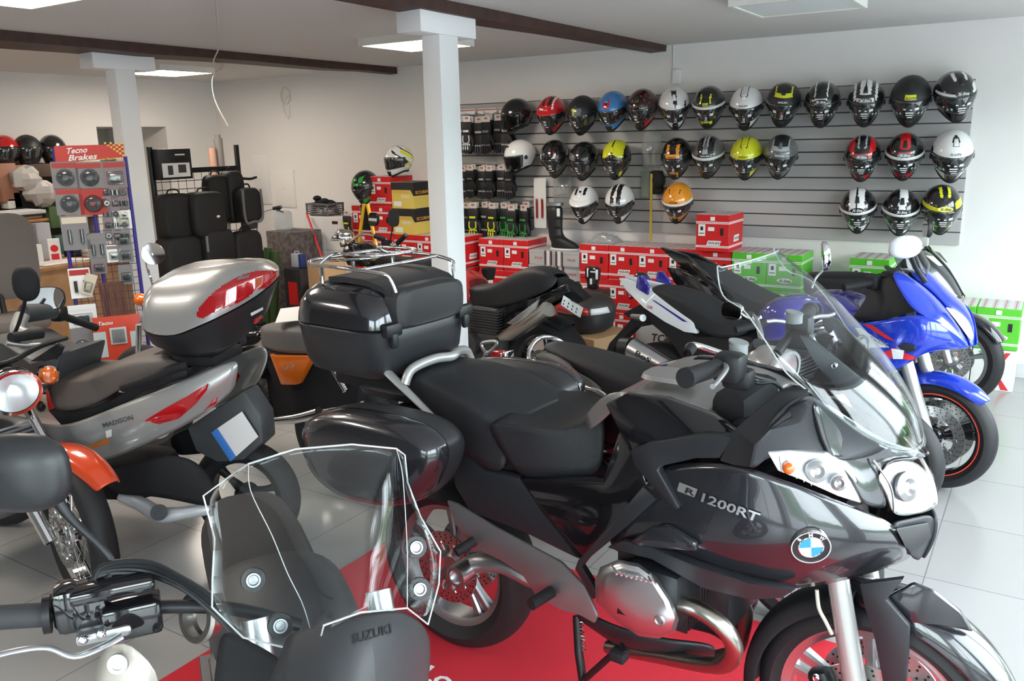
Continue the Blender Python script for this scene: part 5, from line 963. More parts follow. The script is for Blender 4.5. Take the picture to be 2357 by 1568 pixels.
grid(GS, 'lower_fairing', [[(1850,780,.16),(1930,775,.20),(1965,825,.215),(1990,872,.20)], [(1850,850,.17),(1900,850,.2),(1940,880,.205),(1985,890,.19)], [(1850,930,.17),(1900,930,.19),(1940,935,.19),(2010,905,.17)], [(1860,990,.15),(1910,990,.16),(1950,985,.16),(1985,960,.15)]], PAINT['whitep'])
plate(GS, 'belly_panel', [(1990,892,.19),(2040,868,.2),(2060,880,.19),(2040,925,.17),(1995,960,.16),(1960,985,.16)], .18, PAINT['dblue'], .02)
cw = grid(GS, 'nose_cowl', [[(2052,628,.17),(2068,620,.11),(2082,626,.05),(2090,632,0)], [(2070,665,.20),(2098,655,.14),(2125,660,.07),(2140,666,0)], [(2095,705,.225),(2130,698,.16),(2160,700,.08),(2180,708,0)], [(2118,720,.23),(2162,735,.185),(2195,745,.10),(2212,752,0)], [(2165,745,.19),(2198,775,.13),(2220,785,.06),(2232,790,0)], [(2170,790,.17),(2204,798,.12),(2222,800,.06),(2230,802,0)]], PAINT['blue'])
plate(GS, 'headlight', [(2176,708,.085),(2188,712,.03),(2212,738,.01),(2230,762,.005),(2236,786,.005),(2222,768,.03),(2200,738,.055)], .05, mat('lamp_pale', (.6,.66,.58), .1, 0, 1.), .02, .004, mirror=False)
decal(GS, sf, None, [(1986,746),(2008,748),(2062,786),(2040,780)], mat('stripe_red', (.6,.02,.03), .3), .002, 'red_stripe', fine=10); decal(GS, sf, 'GSX', [(2006,772),(2048,792),(2044,800),(2001,779)], mat('print_slate', (.25,.27,.3), .3), .003)
decal(GS, sf, None, [(1968,754),(1984,756),(2048,800),(2000,800)], PAINT['whitep'], .0016, 'white_panel', fine=10)
for Q, mm in (([(2030,812),(2062,800),(2076,812),(2050,826)], 'stripe_red'), ([(2066,806),(2112,822),(2110,830),(2074,826)], 'stripe_red'), ([(2052,802),(2082,806),(2078,826),(2056,826)], 'white_paint')): decal(GS, sf, None, Q, MATS[mm], .0022 if mm == 'stripe_red' else .003, 'emblem')
plate(GS, 'air_vent', [(2065,800,.252),(2080,789,.252),(2104,796,.25),(2108,806,.248),(2090,812,.25)], .25, INK, .012, .003)
plate(GS, 'inner_panel', [(1955,742,.17),(2040,735,.19),(2112,716,.19),(2092,690,.18),(2068,662,.17),(2050,635,.15),(2000,655,.12),(1990,690,.13)], .15, BLK, .03)
sw_ = grid(GS, 'windscreen', [[(2052,566,.15),(2075,560,.08),(2092,566,0)], [(2060,600,.165),(2090,590,.09),(2112,604,0)], [(2075,628,.175),(2105,622,.09),(2132,650,0)]], SMK, th=.003)
shell(GS, 'fuel_tank', [[(1880,748,.13),(1880,720,.12),(1885,668)], [(1925,750,.17),(1920,715,.16),(1935,668)], [(1965,748,.17),(1968,720,.15),(1965,682)], [(2000,738,.11),(2002,718,.09),(1996,702)]], PAINT['dblue'], pw=.7)
shell(GS, 'seat', [[(1565,612,.05),(1562,600,.05),(1578,590)], [(1610,650,.10),(1605,622,.10),(1630,610)], [(1660,690,.13),(1660,655,.13),(1690,645)], [(1730,730,.15),(1725,695,.14),(1755,685)], [(1800,750,.14),(1800,715,.13),(1822,700)], [(1860,740,.12),(1860,705,.11),(1878,676)]], SEATM, th=.015, pw=.7)
plate(GS, 'tail_fairing', [(1518,570,.02),(1545,577,.03),(1580,589,.06),(1608,617,.10),(1660,655,.13),(1690,690,.14),(1640,668,.12),(1592,634,.09),(1555,603,.04)], .1, BLKG, .03, .004); plate(GS, 'tail_fairing', [(1534,616,.06),(1562,621,.08),(1612,641,.11),(1662,676,.13),(1730,730,.15),(1720,760,.15),(1640,706,.13),(1588,680,.11),(1552,652,.08)], .1, BLKG, .03, .004)
plate(GS, 'rear_frame', [(1600,700,.1),(1700,740,.12),(1850,760,.15),(1860,900,.16),(1700,880,.14),(1640,800,.12)], .1, BLKM, .2, mirror=False)
cb_ = GS.N(2040, 655, 0); m = MB()
for s in (-1, 1): MB().cyl(cb_+Vector((-.0, s*.14, .03)), cb_+Vector((-.08, s*.30, .015)), .018).build('grip', BLKM, GS.t); MB().box(tuple(cb_+Vector((-.01, s*.14, .03))), (.07,.05,.07), bev=.015).build('switchgear', BLK, GS.t)
MB().box(tuple(cb_+Vector((.04,0,.05))), (.08,.2,.06), bev=.02).box(tuple(cb_+Vector((.0,0,-.03))), (.07,.24,.03), bev=.01).build('instrument_panel', BLK, GS.t)
for k in range(3): MB().tube([cb_+Vector((0,-.1+.04*k,.05)), cb_+Vector((.06,-.1+.04*k,.0)), cb_+Vector((.05,-.08+.04*k,-.16))], .005, n=6).build('control_cable', BLK, GS.t)
mt = GS.N(2092, 568, .34); mirror_head(GS, mt+Vector((-.02,0,0)), (-.72, .62, .25), .075, .055, PAINT['whitep'], e=.85); MB().tube([mt+Vector((.0,.02,-.03)), GS.N(2110,620,.26), GS.N(2128,648,.20)], [.008,.01,.014], n=8).build('mirror_stem', BLK, GS.t)
engine(GS, (.15, 0, .45))
# ---- black bike by the wall
K = Fr('scooter_motorcycle', 'black motorcycle with grey nose and upright black mirror nearest the back wall', 'motorcycle', (-.95, 6.02), -6)
kf = K.N(2196, 855, 0); wheel(K, Vector((kf.x-.02, 0, .30)), .30, .11, .21, ALUD, 'front_wheel', 5, .12, twin=False); wheel(K, Vector((kf.x-1.45, 0, .30)), .30, .14, .21, ALUD, 'rear_wheel', 5)
grid(K, 'nose_cowl', [[(2085,590,.19),(2105,575,.14),(2125,572,.07),(2138,578,0)], [(2100,640,.20),(2130,610,.15),(2150,600,.07),(2168,602,0)], [(2140,690,.20),(2165,660,.14),(2185,645,.07),(2200,642,0)], [(2185,705,.13),(2200,690,.09),(2212,685,.05),(2221,690,0)]], mat('nose_grey', (.06,.065,.07), .2, .4, 1.))
plate(K, 'headlight', [(2130,588,.12),(2148,590,.1),(2170,612,.08),(2160,612,.1)], .1, mat('lamp_pale'), .01, .002); plate(K, 'leg_shield', [(1990,690,.18),(2085,590,.18),(2110,650,.18),(2150,700,.16),(2100,790,.15),(2000,800,.15)], .16, BLKG, .03)
shell(K, 'seat', [[(1850,690,.14),(1850,650,.14),(1862,628)], [(1920,690,.17),(1915,650,.16),(1935,626)], [(1990,690,.16),(1985,650,.15),(2005,632)], [(2040,690,.12),(2035,655,.1),(2045,640)]], SEATM, pw=.7); plate(K, 'side_panel', [(1850,685,.15),(2040,690,.14),(2090,720,.14),(2090,800,.14),(1950,830,.14),(1850,780,.14)], .14, BLKG, .03)
forks(K, K.N(2140,690,.08), Vector((kf.x-.02, 0, .3)), .08, .022, ALU); fender(K, Vector((kf.x-.02, 0, .30)), .315, .07, 30, 130, BLKG, crown=.02)
mt = K.N(2130, 528, .0); mirror_head(K, mt, (-.8,-.55,0), .045, .06, BLK, glass=True); MB().tube([mt+Vector((.01,0,-.05)), K.N(2132,570,0), K.N(2120,585,.0)], .007, n=8).build('mirror_stem', BLK, K.t)
MB().box(tuple(K.N(2118,556,.05)), (.10,.03,.06), bev=.012).build('mirror_bracket', mat('bracket_beige', (.45,.45,.42), .5), K.t); MB().tube([K.N(2030,640,.30), K.N(2050,625,.1), K.N(2050,620,-.1), K.N(2040,615,-.3)], .014).build('handlebar', BLK, K.t)
# ---- cruiser behind the touring bike
C_ = Fr('cruiser_motorcycle', 'chrome-railed cruiser with two-tone black and grey seat behind the touring motorcycle', 'motorcycle', (-1.3, 3.05), -14)
wheel(C_, Vector((-.50, 0, .31)), .31, .15, .21, mat('rim_grey', (.32,.31,.30), .4, .6), 'rear_wheel', 5, .12, wire=True); wheel(C_, Vector((.70, 0, .28)), .28, .11, .21, CHR, 'front_wheel', 5, wire=True)
shell(C_, 'pillion_side', [[(1238,830,.10),(1235,826,.10),(1262,806)], [(1262,862,.13),(1262,826,.13),(1290,800)], [(1320,888,.15),(1310,850,.14),(1320,808)], [(1385,905,.155),(1380,890,.15),(1335,815)]], mat('vinyl_grey', (.12,.115,.11), .55, bump=.3, bscale=400), th=.012, pw=.7)
shell(C_, 'rider_seat', [[(1268,820,.08),(1265,815,.08),(1270,787)], [(1330,855,.11),(1300,826,.11),(1330,802)], [(1400,915,.15),(1378,872,.14),(1400,822)], [(1450,928,.15),(1438,895,.14),(1460,843)], [(1520,935,.14),(1500,908,.13),(1530,866)]], SEATM, th=.015, pw=.7)
P = [C_.N(*q) for q in ((1395,912,.17),(1372,898,.17),(1320,885,.165),(1270,875,.16),(1236,855,.15),(1218,828,.13),(1222,800,.09),(1240,780,.04),(1262,776,-.02))]; P += [Vector((p.x, -p.y, p.z)) for p in P[-3::-1]]
MB().tube(P, .010, n=12).build('passenger_rail', CHR, C_.t)
for q in ((1222,858,.15),(1200,870,.12)): MB().lathe([(0,.03),(.022,.025),(.03,0),(.028,-.03),(0,-.045)], C_.N(*q), (-1,-.6,0), n=18).build('indicator', CHR, C_.t)
MB().ball(C_.N(1208,862,.0), (.10,.05,.045), 0, 20).build('tail_lamp_shell', CHR, C_.t); MB().ball(C_.N(1195,868,.0), (.03,.045,.03), 0, 14).build('tail_lamp', mat('lens_amber_red', (.5,.1,.05), .1), C_.t)
shell(C_, 'fuel_tank', [[(1500,900,.12),(1500,870,.11),(1520,835)], [(1560,910,.17),(1560,870,.15),(1585,825)], [(1640,910,.16),(1640,870,.14),(1660,830)], [(1700,900,.1),(1700,870,.08),(1710,850)]], BLKG, pw=.7)
plate(C_, 'rear_fender', [(1205,890,.07),(1240,880,.07),(1300,905,.07),(1370,930,.07),(1360,950,.07),(1260,935,.07)], .08, BLKG, .14, .01, mirror=False)
plate(C_, 'frame', [(1290,930,.1),(1400,925,.12),(1500,935,.12),(1690,920,.1),(1700,1000,.1),(1350,1010,.12)], .1, BLKM, .2, mirror=False); engine(C_, (.2, 0, .45), 1.1, CHR)
lp_ = lamp_round(C_, C_.N(1802,862,.0), (.97,-.1,-.22), .088, .15, PAINT['silver'], CHR); forks(C_, C_.N(1745,850,.1), Vector((.70,0,.28)), .1, .024, CHR)
hb = C_.N(1725, 800, 0); ge_ = C_.N(1580,815,.28); MB().tube([ge_, hb+Vector((-.10,-.2,.03)), hb+Vector((0,-.08,-.02)), hb+Vector((0,.08,-.02)), hb+Vector((-.16,.3,.04)), hb+Vector((-.30,.38,.02))], .012).build('handlebar', CHR, C_.t)
MB().cyl(hb+Vector((-.18,.31,.04)), hb+Vector((-.32,.39,.02)), .019).build('grip', BLKM, C_.t); MB().cyl(ge_, ge_.lerp(hb+Vector((-.10,-.2,.03)), .7), .019).build('grip', BLKM, C_.t)
MB().cyl(hb+Vector((.02,.02,-.04)), hb+Vector((.05,.02,.0)), .05, n=24).cyl(hb+Vector((-.03,0,-.1)), hb+Vector((.0,0,-.02)), .03, n=16).build('speedometer', BLK, C_.t)
mt = C_.N(1683, 716, -.3); mirror_head(C_, mt, (-.15,-.98,.1), .052, .036, CHR, e=.7); MB().tube([mt+Vector((.04,0,-.0)), C_.N(1730,735,-.28), hb+Vector((-.12,.28,.05))], .006, n=8).build('mirror_stem', CHR, C_.t)
for k in range(3): MB().tube([C_.N(1700,880-8*k,.0), C_.N(1760,895-6*k,.05), C_.N(1790,882-4*k,.08), C_.N(1800,895,.06)], .005, n=6).build('control_cable', BLK, C_.t)
mtp = C_.N(1125, 808, .0); t_ = thing('tail_light_unit', 'red tail light with chrome side plate standing behind the touring motorcycle seat', 'tail light', (0,0,0)); 
def Wp(fr, p): return Vector((fr.o.x+p.x*fr.c-p.y*fr.s, fr.o.y+p.x*fr.s+p.y*fr.c, p.z))
N2 = Fr('small_chopper', 'low dark motorcycle tail with red light and chrome footrest behind the near pillar', 'motorcycle', (-2.25, 3.45), -10)
bpy.data.objects.remove(t_)
MB().box(tuple(N2.N(1150,826,.05)), (.07,.06,.085), bev=.01).build('tail_lamp', REDG, N2.t); MB().box(tuple(N2.N(1170,828,.03)), (.02,.07,.09), bev=.005).box(tuple(N2.N(1180,838,.03)), (.05,.05,.04), bev=.01).build('lamp_plate', CHR, N2.t)
MB().tube([N2.N(*q) for q in ((1108,792,.15),(1130,786,.15),(1144,788,.15),(1136,802,.15),(1120,812,.15))], .008, n=8, closed=True).cyl(N2.N(1120,812,.15), N2.N(1112,835,.1), .012).build('footrest', ALU, N2.t)
MB().box(tuple(N2.N(1140,900,.0)), (.7,.22,.2), bev=.06).build('rear_body', BLKG, N2.t); q = N2.N(1170,900,0); wheel(N2, Vector((q.x, 0, .30)), .30, .15, .21, BLK, 'rear_wheel', 5); wheel(N2, Vector((q.x-1.2, 0, .30)), .30, .12, .21, BLK, 'front_wheel', 5)
# ---- black naked bike with silver muffler
H = Fr('roadster_motorcycle', 'black roadster facing left with a fat silver muffler, right of the near pillar', 'motorcycle', (-2.75, 4.6), -5)
wheel(H, Vector((H.N(1262,745,0).x, 0, .315)), .315, .18, .22, BLKG, 'rear_wheel', 5, .12); wheel(H, Vector((H.N(1262,745,0).x-1.42, 0, .30)), .30, .12, .22, BLKG, 'front_wheel', 5, .15)
fender(H, Vector((H.N(1262,745,0).x, 0, .315)), .325, .08, 60, 130, BLK, 'rear_hugger', crown=.01)
shell(H, 'seat', [[(1083,706,.13),(1083,672,.13),(1105,655)], [(1128,712,.15),(1128,680,.14),(1148,655)], [(1182,700,.15),(1180,668,.14),(1188,628)], [(1232,682,.13),(1225,648,.13),(1222,611)], [(1272,662,.11),(1265,640,.10),(1258,614)], [(1284,645,.06),(1283,638,.06),(1281,628)]], SEATM, th=.015, pw=.65)
plate(H, 'side_frame', [(1083,708,.13),(1130,714,.14),(1235,684,.13),(1300,655,.08),(1310,672,.08),(1240,712,.13),(1180,748,.14),(1120,765,.14),(1083,800,.14)], .14, BLKG, .04); plate(H, 'tail_unit', [(1280,640,.06),(1300,650,.05),(1345,690,.03),(1330,700,.03),(1285,680,.06)], .06, BLK, .1, .006, mirror=False)
mf = pipe(H, 'muffler', [(1160,775,.17),(1178,768,.19),(1262,712,.21)], [.045,.06,.062], mat('muffler_steel', (.55,.52,.46), .25, 1.), n=28, smooth=False, flat=.8); plate(H, 'muffler_shield', [(1165,745,.262),(1225,700,.262),(1240,690,.262),(1232,712,.262),(1190,742,.262),(1180,748,.262)], .26, ALU, .01, .004, mirror=False, parent=mf)
pipe(H, 'exhaust_pipe', [(1165,775,.17),(1140,772,.12),(1130,750,.05),(1110,760,0)], .022, hp); MB().box(tuple(H.N(1270,722,.0)), (.02,.10,.06), bev=.005).build('tail_lamp', REDG, H.t)
pc = H.N(1315, 706, .0); xd = (H.N(1342,706,0)-H.N(1300,681,0)).normalized(); npl = H.t
a, b, c, d = [H.N(*q) for q in ((1297,680,.09),(1341,708,-.05),(1334,731,-.05),(1291,702,.09))]; pl = MB().loft([[a,b,c,d],[p+Vector((.004,.002,-.002)) for p in (a,b,c,d)]]).build('number_plate', PAPER, H.t)
MB().loft([[a.lerp(d,.82)+Vector((-.001,-.002,0)), a.lerp(d,.82).lerp(b.lerp(c,.82),.55)+Vector((-.001,-.002,0)), d.lerp(c,.55)+Vector((-.001,-.002,0)), d+Vector((-.001,-.002,0))],[p+Vector((.001,0,0)) for p in (a.lerp(d,.82), a.lerp(d,.82).lerp(b.lerp(c,.82),.55), d.lerp(c,.55), d)]]).build('plate_band', mat('plate_blue', (.05,.2,.6), .4), pl)
m = MB()
for i in range(4):
    for j in (.28, .6):
        q = a.lerp(b, .14+.22*i).lerp(d.lerp(c, .14+.22*i), j); m.box(tuple(q+Vector((-.003,-.003,0))), (.004,.018,.022), bev=.001, seg=1)
m.build('plate_characters', INK, pl); engine(H, (-.35, 0, .48)); shell(H, 'fuel_tank', [[(1086,700,.12),(1086,668,.1),(1095,640)],[(1060,690,.15),(1060,650,.14),(1060,620)],[(1020,690,.16),(1020,650,.15),(1015,610)],[(980,680,.12),(980,650,.1),(985,630)]], mat('tank_red', (.5,.02,.02), .15, .2, 1.), pw=.7)
t_ = MB().lathe([(0,0),(.05,0),(.06,.08),(.062,.085),(.05,.085)], hit(1128,648,1,5.0), (0,0,1), n=24).build('fuel_cap_cup', BLKM, None); bpy.data.objects.remove(t_)
forks(H, H.N(1000,640,0), Vector((H.N(1262,745,0).x-1.42,0,.3)), .1, .025, ALU)
# ---- classic orange bike behind the scooter
OL = Fr('classic_motorcycle', 'old motorcycle with ribbed seat, orange side panel and chrome exhaust behind the scooter', 'motorcycle', (-3.4, 2.95), 5)
shell(OL, 'seat', [[(600,800,.11),(602,775,.11),(628,742)], [(640,812,.13),(640,782,.13),(660,738)], [(700,815,.13),(700,782,.13),(710,740)], [(760,810,.12),(760,780,.12),(765,745)]], mat('vinyl_grey'), th=.02, pw=.55)
plate(OL, 'seat_base', [(602,800,.11),(640,812,.12),(760,812,.12),(760,830,.12),(640,830,.12),(606,816,.11)], .12, BLK, .22, mirror=False)
sp_ = plate(OL, 'side_panel', [(619,815,.15),(632,819,.15),(712,820,.15),(722,822,.15),(718,832,.15),(690,884,.15),(680,887,.15),(646,887,.15)], .15, PAINT['orange'], .03, .008); decal(OL, sp_, 'V7', [(650,845),(680,838),(681,848),(651,853)], mat('badge_silver'), .004)
wheel(OL, Vector((OL.N(790,900,0).x+.0, 0, .32)), .32, .11, .24, CHR, 'rear_wheel', 5, wire=True); wheel(OL, Vector((OL.N(790,900,0).x-1.42, 0, .32)), .32, .1, .24, CHR, 'front_wheel', 5, wire=True)
m = MB(); s0, s1 = OL.N(762,842,.17), OL.N(796,900,.17)
for i in range(13): q = s0.lerp(s1, i/12); m.lathe([(.012,-.004),(.026,0),(.012,.004)], q, (s1-s0), n=18)
m.cyl(s0, s1, .014).build('shock_absorber', CHR, OL.t); pipe(OL, 'muffler', [(560,965,.2),(620,968,.2),(680,963,.2),(735,950,.2)], [.016,.02,.026,.03], CHR, n=20)
ec = OL.N(600, 900, .0); m = MB(); m.box(tuple(ec), (.3,.22,.24), bev=.03).cyl(ec+Vector((.05,-.2,.0)), ec+Vector((.05,.0,0)), .10, n=28).cyl(ec+Vector((-.1,-.17,-.02)), ec+Vector((-.1,0,-.02)), .075, n=24)
for i in range(5): m.box((ec.x-.02, -.02, ec.z+.13+.022*i), (.2,.26,.01), bev=.003, seg=1)
m.cyl(ec+Vector((.12,-.15,.15)), ec+Vector((.12,-.05,.2)), .035, n=16).cyl(ec+Vector((-.02,-.19,.06)), ec+Vector((.0,-.13,.12)), .03, n=16); m.build('engine', mat('old_alloy', (.22,.20,.18), .45, .8, noise=(.10,.09,.08)), OL.t)
plate(OL, 'frame', [(560,820,.05),(620,820,.1),(760,830,.1),(830,880,.12),(820,930,.12),(640,960,.1),(560,930,.08)], .08, BLKM, .16, mirror=False); shell(OL, 'fuel_tank', [[(600,790,.11),(600,768,.1),(620,755)],[(560,800,.12),(560,785,.11),(575,758)],[(500,800,.12),(500,780,.1),(510,750)],[(460,800,.1),(460,780,.08),(470,760)]], BLKG, pw=.7)
mt = OL.N(352, 585, .38); mirror_head(OL, mt, (.75,-.65,-.1), .055, .055, CHR, e=1., glass=False); MB().tube([mt, OL.N(335,587,.36), OL.N(340,620,.34), OL.N(352,660,.32), OL.N(345,690,.3)], .006, n=8).build('mirror_stem', CHR, OL.t)
MB().tube([OL.N(345,690,.3), OL.N(360,720,.1), OL.N(372,715,-.1), OL.N(390,690,-.3)], .011).build('handlebar', CHR, OL.t); MB().lathe([(0,.02),(.03,.015),(.035,-.01),(.02,-.04)], OL.N(322,690,.2), (-1,-.3,0), n=20).build('indicator', ORG, OL.t); MB().lathe([(0,.012),(.02,.01),(.02,-.02)], OL.N(330,740,.2), (-1,-.3,0), n=16).build('indicator', CHR, OL.t)
forks(OL, OL.N(350,740,0), Vector((OL.N(790,900,0).x-1.42,0,.32)), .09, .02, CHR)
tt = MB().box((0,0,0), (.17,.24,.004), bev=.001, seg=1).build('loose_plate', PAPER, None); q = OL.N(680,738,.0); q = Wp(OL, q); tt.location = (q.x, q.y, q.z+.035); tt.rotation_euler = (R(6), R(-4), R(40)); tag(tt, 'white number plate lying on the ribbed seat beside the black top case', 'plate')
# ---- silver scooter
S = Fr('scooter', 'silver scooter with large silver and red top case and a blank number plate', 'scooter', (-3.3, 2.15), 20)
SV = PAINT['silver']
bp = grid(S, 'body_panel', [[(60,965,.16),(130,985,.2),(200,965,.24),(270,935,.25),(350,905,.24),(440,870,.21),(545,822,.10)], [(80,990,.18),(150,1003,.23),(210,1000,.26),(290,972,.27),(370,935,.26),(460,893,.22),(548,842,.12)], [(130,1015,.2),(190,1035,.24),(240,1035,.26),(320,1000,.265),(400,955,.25),(480,905,.21),(545,868,.12)], [(190,1060,.2),(230,1065,.22),(290,1045,.23),(350,1015,.23),(420,985,.21),(490,940,.17),(540,900,.1)]], SV)
tl = plate(S, 'tail_lamp', [(330,970,.262),(370,945,.262),(430,912,.25),(478,883,.225),(474,900,.225),(450,930,.235),(410,965,.245),(365,978,.255)], .25, REDG, .012, .004)
plate(S, 'side_reflector', [(455,940,.19),(500,915,.17),(496,930,.17),(470,945,.185)], .18, REDG, .008, .002, mirror=False); plate(S, 'rear_lamp', [(522,850,.11),(532,848,.1),(531,880,.09),(522,872,.1)], .1, REDG, .01, .002, mirror=False)
decal(S, bp, 'MADISON', [(236,975),(306,954),(308,966),(240,985)], mat('print_dark', (.08,.08,.09), .4), .003); decal(S, bp, None, [(205,1026),(250,1008),(252,1020),(215,1032)], mat('sticker_orange', (.7,.2,.03), .4), .003, 'sticker'); decal(S, bp, None, [(244,992),(258,988),(258,1004),(246,1008)], PAPER, .003, 'sticker')
shell(S, 'seat', [[(120,950,.15),(115,900,.15),(140,838)], [(180,945,.18),(170,895,.17),(200,840)], [(240,920,.19),(235,880,.18),(255,850)], [(270,895,.2),(275,860,.19),(290,820)], [(330,880,.2),(330,845,.19),(350,800)], [(420,860,.17),(415,835,.16),(420,800)]], mat('vinyl_brown', (.10,.085,.078), .55, bump=.3, bscale=300), th=.02, pw=.6)
plate(S, 'seat_base', [(110,945,.15),(180,950,.18),(250,925,.2),(330,880,.21),(430,850,.18),(430,870,.18),(330,902,.21),(250,955,.2),(200,990,.19),(150,990,.17)], .18, BLK, .3, mirror=False)
pipe(S, 'grab_handle', [(283,893,.25),(310,885,.26),(350,870,.26),(400,848,.24),(430,842,.22)], [.018,.02,.02,.018,.02], BLKM, mirror=True)
plate(S, 'number_plate', [(486,996,.10),(556,948,.10),(594,1006,.10),(530,1063,.10)], .1, PAPER, .004, .001, mirror=False); np_ = S.t.children[-1]
plate(S, 'plate_band', [(486,996,.104),(500,987,.104),(543,1052,.104),(530,1063,.104)], .1, mat('plate_blue'), .003, .0005, mirror=False, parent=np_)
plate(S, 'mudguard', [(430,985,.08),(490,945,.08),(560,900,.06),(600,960,.06),(605,1020,.08),(560,1060,.09),(500,1065,.1),(450,1040,.1)], .09, mat('panel_slate', (.05,.055,.06), .45), .12, .01, mirror=False)
grid(S, 'engine_cover', [[(240,1085,.22),(320,1060,.24),(400,1045,.24),(450,1060,.22),(480,1090,.18)], [(245,1120,.24),(330,1100,.27),(400,1095,.27),(455,1110,.24),(500,1130,.2)], [(262,1140,.22),(330,1140,.26),(400,1150,.26),(460,1165,.23),(500,1165,.2)]], BLKM)
pipe(S, 'crankcase', [(280,1145,.2),(320,1158,.23),(370,1185,.24),(430,1180,.22),(500,1170,.18),(540,1190,.14)], [.022,.03,.035,.025,.028,.03], mat('crankcase_alloy', (.62,.65,.68), .35, .4), n=18); MB().cyl(S.N(366,1180,.27), S.N(366,1180,.30), .034, n=24).build('crank_cap', BLK, S.t)
m = MB(); a, b = S.N(395,1060,.2), S.N(440,1140,.2)
for i in range(11): m.lathe([(.012,-.005),(.024,0),(.012,.005)], a.lerp(b, i/10), (b-a), n=16)
m.cyl(a, b, .015).ball(tuple(a), .03).build('shock_absorber', BLK, S.t)
wx = S.N(520,1180,0).x; wheel(S, Vector((.45, 0, .25)), .25, .12, .17, BLK, 'rear_wheel', 3, twin=False); wheel(S, Vector((-.85, 0, .25)), .25, .11, .17, ALUD, 'front_wheel', 3, .1, twin=False)
sell(S, 'floorboard', [(.25,.3,.16),(.32,.32,.2),(.38,.3,.18)], BLKM, c=(-.25,0))
plate(S, 'front_cowl', [(-40,780,.1),(0,790,.2),(70,830,.22),(140,815,.2),(125,880,.2),(60,920,.2),(-40,900,.1)], .2, mat('panel_slate'), .3, .02, mirror=False); plate(S, 'dash_panel', [(60,838,.22),(130,792,.2),(143,800,.2),(128,835,.2),(88,850,.22)], .2, BLKM, .02, .004, mirror=False)
# handlebar of the scooter
g0, g1 = S.N(140,726,-.18), S.N(222,755,-.36); MB().cyl(S.N(55,722,.0), S.N(125,715,-.14), .042, .036, n=22).build('bar_cover', mat('panel_slate'), S.t); gr = MB().cyl(g0, g1, .018, n=16).build('grip', BLKM, S.t); MB().box(tuple(S.N(136,722,-.18)), (.06,.06,.07), bev=.012).build('switchgear', BLK, gr); MB().ball(tuple(S.N(132,716,-.14)), .014, 0, 12).build('kill_switch', ORG, gr)
MB().cyl(S.N(25,778,.34), S.N(95,768,.2), .021, n=16).build('grip', BLKM, S.t); MB().tube([S.N(15,790,.36), S.N(60,795,.3), S.N(130,790,.2)], [.01,.008,.006], n=8).build('lever', ALU, S.t)
a = S.N(103,688,-.1); mirror_head(S, a, (.5,-.8,.22), .085, .055, BLK, e=.7); MB().tube([a, S.N(85,712,-.06), S.N(80,725,-.05)], .007, n=8).build('mirror_stem', BLK, S.t)
a = S.N(60,652,.25); mirror_head(S, a, (-.6,.8,0), .05, .075, BLKM, e=.9); MB().tube([a, S.N(58,690,.22), S.N(45,740,.2), S.N(30,775,.2)], .008, n=8).build('mirror_stem', BLK, S.t)
MB().tube([S.N(52,725,.05), S.N(40,760,.1), S.N(62,775,.12)], [.03,.03,.035], n=14).build('bar_column', SV, S.t)
# top case of the scooter
shell(S, 'case_base', [[(345,790,.20),(330,752,.24),(392,690)], [(400,815,.23),(352,772,.27),(470,700)], [(460,822,.22),(410,775,.27),(540,690)], [(540,805,.15),(520,752,.22),(610,660)], [(600,770,.05),(600,712,.12),(640,640)], [(632,720,-.1),(640,655,-.05),(645,625)]], cb, th=.01, mirror=False) if False else None
def ringpx(fr, L): return [fr.N(*q) for q in L]
def ploft(fr, name, rings, m, parent=None, sub=3):
    RR = []
    for L in rings: P, _ = spline([fr.N(*q) for q in L], closed=True, sub=sub); RR.append(P)
    return MB().loft(RR).build(name, m, parent or fr.t, ang=60)
seam = [(328,752,.24),(350,772,.27),(400,775,.28),(455,755,.28),(520,725,.24),(585,688,.15),(632,650,.02),(640,630,-.12),(600,612,-.26),(500,620,-.30),(400,660,-.26),(345,710,-.05)]
base = [(348,785,.19),(365,800,.21),(410,812,.22),(460,812,.22),(520,798,.19),(575,765,.12),(612,722,.0),(615,700,-.12),(580,690,-.22),(500,700,-.24),(420,730,-.2),(370,765,-.04)]
bot = [(400,812,.12),(410,818,.13),(430,822,.14),(460,822,.14),(500,815,.12),(540,795,.08),(570,765,.0),(570,750,-.08),(545,745,-.14),(500,750,-.16),(450,770,-.13),(415,795,-.02)]
cbs = ploft(S, 'case_base', [bot, base, seam], cb)
mid = [(330,690,.23),(350,698,.255),(400,700,.265),(455,690,.265),(520,665,.23),(585,638,.14),(630,625,.02),(630,615,-.12),(590,600,-.24),(500,600,-.28),(400,625,-.24),(345,665,-.05)]
top1 = [(352,655,.19),(372,655,.21),(420,652,.22),(470,640,.22),(520,625,.19),(575,612,.11),(610,608,.01),(605,602,-.10),(570,597,-.19),(500,597,-.22),(420,612,-.2),(368,640,-.04)]
top2 = [(420,625,.10),(430,624,.11),(450,621,.115),(480,616,.115),(510,610,.1),(540,605,.06),(555,602,.0),(550,600,-.05),(535,598,-.09),(500,597,-.11),(450,603,-.1),(430,615,-.02)]
seam2 = [(q[0], q[1]-4, q[2]*1.01) for q in seam]
cl_ = ploft(S, 'case_lid', [seam2, [(q[0], q[1]-18, q[2]*1.02) for q in seam], mid, top1, top2], SV, cbs)
decal(S, cl_, None, None, REDG, .004, 'case_reflector', poly=[(454,726),(466,700),(500,668),(545,640),(590,625),(622,628),(640,640),(628,658),(590,668),(560,690),(500,716),(466,732)]); decal(S, cl_, None, [(548,640),(575,634),(572,642),(545,648)], ALUD, .007, 'case_badge')
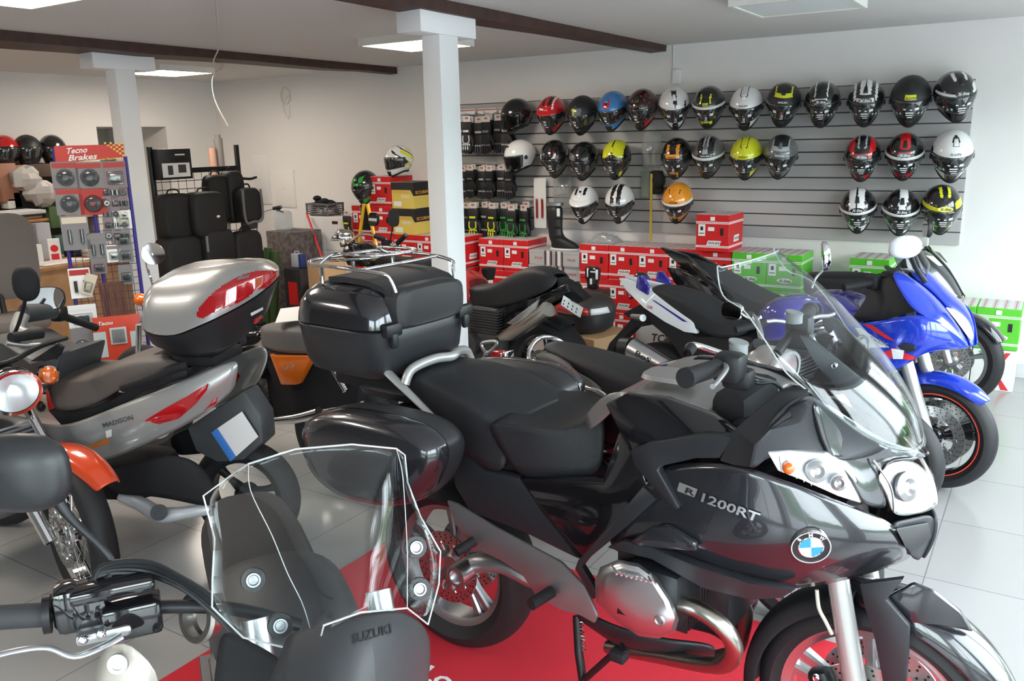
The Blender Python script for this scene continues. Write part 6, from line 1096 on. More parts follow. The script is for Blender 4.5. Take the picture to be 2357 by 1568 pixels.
decal(S, cl_, None, [(572,718),(600,703),(602,709),(575,725)], ALU, .004, 'lock_cover') ; decal(S, cbs, None, [(575,720),(603,706),(604,712),(577,727)], PAPER, .004, 'case_sticker'); decal(S, cbs, None, [(580,735),(602,724),(603,736),(583,746)], REDG, .004, 'small_reflector'); decal(S, cbs, None, [(583,764),(602,752),(603,763),(588,771)], REDG, .004, 'small_reflector')
MB().box(tuple(S.N(455,815,.0)), (.3,.25,.05), bev=.02).build('case_mount', BLKM, S.t)
# ---- red-orange classic in the left foreground
OR = Fr('roadster_motorcycle', 'classic roadster with red-orange front mudguard and round chrome headlight at the left edge', 'motorcycle', (-3.0, 1.62), 3)
oc = Vector((-.06, .03, .31)); wheel(OR, oc, .31, .105, .235, CHR, 'front_wheel', 5, .13, wire=True, steer=-16); fender(OR, oc, .322, .068, 44, 165, PAINT['redo'], crown=.03, flare=.3, drop=.02)
wheel(OR, oc+Vector((-1.4,0,0)), .31, .12, .22, CHR, 'rear_wheel', 5, wire=True); hl_ = OR.N(35, 905, 0); lamp_round(OR, hl_, (.9,-.3,-.25), .092, .14, BLKG, CHR)
forks(OR, hl_+Vector((-.14,0,-.02)), oc, .085, .022, CHR)
for s, q in ((1, (112,865)), (-1, (-60,930))): p = OR.A(q[0], q[1], 1, .16*s); MB().lathe([(0,.03),(.022,.028),(.034,.014),(.037,-.004)], p, (.85,-.5,0), 0, 22).lathe([(.037,-.003),(.041,-.006),(.034,-.03),(.012,-.05)], p, (.85,-.5,0), 1, 22).build('indicator', [ORG, CHR], OR.t)
shell(OR, 'fuel_tank', [[(-60,960,.12),(-60,930,.1),(-40,900)],[(-150,960,.15),(-150,920,.14),(-140,870)],[(-260,950,.1),(-260,920,.1),(-250,880)]], PAINT['redo'], pw=.7); MB().box((-.75,0,.78), (.6,.24,.1), bev=.04).build('seat', SEATM, OR.t); engine(OR, (-.65,0,.45), 1., ALUD)
MB().tube([hl_+Vector((-.2,-.36,.18)), hl_+Vector((-.12,-.2,.2)), hl_+Vector((-.1,0,.1)), hl_+Vector((-.12,.2,.13)), hl_+Vector((-.2,.36,.12))], .011).build('handlebar', BLK, OR.t)
# ---- bike in the foreground seen from the front
Z = Fr('adventure_motorcycle', 'dark motorcycle in the left foreground with a tall clear windshield on chrome screws', 'motorcycle', (-.95, .95), -34)
rows = [[(535,1092,.12),(572,1068,.155),(680,1034,.17),(810,1023,.165),(912,1033,.14),(932,1048,.11)], [(468,1142,.13),(577,1130,.19),(690,1105,.215),(810,1085,.205),(925,1085,.17),(938,1110,.12)], [(494,1240,.15),(625,1230,.23),(725,1200,.26),(830,1170,.25),(932,1170,.20),(968,1190,.13)], [(489,1330,.18),(662,1320,.27),(750,1290,.305),(840,1260,.29),(937,1270,.235),(1014,1270,.15)], [(488,1398,.20),(700,1400,.30),(770,1370,.345),(850,1345,.335),(937,1350,.265),(1010,1345,.18)], [(560,1468,.24),(728,1508,.34),(745,1440,.385),(830,1410,.375),(937,1400,.295),(985,1438,.21)]]
wsz = xgrid(Z, 'windshield', rows, ACR, .004, 2); E_ = [Z.X(*q) for q in rows[0]]+[Z.X(*r[-1]) for r in rows[1:]]+[Z.X(*q) for q in rows[-1][-2::-1]]+[Z.X(*r[0]) for r in rows[-2:0:-1]]
MB().tube(E_, .0014, n=6, closed=True, smooth=False).build('windshield_edge', ACRE, wsz)
for k in (1, 4): MB().tube([Z.X(*r[k])+Vector((.001,0,0)) for r in rows], .0007, n=5).build('windshield_crease', ACRE, wsz)
for q in ((583,1335,.222), (645,1440,.262), (957,1260,.218), (965,1356,.245)): p = Z.X(*q); m = MB(); m.lathe([(0,.004),(.006,.003),(.0075,.006),(.0095,.006),(.0105,.002),(.0105,-.008)], p, (1,-.05,.35), 0, 24).lathe([(.0105,.003),(.016,.003),(.017,-.002),(.0105,-.006)], p, (1,-.05,.35), 1, 24); m.build('screen_screw', [ALUD, BLK], Z.t)
zc_ = xgrid(Z, 'front_cowl', [[(660,1452,.30),(735,1446,.37),(830,1412,.375),(935,1398,.29),(985,1450,.19)], [(650,1500,.33),(760,1482,.40),(850,1450,.405),(945,1438,.32),(992,1485,.20)], [(620,1560,.34),(770,1545,.43),(860,1515,.43),(955,1505,.33),(990,1545,.20)], [(600,1660,.36),(770,1640,.46),(860,1620,.46),(970,1620,.34),(975,1650,.18)]], mat('cowl_satin', (.028,.029,.032), .5))
decal(Z, zc_, 'SUZUKI', [(808,1462),(898,1436),(900,1458),(810,1484)], BLKM, .0015)
sdm = mat('fork_beige', (.50,.46,.40), .35, .3); xgrid(Z, 'side_cowl', [[(505,1440,.18),(570,1480,.22),(660,1520,.28)], [(500,1520,.18),(580,1560,.24),(660,1600,.3)], [(480,1640,.18),(580,1660,.24),(650,1700,.3)]], BLKM)
sc_ = xgrid(Z, 'fork_shroud', [[(240,1490,.06),(285,1478,.09),(322,1500,.09)], [(222,1530,.06),(280,1530,.10),(362,1545,.10)], [(200,1620,.06),(280,1620,.10),(372,1600,.10)]], sdm, sub=1); MB().lathe([(0,.003),(.008,.002),(.009,.004),(.014,.004),(.015,0)], Z.X(272,1528,.105), (1,-.3,.3), n=20).build('shroud_bolt', ALU, sc_)
zb = Z.X(690, 1440, .02); zg0, zg1 = Z.X(-60,1425,-.07), Z.X(112,1415,-.05); MB().tube([zg0, zg1, Z.X(300,1400,-.03), Z.X(520,1400,.0), zb], .011).build('handlebar', BLK, Z.t)
MB().cyl(zg0, zg1, .0185, n=20).build('grip', mat('grip_grey', (.03,.03,.033), .7), Z.t); MB().cyl(Z.X(100,1415,-.05), Z.X(118,1412,-.05), .03, n=20).build('grip_collar', BLK, Z.t)
mcm = MB().box(tuple(Z.X(160,1395,-.045)), (.06,.045,.075), bev=.015).box(tuple(Z.X(210,1400,-.04)), (.06,.05,.07), bev=.012).build('switchgear', BLKG, Z.t); MB().box(tuple(Z.X(305,1415,-.02)), (.06,.085,.055), bev=.008).box(tuple(Z.X(260,1350,-.03)), (.055,.12,.02), bev=.006).build('fluid_reservoir', BLKG, Z.t)
MB().box(tuple(Z.X(240,1455,.0)), (.03,.08,.02), bev=.008).build('lever_clamp', ALU, Z.t); MB().tube([Z.X(-40,1518,.05), Z.X(40,1498,.05), Z.X(110,1492,.04), Z.X(170,1512,.04), Z.X(235,1490,.03), Z.X(280,1465,.02)], [.0065,.0065,.0065,.007,.008,.009], n=12, flat=.6).build('brake_lever', ALU, Z.t)
bolt(Z, [Z.X(190,1474,.03), Z.X(232,1460,.03)], .007, CHR, nv=(1,-.2,.5))
zm = Z.X(55, 1085, -.10); mirror_head(Z, zm, (-.92,.38,-.05), .075, .062, mat('mirror_black', (.02,.021,.023), .4), e=.75); MB().tube([Z.X(130,1150,-.1), Z.X(165,1195,-.09), Z.X(235,1262,-.07), Z.X(258,1300,-.06), Z.X(240,1350,-.04)], [.010,.007,.006,.0065,.008], n=10).build('mirror_stem', BLK, Z.t)
for k in range(4): MB().tube([Z.X(170+15*k,1375,-.04), Z.X(230,1325-6*k,-.05), Z.X(330,1322-10*k,-.04), Z.X(420,1355-8*k,.0), Z.X(500,1420-10*k,.04), Z.X(560,1490,.06)], .0042, n=7).build('control_cable', BLK, Z.t)
MB().lathe([(.03,.006),(.04,.006),(.043,0),(.038,-.02),(.03,-.02)], Z.X(455,1420,.0), (.5,-.8,.3), n=36).build('ignition_ring', mat('dull_chrome', (.4,.38,.35), .3, 1.), Z.t)
zw = Vector((.42,-.06,.33)); wheel(Z, zw, .33, .12, .24, BLK, 'front_wheel', 5, .15); wheel(Z, zw+Vector((-1.52,0,0)), .32, .15, .22, BLK, 'rear_wheel', 5, .12); forks(Z, Vector((.05,-.06,1.02)), zw, .10, .026, ALU)
for o in [o for o in Z.t.children if o.name.startswith('fork_leg')]: o.location.y = -.06
sell(Z, 'fuel_tank', [(.60,.2,.12),(.68,.25,.16),(.76,.24,.15),(.80,.16,.11)], mat('cowl_satin'), c=(-.45,-.06), e=.7); sell(Z, 'seat', [(.60,.36,.12),(.66,.38,.14),(.70,.36,.12)], SEATM, c=(-.9,-.06), e=.6); engine(Z, (-.35,-.06,.5)); sell(Z, 'cowl_body', [(.60,.10,.08),(.72,.15,.11),(.84,.16,.12),(.92,.10,.09)], mat('cowl_satin'), c=(.22,-.06), e=.7)

MB().ball(tuple(W.N(1476, 640, -.12)), (.05,.04,.035), 0, 14).build('tail_bag', PC['black'] if 'paint_black' in MATS and 'PC' in globals() else BLKG, W.t)
# ================================================================ shop fittings on the left and loose goods
def aim(px, py, dist, name, label, cat, dang=0, group=None):
    r_ = ray(px, py); t = dist/math.hypot(r_.x, r_.y); return Fr(name, label, cat, (r_.x*t, r_.y*t), math.degrees(math.atan2(r_.y, r_.x))-90+dang, group)
rb = mat('rack_blue', (.03,.02,.22), .4); packr = mat('pack_red', (.40,.03,.025), .4); packg = mat('pack_grey', (.21,.20,.215), .4); packp = mat('pack_mauve', (.22,.17,.19), .35); dk = mat('product_dark', (.05,.055,.06), .4); dgr = mat('product_green', (.05,.25,.15), .4); sil = mat('product_silver', (.5,.5,.5), .25, 1.); woodl = mat('counter_wood', (.50,.27,.12), .5, noise=(.42,.21,.09), bscale=9); cream = mat('cream', (.62,.56,.45), .5)
D_ = aim(222, 600, 6.1, 'display_stand', 'blue wire display stand with a red sign and hanging parts packs', 'display stand')
q = lambda px, py, v=0.: D_.N(px, py, v)

for a, b in (((123,340), (172,835)), ((203,380), (240,820)), ((288,360), (322,800))):
    A_, B_ = q(*a), q(*b); B_ = B_+(B_-A_).normalized()*0; e_ = Vector((A_.x+0, A_.y, .02)); MB().cyl(Vector((A_.x, 0, A_.z)), Vector((A_.x, 0, .01)), .012, n=10).build('post', rb, D_.t)
x0, x1, z1 = q(126,380).x, q(290,380).x, q(126,380).z
m = MB()
for i in range(34): m.cyl((x0, .012, z1-.045*i-.02), (x1, .012, z1-.045*i-.02), .002, n=5)
for i in range(11): m.cyl((x0+(x1-x0)*i/10, .014, z1), (x0+(x1-x0)*i/10, .014, .12), .002, n=5)
m.build('wire_grid', mat('rack_wire', (.06,.05,.15), .4), D_.t)
MB().box(((x0+x1)/2, .0, .03), (x1-x0, .34, .03), bev=.005).build('base_frame', rb, D_.t)
s0, s1, s2, s3 = q(124,336,.02), q(284,332,.02), q(287,362,.02), q(129,377,.02)
sg = MB().loft([[s0,s1,s2,s3],[p+Vector((0,.015,0)) for p in (s0,s1,s2,s3)]]).build('sign_board', mat('sign_red', (.52,.03,.02), .4), D_.t)
y_ = s0.y-.003; ct = Vector(((s0.x*.7+s1.x*.3), y_, (s0.z+s3.z)/2+.024)); MB().text('Tecno', ct, (1,0,.05), (0,0,1), .12, .036, mi=0, shear=.35).text('Brakes', ct+Vector((.03,0,-.042)), (1,0,.05), (0,0,1), .16, .036, mi=0, shear=.35).text('moto perfection', ((s0.x*.32+s1.x*.68), y_, s3.z+.018), (1,0,.05), (0,0,1), .22, .018, mi=1).build('lettering', [INKW, mat('print_yellow', (.7,.5,.1), .5)], sg)
m = MB()
for i in range(7):
    for j in range(7):
        if (i+j) % 2 == 0 and i+ (6-j)*.0 >= 6-j-1 or (i > 4 and (i+j) % 2 == 0): m.box((s1.x-.105+i*.016, y_+.0005, s2.z+.012+j*.013), (.013, .001, .011))
m.build('chequer_print', mat('print_yellow'), sg)
def pack(px, py, w_, h_, cols, lab, shape, v=.03, name='blister_pack', tilt=0):
    p = q(px, py, v); p = Wp(D_, p); sc = 6.1/1950
    t = blister(name, lab, 'package', (p.x, p.y, p.z), w_*sc, h_*sc, cols, 'parts packs on the blue display stand', D_.t.rotation_euler.z, shape)
    if tilt: t.rotation_euler.y = R(tilt)
    return t
for px, py, w_, h_, cc, lab, sh in (
 (150,404,48,54,(packg,dk,packr),'red and grey lever pack, top left on the blue stand',1),(206,404,50,54,(packg,dk,packr),'red pack with a green-dotted black disc, top centre of the stand',1),(264,402,44,54,(packp,sil,packr),'red pack of amber bulbs, top right on the stand',0),
 (160,464,50,54,(packg,dk,packr),'red pack with a red-centred disc, second row left',1),(214,464,50,54,(packr,dk,packr),'red pack with red parts and a blue knob, second row centre',1),
 (174,536,50,70,(packg,sil,cream),'tall pack with two chrome cylinders and a cream label',2),(224,568,36,56,(packg,sil,packg),'grey card with two small round plugs left of the middle post',2),
 (283,548,30,40,(packg,dk,packg),'grey card with chrome and black fittings near the right post',0),(262,584,28,36,(PAPER,sil,packg),'white card with two small clamps right of the middle post',0),(288,582,30,40,(packg,dk,packg),'grey card with blue-black connectors by the right post',0),(290,632,28,42,(packg,dk,packg),'grey card with one dark grommet, lowest by the right post',0),
 (282,506,34,38,(PAPER,cream,PAPER),'white pack with yellow bulbs by the right post',0),(228,612,30,34,(packp,dk,packg),'small dark pack under the grey card on the middle post',0)): pack(px, py, w_, h_, cc, lab, sh)
k = 0
for r in range(5):
    for c in range(3):
        pack(244+c*19+r*1.5, 440+r*25, 19, 26, (packp, (dk, sil, packg)[(r+c) % 3], packp), 'small mauve pack, %s column, %s row of the small packs on the stand' % (('left', 'middle', 'right')[c], ORD[r]), (0, 2, 1)[(r*2+c) % 3], v=.02+.01*((r+c) % 2))
pack(185, 652, 40, 62, (PAPER, dk, packr), 'white and red tube pack hanging low on the left of the stand', 2); pack(205, 655, 22, 44, (cream, cream, cream), 'cream tag tilted beside the white and red tube pack', 0, .05, 'cream_tag', 22); pack(190, 728, 54, 48, (WHT, dk, WHT), 'open white booklet pack on the lower left of the stand', 0, .06); pack(190, 790, 40, 70, (packg, sil, packg), 'crumpled clear bag of fittings at the foot of the stand', 1, .06)
def put(fr, name, lab, cat, B_, mats, group=None):
    B_.v = [Wp(fr, p) for p in B_.v]; return tag(B_.build(name, mats), lab, cat, group)
m = MB(); A_, Z_ = q(248, 650, .04), q(266, 740, .04)
for i in range(12): m.cyl((A_.x-.055+i*.013, A_.y, A_.z), (A_.x-.045+i*.013, A_.y, Z_.z), .006, n=6)
put(D_, 'brush_bundle', 'bundle of brown bristly tubes in the middle of the blue stand', 'bundle', m, mat('bristle', (.12,.055,.045), .8))
p = Wp(D_, q(274, 782, .10)); t = thing('filter_pack', 'large red and white pack with a pleated filter at the bottom right of the stand', 'package', tuple(p), D_.t.rotation_euler.z); sc = 6.0/1950
MB().box((0,0,0), (92*sc,.02,104*sc), bev=.003).build('carton', mat('pack_orange_red', (.55,.05,.02), .4), t); MB().box((-.11,-.012,-.02), (.075,.004,.17)).box((.0,-.016,.03), (.10,.012,.11), bev=.003).box((.105,-.012,-.01), (.07,.004,.12)).build('window', mat('card_ice', (.45,.52,.54), .4), t); m = MB(); fins(m, (0,-.024,.03), (.08,.008,.09), 14, 0, .0055); m.build('pleated_filter', packg, t); MB().text('Tecno', (-.07,-.013,.12), (1,0,.0), (0,0,1), .09, .025, shear=.3).build('lettering', INKW, t)
MB_ = MB().box((0,0,0), (.3,.3,.25), bev=.004); t = tag(MB_.build('red_carton', redc, loc=tuple(Wp(D_, q(170, 815, -.25)))), 'plain red carton on the floor behind the stand', 'box'); t.location.z = .125
# counter
t = thing('shop_counter', 'light wooden shop counter behind the blue stand', 'counter', (0,0,0)); MB().box((-7.3, 3.75, .40), (.62, 1.9, .76), bev=.004).build('counter_body', woodl, t); MB().box((-7.28, 3.75, .79), (.74, 2.0, .035), bev=.006).build('worktop', woodl, t)
m = MB().box((0,0,0), (.30,.36,.002)).box((.05,.1,.002), (.24,.3,.002), M=Matrix.Rotation(.3, 4, 'Z')); tag(m.build('paper_sheet', PAPER, loc=(-7.12,3.98,.812)), 'white paper sheets lying on the wooden counter', 'paper')
for i, (x, y, w_, d_, h_, mm, lab) in enumerate(((-7.45,3.92,.12,.10,.26,whc,'tall white carton at the left of the counter'),(-7.42,4.05,.10,.12,.32,mat('carton_palegrey', (.5,.52,.56), .5),'pale grey carton behind the red and white pack'),(-7.22,3.86,.08,.10,.16,whc,'small white carton in front on the counter'),(-7.4,4.32,.16,.12,.05,BLKM,'flat black case on the counter'),(-7.25,4.38,.13,.12,.06,cream,'low cream tray on the counter'))): tag(MB().box((0,0,h_/2), (w_,d_,h_), bev=.003).build('carton', mm, loc=(x,y,.809)), lab, 'box')
t = thing('round_badge_pack', 'white pack with a round red print standing on the counter', 'package', (-7.12, 3.98, .812), R(60)); MB().box((0,0,.1), (.09,.05,.2), bev=.003).build('carton', whc, t); MB().lathe([(0,0),(.03,0)], (0,-.027,.12), (0,-1,0), n=20).box((0,-.026,.05), (.06,.002,.05)).build('red_print', redc, t)
# grey rounded chair back at the left edge
t = thing('office_chair', 'grey rounded chair back at the left edge above the counter', 'chair', tuple(hit(-20, 560, 0, -6.2))[:2]+(0,), R(70)); hz = hit(0, 490, 0, -6.2).z
sg_ = mat('fabric_taupe', (.16,.145,.135), .9); MB().loft([[(x*k, y, hz-.30+z*k) for x, z in [(.27*math.copysign(abs(math.cos(a*.1963))**.45, math.cos(a*.1963)), .30*math.copysign(abs(math.sin(a*.1963))**.45, math.sin(a*.1963))) for a in range(32)]] for y, k in ((-.04,.93),(-.03,1.),(.02,1.),(.03,.94))]).build('backrest', sg_, t)
MB().box((0,-.25,hz-.72), (.46,.44,.08), bev=.03).build('seat', sg_, t); MB().cyl((0,-.22,.08), (0,-.22,hz-.74), .03).build('gas_lift', BLK, t)
for i in range(5): a = i*1.2566; MB().cyl((0,-.22,.09), (.27*math.cos(a), -.22+.27*math.sin(a), .05), .02).ball((.27*math.cos(a), -.22+.27*math.sin(a), .03), .03, 0, 10).build('leg', BLK, t)
MB().cyl((0,.04,hz-.45), (0,-.1,hz-.70), .02).build('back_bracket', BLK, t)
# shelves with helmets
t = thing('wall_shelf', 'tall shelf unit with pale wooden boards against the left wall', 'shelf', (0,0,0)); zt = 1.62
m = MB()
for y in (3.0, 4.02, 4.98): MB().box((-8.25, y, zt/2), (.36, .03, zt)).build('upright', mat('shelf_cream', (.42,.38,.32), .6), t)
for z in (.35, .75, 1.10, 1.60): MB().box((-8.25, 3.99, z), (.40, 2.0, .025), bev=.002).build('shelf_board', woodl, t)
MB().box((-8.43, 3.99, zt/2), (.02, 2.0, zt)).build('back_board', mat('shelf_dark', (.05,.045,.04), .8), t)
for px, cc, lab in ((12,('red','black','grey'),'red and black helmet, leftmost on the shelf unit'),(65,('matt','grey','black'),'matt black helmet with raised visor in the middle on the shelf unit'),(122,('black','grey','matt'),'glossy black helmet on the shelf unit beside the red sign')):
    p = hit(px, 350, 0, -8.2); helmet(lab, (-8.2, p.y, zt+.125), cc, (lambda X,T,e,a: 1 if T<14 else 0) if cc[0] == 'red' else SOLID, yaw=55, pitch=0, group='helmets on the shelf unit')
for i, (px, py, w_, h_, mm, lab) in enumerate(((12,420,.16,.34,mat('pack_copper', (.42,.2,.13), .5),'copper coloured pack strip hanging at the left of the shelf unit'),(26,468,.13,.09,PAPER,'small white pack on the edge of the shelf unit'),(50,460,.26,.2,BLKM,'black helmet bag in the shelf unit'),(120,500,.12,.2,mat('can_green', (.08,.14,.06), .4),'green can in the shelf unit'),(95,392,.3,.12,mat('goods_brown', (.09,.06,.045), .8),'dark brown packages under the top board'),(70,560,.3,.16,BLKM,'black bags on the lower shelf board'),(140,565,.16,.2,mat('goods_teal', (.06,.12,.12), .6),'teal bottle on the lower shelf board'))):
    p = hit(px, py, 0, -8.1); tag(MB().box((0,0,0), (.14,w_,h_), bev=.03 if mm in (BLKM,) else .006).build('shelf_pack', mm, loc=tuple(p)), lab, 'package')
for px, py, lab in ((60,412,'crumpled white bag stuffed in the shelf unit'),(92,445,'crumpled clear bag below the white one in the shelf unit')):
    p = hit(px, py, 0, -7.98); m = MB(); m.ball((0,0,0), (.07,.15,.12), 0, 12); rn = random.Random(px); m.v = [v_*rn.uniform(.75, 1.15) for v_ in m.v]; tag(m.build('goods_bag', mat('bag_white', (.45,.43,.42), .4), loc=tuple(p), ang=10), lab, 'bag')
p = hit(0, 492, 0, -7.3); t = thing('white_shelf_stand', 'white board on a post jutting in at the left, above the chair back', 'stand'); MB().box((-7.3, p.y+.05, p.z), (.3, .5, .03), bev=.005).build('board', WHT, t); MB().cyl((-7.3, p.y-.1, .812), (-7.3, p.y-.1, p.z-.01), .025).build('post', STEEL, t)
# black wire rack with bags
K2 = Fr('bag_rack', 'black wire rack with tall posts hung with motorcycle bags', 'rack', (-6.6, 5.0), 90); q2 = lambda px, py, v=0.: K2.N(px, py, v)
xa, xb, zt_ = q2(343,337).x, q2(543,333).x, 1.75
for x in (xa, xb): MB().box((x, 0, zt_/2), (.035, .035, zt_), bev=.003).build('post', BLK, K2.t)
zr = q2(440,392).z; m = MB().box(((xa+xb)/2, 0, zr), (xb-xa, .03, .045))
m.build('cross_rail', BLK, K2.t); m = MB()
for i in range(14): m.cyl((xa, 0, zr-.09-.07*i), (xb, 0, zr-.09-.07*i), .0035, n=5)
for i in range(12): m.cyl((xa+(xb-xa)*i/11, .004, zr), (xa+(xb-xa)*i/11, .004, .3), .0025, n=5)
m.build('wire_grid', mat('wire_dark', (.04,.04,.045), .5), K2.t); MB().box(((xa+xb)/2, 0, .03), (xb-xa, .4, .05), bev=.005).build('base_frame', BLK, K2.t)
def soft(fr, px0, py0, px1, py1, v, d, name, lab, cat, mm, e=.45, grp=None, extra=None):
    a, b = fr.N(px0, py0, v), fr.N(px1, py1, v); cx, cz = (a.x+b.x)/2, (a.z+b.z)/2; hx, hz = abs(b.x-a.x)/2, abs(a.z-b.z)/2; rings = []
    for y, k in ((0,.9),(.02,1.),(d-.03,1.),(d-.008,.93),(d,.8)): rings.append([Wp(fr, Vector((cx+hx*k*math.copysign(abs(math.cos(i*.19635))**e, math.cos(i*.19635)), -v+(-y), cz+hz*k*math.copysign(abs(math.sin(i*.19635))**e, math.sin(i*.19635))))) for i in range(32)])
    o = MB().loft(rings).build(name, mm, ang=50); 
    h = MB().tube([Wp(fr, Vector((cx-hx*.4, -v-d*.5, cz+hz*.97))), Wp(fr, Vector((cx-hx*.25, -v-d*.5, cz+hz+.03))), Wp(fr, Vector((cx+hx*.25, -v-d*.5, cz+hz+.03))), Wp(fr, Vector((cx+hx*.4, -v-d*.5, cz+hz*.97)))], .008, n=6).build('carry_handle', BLK, o)
    if extra: extra(o, lambda dx, dz, dy=0: Wp(fr, Vector((cx+hx*dx, -v-d-.004-dy, cz+hz*dz))))
    return tag(o, lab, cat, grp)
bagb = mat('bag_black', (.011,.011,.012), .7)
g = 'motorcycle bags on the black rack'
soft(K2, 347,448,432,545, .03,.16,'saddle_bag','large plain black bag at the left of the wire rack','bag',bagb,grp=g)
soft(K2, 414,444,500,540, .10,.18,'saddle_bag','large black bag with a small white badge on the wire rack','bag',bagb,grp=g, extra=lambda o, f: MB().ball(tuple(f(.35,-.1)), (.008,.02,.012), 0, 10).build('badge', PAPER, o))
soft(K2, 458,404,520,505, .02,.12,'tank_bag','upright black bag high on the right of the wire rack','bag',bagb,grp=g); soft(K2, 500,394,550,510, .03,.14,'tank_bag','narrow black bag against the right rack post','bag',bagb,grp=g)
soft(K2, 530,434,584,508, .16,.14,'tail_bag','black bag edged with grey piping beyond the right rack post','bag',bagb,grp=g, extra=lambda o, f: MB().tube([f(-.86,.9), f(-.8,-.86), f(0,-.95), f(.88,-.8), f(.9,.9)], .012, n=8).build('piping', mat('piping_grey', (.16,.16,.17), .6), o))
soft(K2, 448,532,526,602, .16,.14,'saddle_bag','black bag with a pale strap, low in the middle of the rack','bag',bagb,grp=g, extra=lambda o, f: MB().box(tuple(f(-.95,.3)), (.01,.02,.14)).build('strap', packg, o)); soft(K2, 522,534,592,610, .18,.12,'saddle_bag','black bag with a tiny white tag, low at the right of the rack','bag',bagb,grp=g, extra=lambda o, f: MB().box(tuple(f(.3,-.6)), (.004,.02,.012)).build('badge', PAPER, o))
soft(K2, 552,503,586,526, .14,.06,'pouch','small dark grey pouch hanging below the grey-piped bag','bag',mat('pouch_grey', (.07,.065,.065), .7),grp=g); soft(K2, 347,548,450,645, .03,.2,'saddle_bag','dark bag in the shadow low at the left of the rack','bag',bagb,grp=g)
c = q2(396, 378, .05); t = thing('picture_box', 'black and white carton with a photo print on top of the wire rack', 'box', tuple(Wp(K2, c)), R(90)); MB().box((0,0,0), (.33,.10,.26), bev=.003).build('carton', BLK, t); MB().box((.0,-.0515,-.05), (.28,.002,.12), 0).box((-.06,-.053,-.05), (.05,.002,.08), 1).box((.06,-.053,-.04), (.08,.002,.07), 1).box((.05,-.0515,.08), (.10,.002,.012), 0).build('print', [PAPER, dk], t)
p = hit(508,385,0,-7.6); m = MB().cyl((0,0,0), (0,0,p.z+.3), .045, n=16).cyl((.0,.0,p.z+.3), (0,0,p.z+.34), .03, n=16); tag(m.build('grey_tube', mat('tube_grey', (.2,.19,.18), .5), loc=(p.x,p.y,0)), 'grey tube standing behind the black rack near the room corner', 'tube'); p = hit(492,385,0,-7.6); m = MB().cyl((0,0,0), (0,0,p.z+.2), .04, n=16); tag(m.build('paper_roll', mat('roll_copper', (.5,.3,.22), .5), loc=(p.x,p.y,0)), 'copper and white roll beside the grey tube near the corner', 'roll')
MB().tube([q2(552,410,.1), q2(575,412,.1), q2(590,408,.1)], .012, n=8).build('rack_hook', BLK, K2.t)
# dark chest, canister, handlebar on stand, cans
def boxpx(px0, px1, pyt, Y, d, name, lab, cat, mm, z0=0., grp=None, bev=.004):
    a = hit(px0, pyt, 1, Y); b = hit(px1, pyt, 1, Y); h = a.z-z0; o = MB().box((0,0,h/2), (b.x-a.x, d, h), bev=bev).build(name, mm, loc=((a.x+b.x)/2, Y+d/2, z0)); return tag(o, lab, cat, grp), a, b
chm = mat('chest_print', (.07,.06,.06), .6, noise=(.16,.13,.12), bscale=22); _, a, b = boxpx(612, 680, 532, 5.92, .35, 'patterned_chest', 'dark box with a busy smudged print under the clear canister', 'box', chm)
t = thing('canister', 'clear plastic canister with a blue cap on the dark printed box', 'canister', (a.x+.13, 6.04, a.z+.002)); MB().box((0,0,.10), (.17,.12,.20), bev=.03).build('container', clear('canister_plastic', (.82,.86,.88), dens=.25), t); MB().cyl((-.06,0,.20), (-.06,0,.235), .022).build('cap', mat('cap_blue', (.03,.03,.5), .4), t)
t = thing('handlebar_display', 'chrome handlebar with a black grip clamped beside the white wall', 'handlebar', (0,0,0)); a_ = hit(598,492,1,6.0); b_ = hit(630,480,1,6.0); c_ = hit(646,477,1,6.0); pz_ = hit(590,600,1,6.0); MB().tube([Vector((pz_.x,6.0,.01)), pz_, hit(592,520,1,6.0), a_, b_, c_], .009, n=8).build('bar', CHR, t); MB().cyl(b_, c_, .018, n=12).build('grip', BLKM, t); MB().tube([b_, hit(640,484,1,5.98), hit(652,489,1,5.98)], .006, n=6).build('lever', BLK, t)
for px, h_, lab in ((586,.5,'left green tube behind the silver top case'),(602,.62,'middle green tube behind the silver top case'),(618,.45,'right green tube behind the silver top case')): p = hit(px, 600, 1, 5.7); t = tag(MB().cyl((p.x,5.7,0), (p.x+.05,5.75,p.z+.1*h_*2), .04, n=14).build('green_tube', mat('tube_green', (.05,.10,.03), .5)), lab, 'tube')
o, a, b = boxpx(652, 690, 618, 5.6, .25, 'red_display_box', 'black and red display box standing by the white cartons', 'box', blkc); MB().box((0,-.127,.36), (.12,.002,.22), 0).box((0,-.127,.12), (.12,.002,.2), 1).build('print', [redc, PAPER], o)
t = thing('oil_can', 'white and blue flat can on the black and red display box', 'can', ((a.x+b.x)/2-.02, 5.7, a.z)); MB().box((0,0,.07), (.10,.07,.13), bev=.008).build('can_body', mat('can_white', (.5,.54,.6), .4), t); MB().box((.07,0,.07), (.035,.07,.13), bev=.006).build('blue_side', mat('can_blue', (.02,.05,.2), .4), t); MB().tube([(-.03,0,.14),(-.02,0,.155),(.02,0,.155),(.03,0,.14)], .004, n=6).build('handle', WHT, t)
boxpx(706, 745, 600, 4.85, .25, 'brown_carton', 'brown carton behind the chrome luggage rack', 'box', brn)
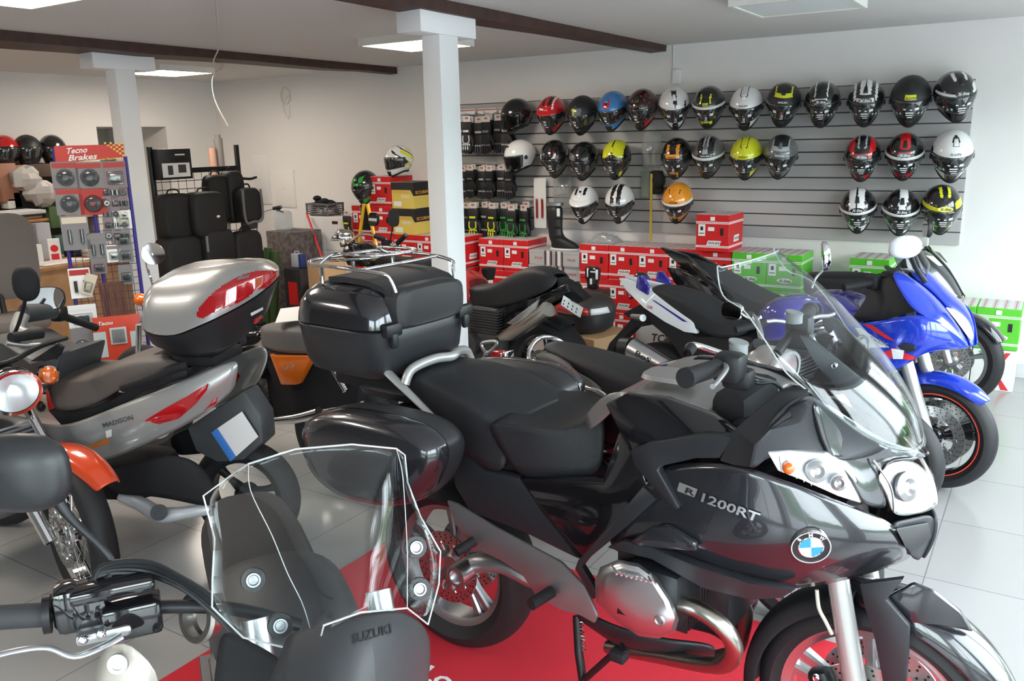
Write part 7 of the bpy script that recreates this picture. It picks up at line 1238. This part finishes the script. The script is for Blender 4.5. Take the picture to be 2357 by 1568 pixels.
# custom bike by the stacked boxes
Y_ = Fr('custom_motorcycle', 'small chrome and yellow motorcycle parked before the stacked helmet boxes', 'motorcycle', (-4.75, 5.35), 0)
yel = mat('yellow_paint', (.72,.42,.02), .3, .1, .8)
for aa, bb in (((838,470),(826,560)), ((846,470),(868,575))): MB().tube([Y_.N(*aa), Y_.N(*bb)], .016, n=8, smooth=False).build('yellow_strut', yel, Y_.t)
MB().box(tuple(Y_.N(842,500,-.02)), (.10,.03,.22), bev=.02).build('fork_shield', BLKM, Y_.t); hl2 = Y_.N(785,548,.1); lamp_round(Y_, hl2, (-.8,-.6,0), .075, .12, CHR, CHR)
for q_ in ((778,535),(798,572),(790,560),(770,545)): MB().ball(tuple(Y_.N(q_[0],q_[1],.16)), .022, 0, 12).build('chrome_fitting', CHR, Y_.t)
MB().tube([Y_.N(800,560,.2), Y_.N(830,540,.2), Y_.N(860,542,.15), Y_.N(885,550,.1), Y_.N(905,565,.1), Y_.N(925,548,.1), Y_.N(934,542,.12)], .012, n=8).build('handlebar', CHR, Y_.t); MB().cyl(Y_.N(862,543,.15), Y_.N(884,551,.12), .02).build('grip', BLKM, Y_.t); MB().cyl(Y_.N(915,560,.1), Y_.N(934,542,.12), .02).build('grip', BLKM, Y_.t)
MB().box(tuple(Y_.N(890,562,.1)), (.08,.06,.07), bev=.015).build('switchgear', BLK, Y_.t)
for c_, rr, nn in (((905,502),(.045,.07),(.3,-.9,.1)), ((858,505),(.06,.055),(-.2,-.95,.1))): mirror_head(Y_, Y_.N(c_[0],c_[1],.15), nn, rr[0], rr[1], BLK, glass=c_[0] < 900, e=.6)
MB().tube([Y_.N(904,518,.15), Y_.N(898,560,.12)], .006, n=6, smooth=False).build('mirror_stem', BLK, Y_.t)
sell(Y_, 'fuel_tank', [(.74,.16,.1),(.82,.2,.14),(.90,.18,.12),(.93,.1,.08)], BLKG, c=(Y_.N(838,580,0).x,0), e=.8); xx = Y_.N(838,580,0).x; MB().box((xx+.45,0,.78), (.5,.22,.08), bev=.03).build('seat', SEATM, Y_.t); engine(Y_, (xx+.1,0,.45)); wheel(Y_, Vector((xx-.5,0,.31)), .31, .11, .22, CHR, 'front_wheel', 5, wire=True); wheel(Y_, Vector((xx+.85,0,.31)), .31, .15, .22, CHR, 'rear_wheel', 5, wire=True)
MB().ball(tuple(Y_.N(858,592,.18)), (.05,.03,.03), 0, 12).build('yellow_cover', yel, Y_.t)
# neon glove on the red boxes
put_glove(3, tuple(hit(797, 485, 1, 6.27)), 'black glove with neon fingers hanging on the short red stack', 'gloves hanging on the slatwall')
# goods behind the bikes on the right
t = thing('loose_top_case', 'loose black top case with red and white lens resting on a brown carton', 'top case', (-2.84, 5.42, .372), R(-20)); t.scale = (1.07, 1.07, 1.07)
for nm, lv, mm in (('case_base', [(0,.16,.13),(.03,.20,.17),(.09,.215,.19),(.135,.22,.195)], cb), ('case_lid', [(.137,.222,.197),(.17,.22,.195),(.22,.195,.165),(.25,.15,.12),(.262,.06,.05)], mat('lid_brown', (.028,.022,.022), .5))): sell(None, nm, lv, mm, parent=t, e=.7, n=40)
m = MB()
for z0, z1, r0, r1, mi, a0, a1 in ((.145,.195,1.03,1.0,0,-2.1,-.55),(.145,.185,1.032,1.005,1,-.5,.1)):
    V = []; F = []; n = 14
    for i in range(n+1):
        a = a0+(a1-a0)*i/n; c_, s_ = math.copysign(abs(math.cos(a))**.7, math.cos(a)), math.copysign(abs(math.sin(a))**.7, math.sin(a)); V += [(.222*r0*c_, .197*r0*s_, z0), (.218*r1*c_, .193*r1*s_, z1-(.02 if i in (0, n) else 0))]
    m.add(V, [(i*2, i*2+2, i*2+3, i*2+1) for i in range(n)], mi)
m.build('case_reflector', [REDG, WHT], t, mods=[SOL(.006)]); MB().ball((0,-.02,.26), (.03,.02,.006), 0, 12).build('lid_badge', ALUD, t)
o = MB().box((0,0,.185), (.46,.44,.37), bev=.003).build('brown_carton', brn, loc=(-2.78,5.42,0)); o.rotation_euler.z = R(-14); tag(o, 'brown carton carrying the loose black top case', 'box')
o = MB().box((0,0,.15), (.34,.3,.30), bev=.003).build('brown_carton', brn, loc=(-2.26,5.0,0)); o.rotation_euler.z = R(10); tag(o, 'smaller brown carton beside the white bike tail', 'box')
t = thing('tall_shoe_box', 'big grey shoe carton standing on end behind the white tailed bike', 'box', (-2.32, 5.75, 0)); MB().box((0,0,.22), (.36,.28,.44), bev=.003).build('carton_body', gryc, t); MB().text('TCX', (.02,-.1415,.32), (1,0,0), (0,0,1), .16, .06, shear=.15).box((-.02,-.1415,.17), (.03,.002,.18)).box((.05,-.1415,.17), (.03,.002,.18)).build('lettering', mat('print_maroon'), t)
t = thing('black_carton', 'black carton with a bright red panel behind the white tailed bike', 'box', (-1.98, 5.75, 0)); MB().box((0,0,.20), (.26,.28,.40), bev=.003).build('carton_body', blkc, t); MB().box((0,-.1415,.29), (.14,.002,.10)).build('red_panel', mat('pack_orange_red'), t)
p = hit(1365, 655, 1, 6.1); tag(MB().box((0,0,(p.z-.045)/2), (.22,.2,p.z-.045), bev=.003).build('black_carton', blkc, loc=(p.x,6.1,0)), 'tall black carton hidden behind the loose top case, under the armoured glove', 'box')
t = thing('racing_glove', 'black and white armoured glove standing before the red boxes', 'glove', tuple(hit(1365, 655, 1, 6.1))); m = MB().box((0,0,.08), (.12,.07,.14), bev=.03, taper=1.15).box((0,0,.0), (.10,.06,.08), bev=.025); m.build('hand', PC['black'], t); MB().box((-.03,-.038,.10), (.012,.008,.07), bev=.003).box((.02,-.038,.11), (.05,.008,.012), bev=.003).box((.0,-.038,.03), (.02,.01,.05), bev=.005).box((.05,-.034,.09), (.02,.012,.08), bev=.004).build('white_armour', WHT, t)
tag(MB().box((0,0,.14*3), (.2,.16,.84), bev=.003).build('red_carton', redc, loc=(hit(1365,655,1,6.1).x, 6.16, 0)) if False else MB().lathe([(0,0),(.045,0),(.06,.085),(.062,.09),(.05,.09),(.04,.02),(0,.02)], (0,0,0), (0,0,1), n=24).build('black_cup', BLKM, loc=tuple(hit(1125, 643, 1, 5.6))), 'small black cup on the boxes beside the near pillar', 'cup')
if False: t = tag(MB().ball((0,0,0), (.07,.06,.06), 0, 14).build('black_pouch', PC['black'], loc=tuple(p)), 'small black rounded part behind the white tail tip', 'part')
# carpet
cp = mat('carpet_red', (.56,.012,.028), .95, bump=.6, bscale=700); t = tag(MB().box((-1.17, 1.9, .003), (2.4, 1.84, .006)).build('carpet', cp), 'red carpet mat lying under the touring motorcycle', 'carpet')
cr_ = t; MB().text('Lo', (hit(1008,1558,2,.0065)), (1,.0,0), (0,1,0), .12, .08, 0.).build('lettering', INKW, t)
# ---------------------------------------------------------------- view settings
SC.view_settings.view_transform = 'Standard'; SC.view_settings.look = 'None'; SC.view_settings.gamma = 1; SC.view_settings.use_curve_mapping = False
SC.view_settings.exposure = 0.22
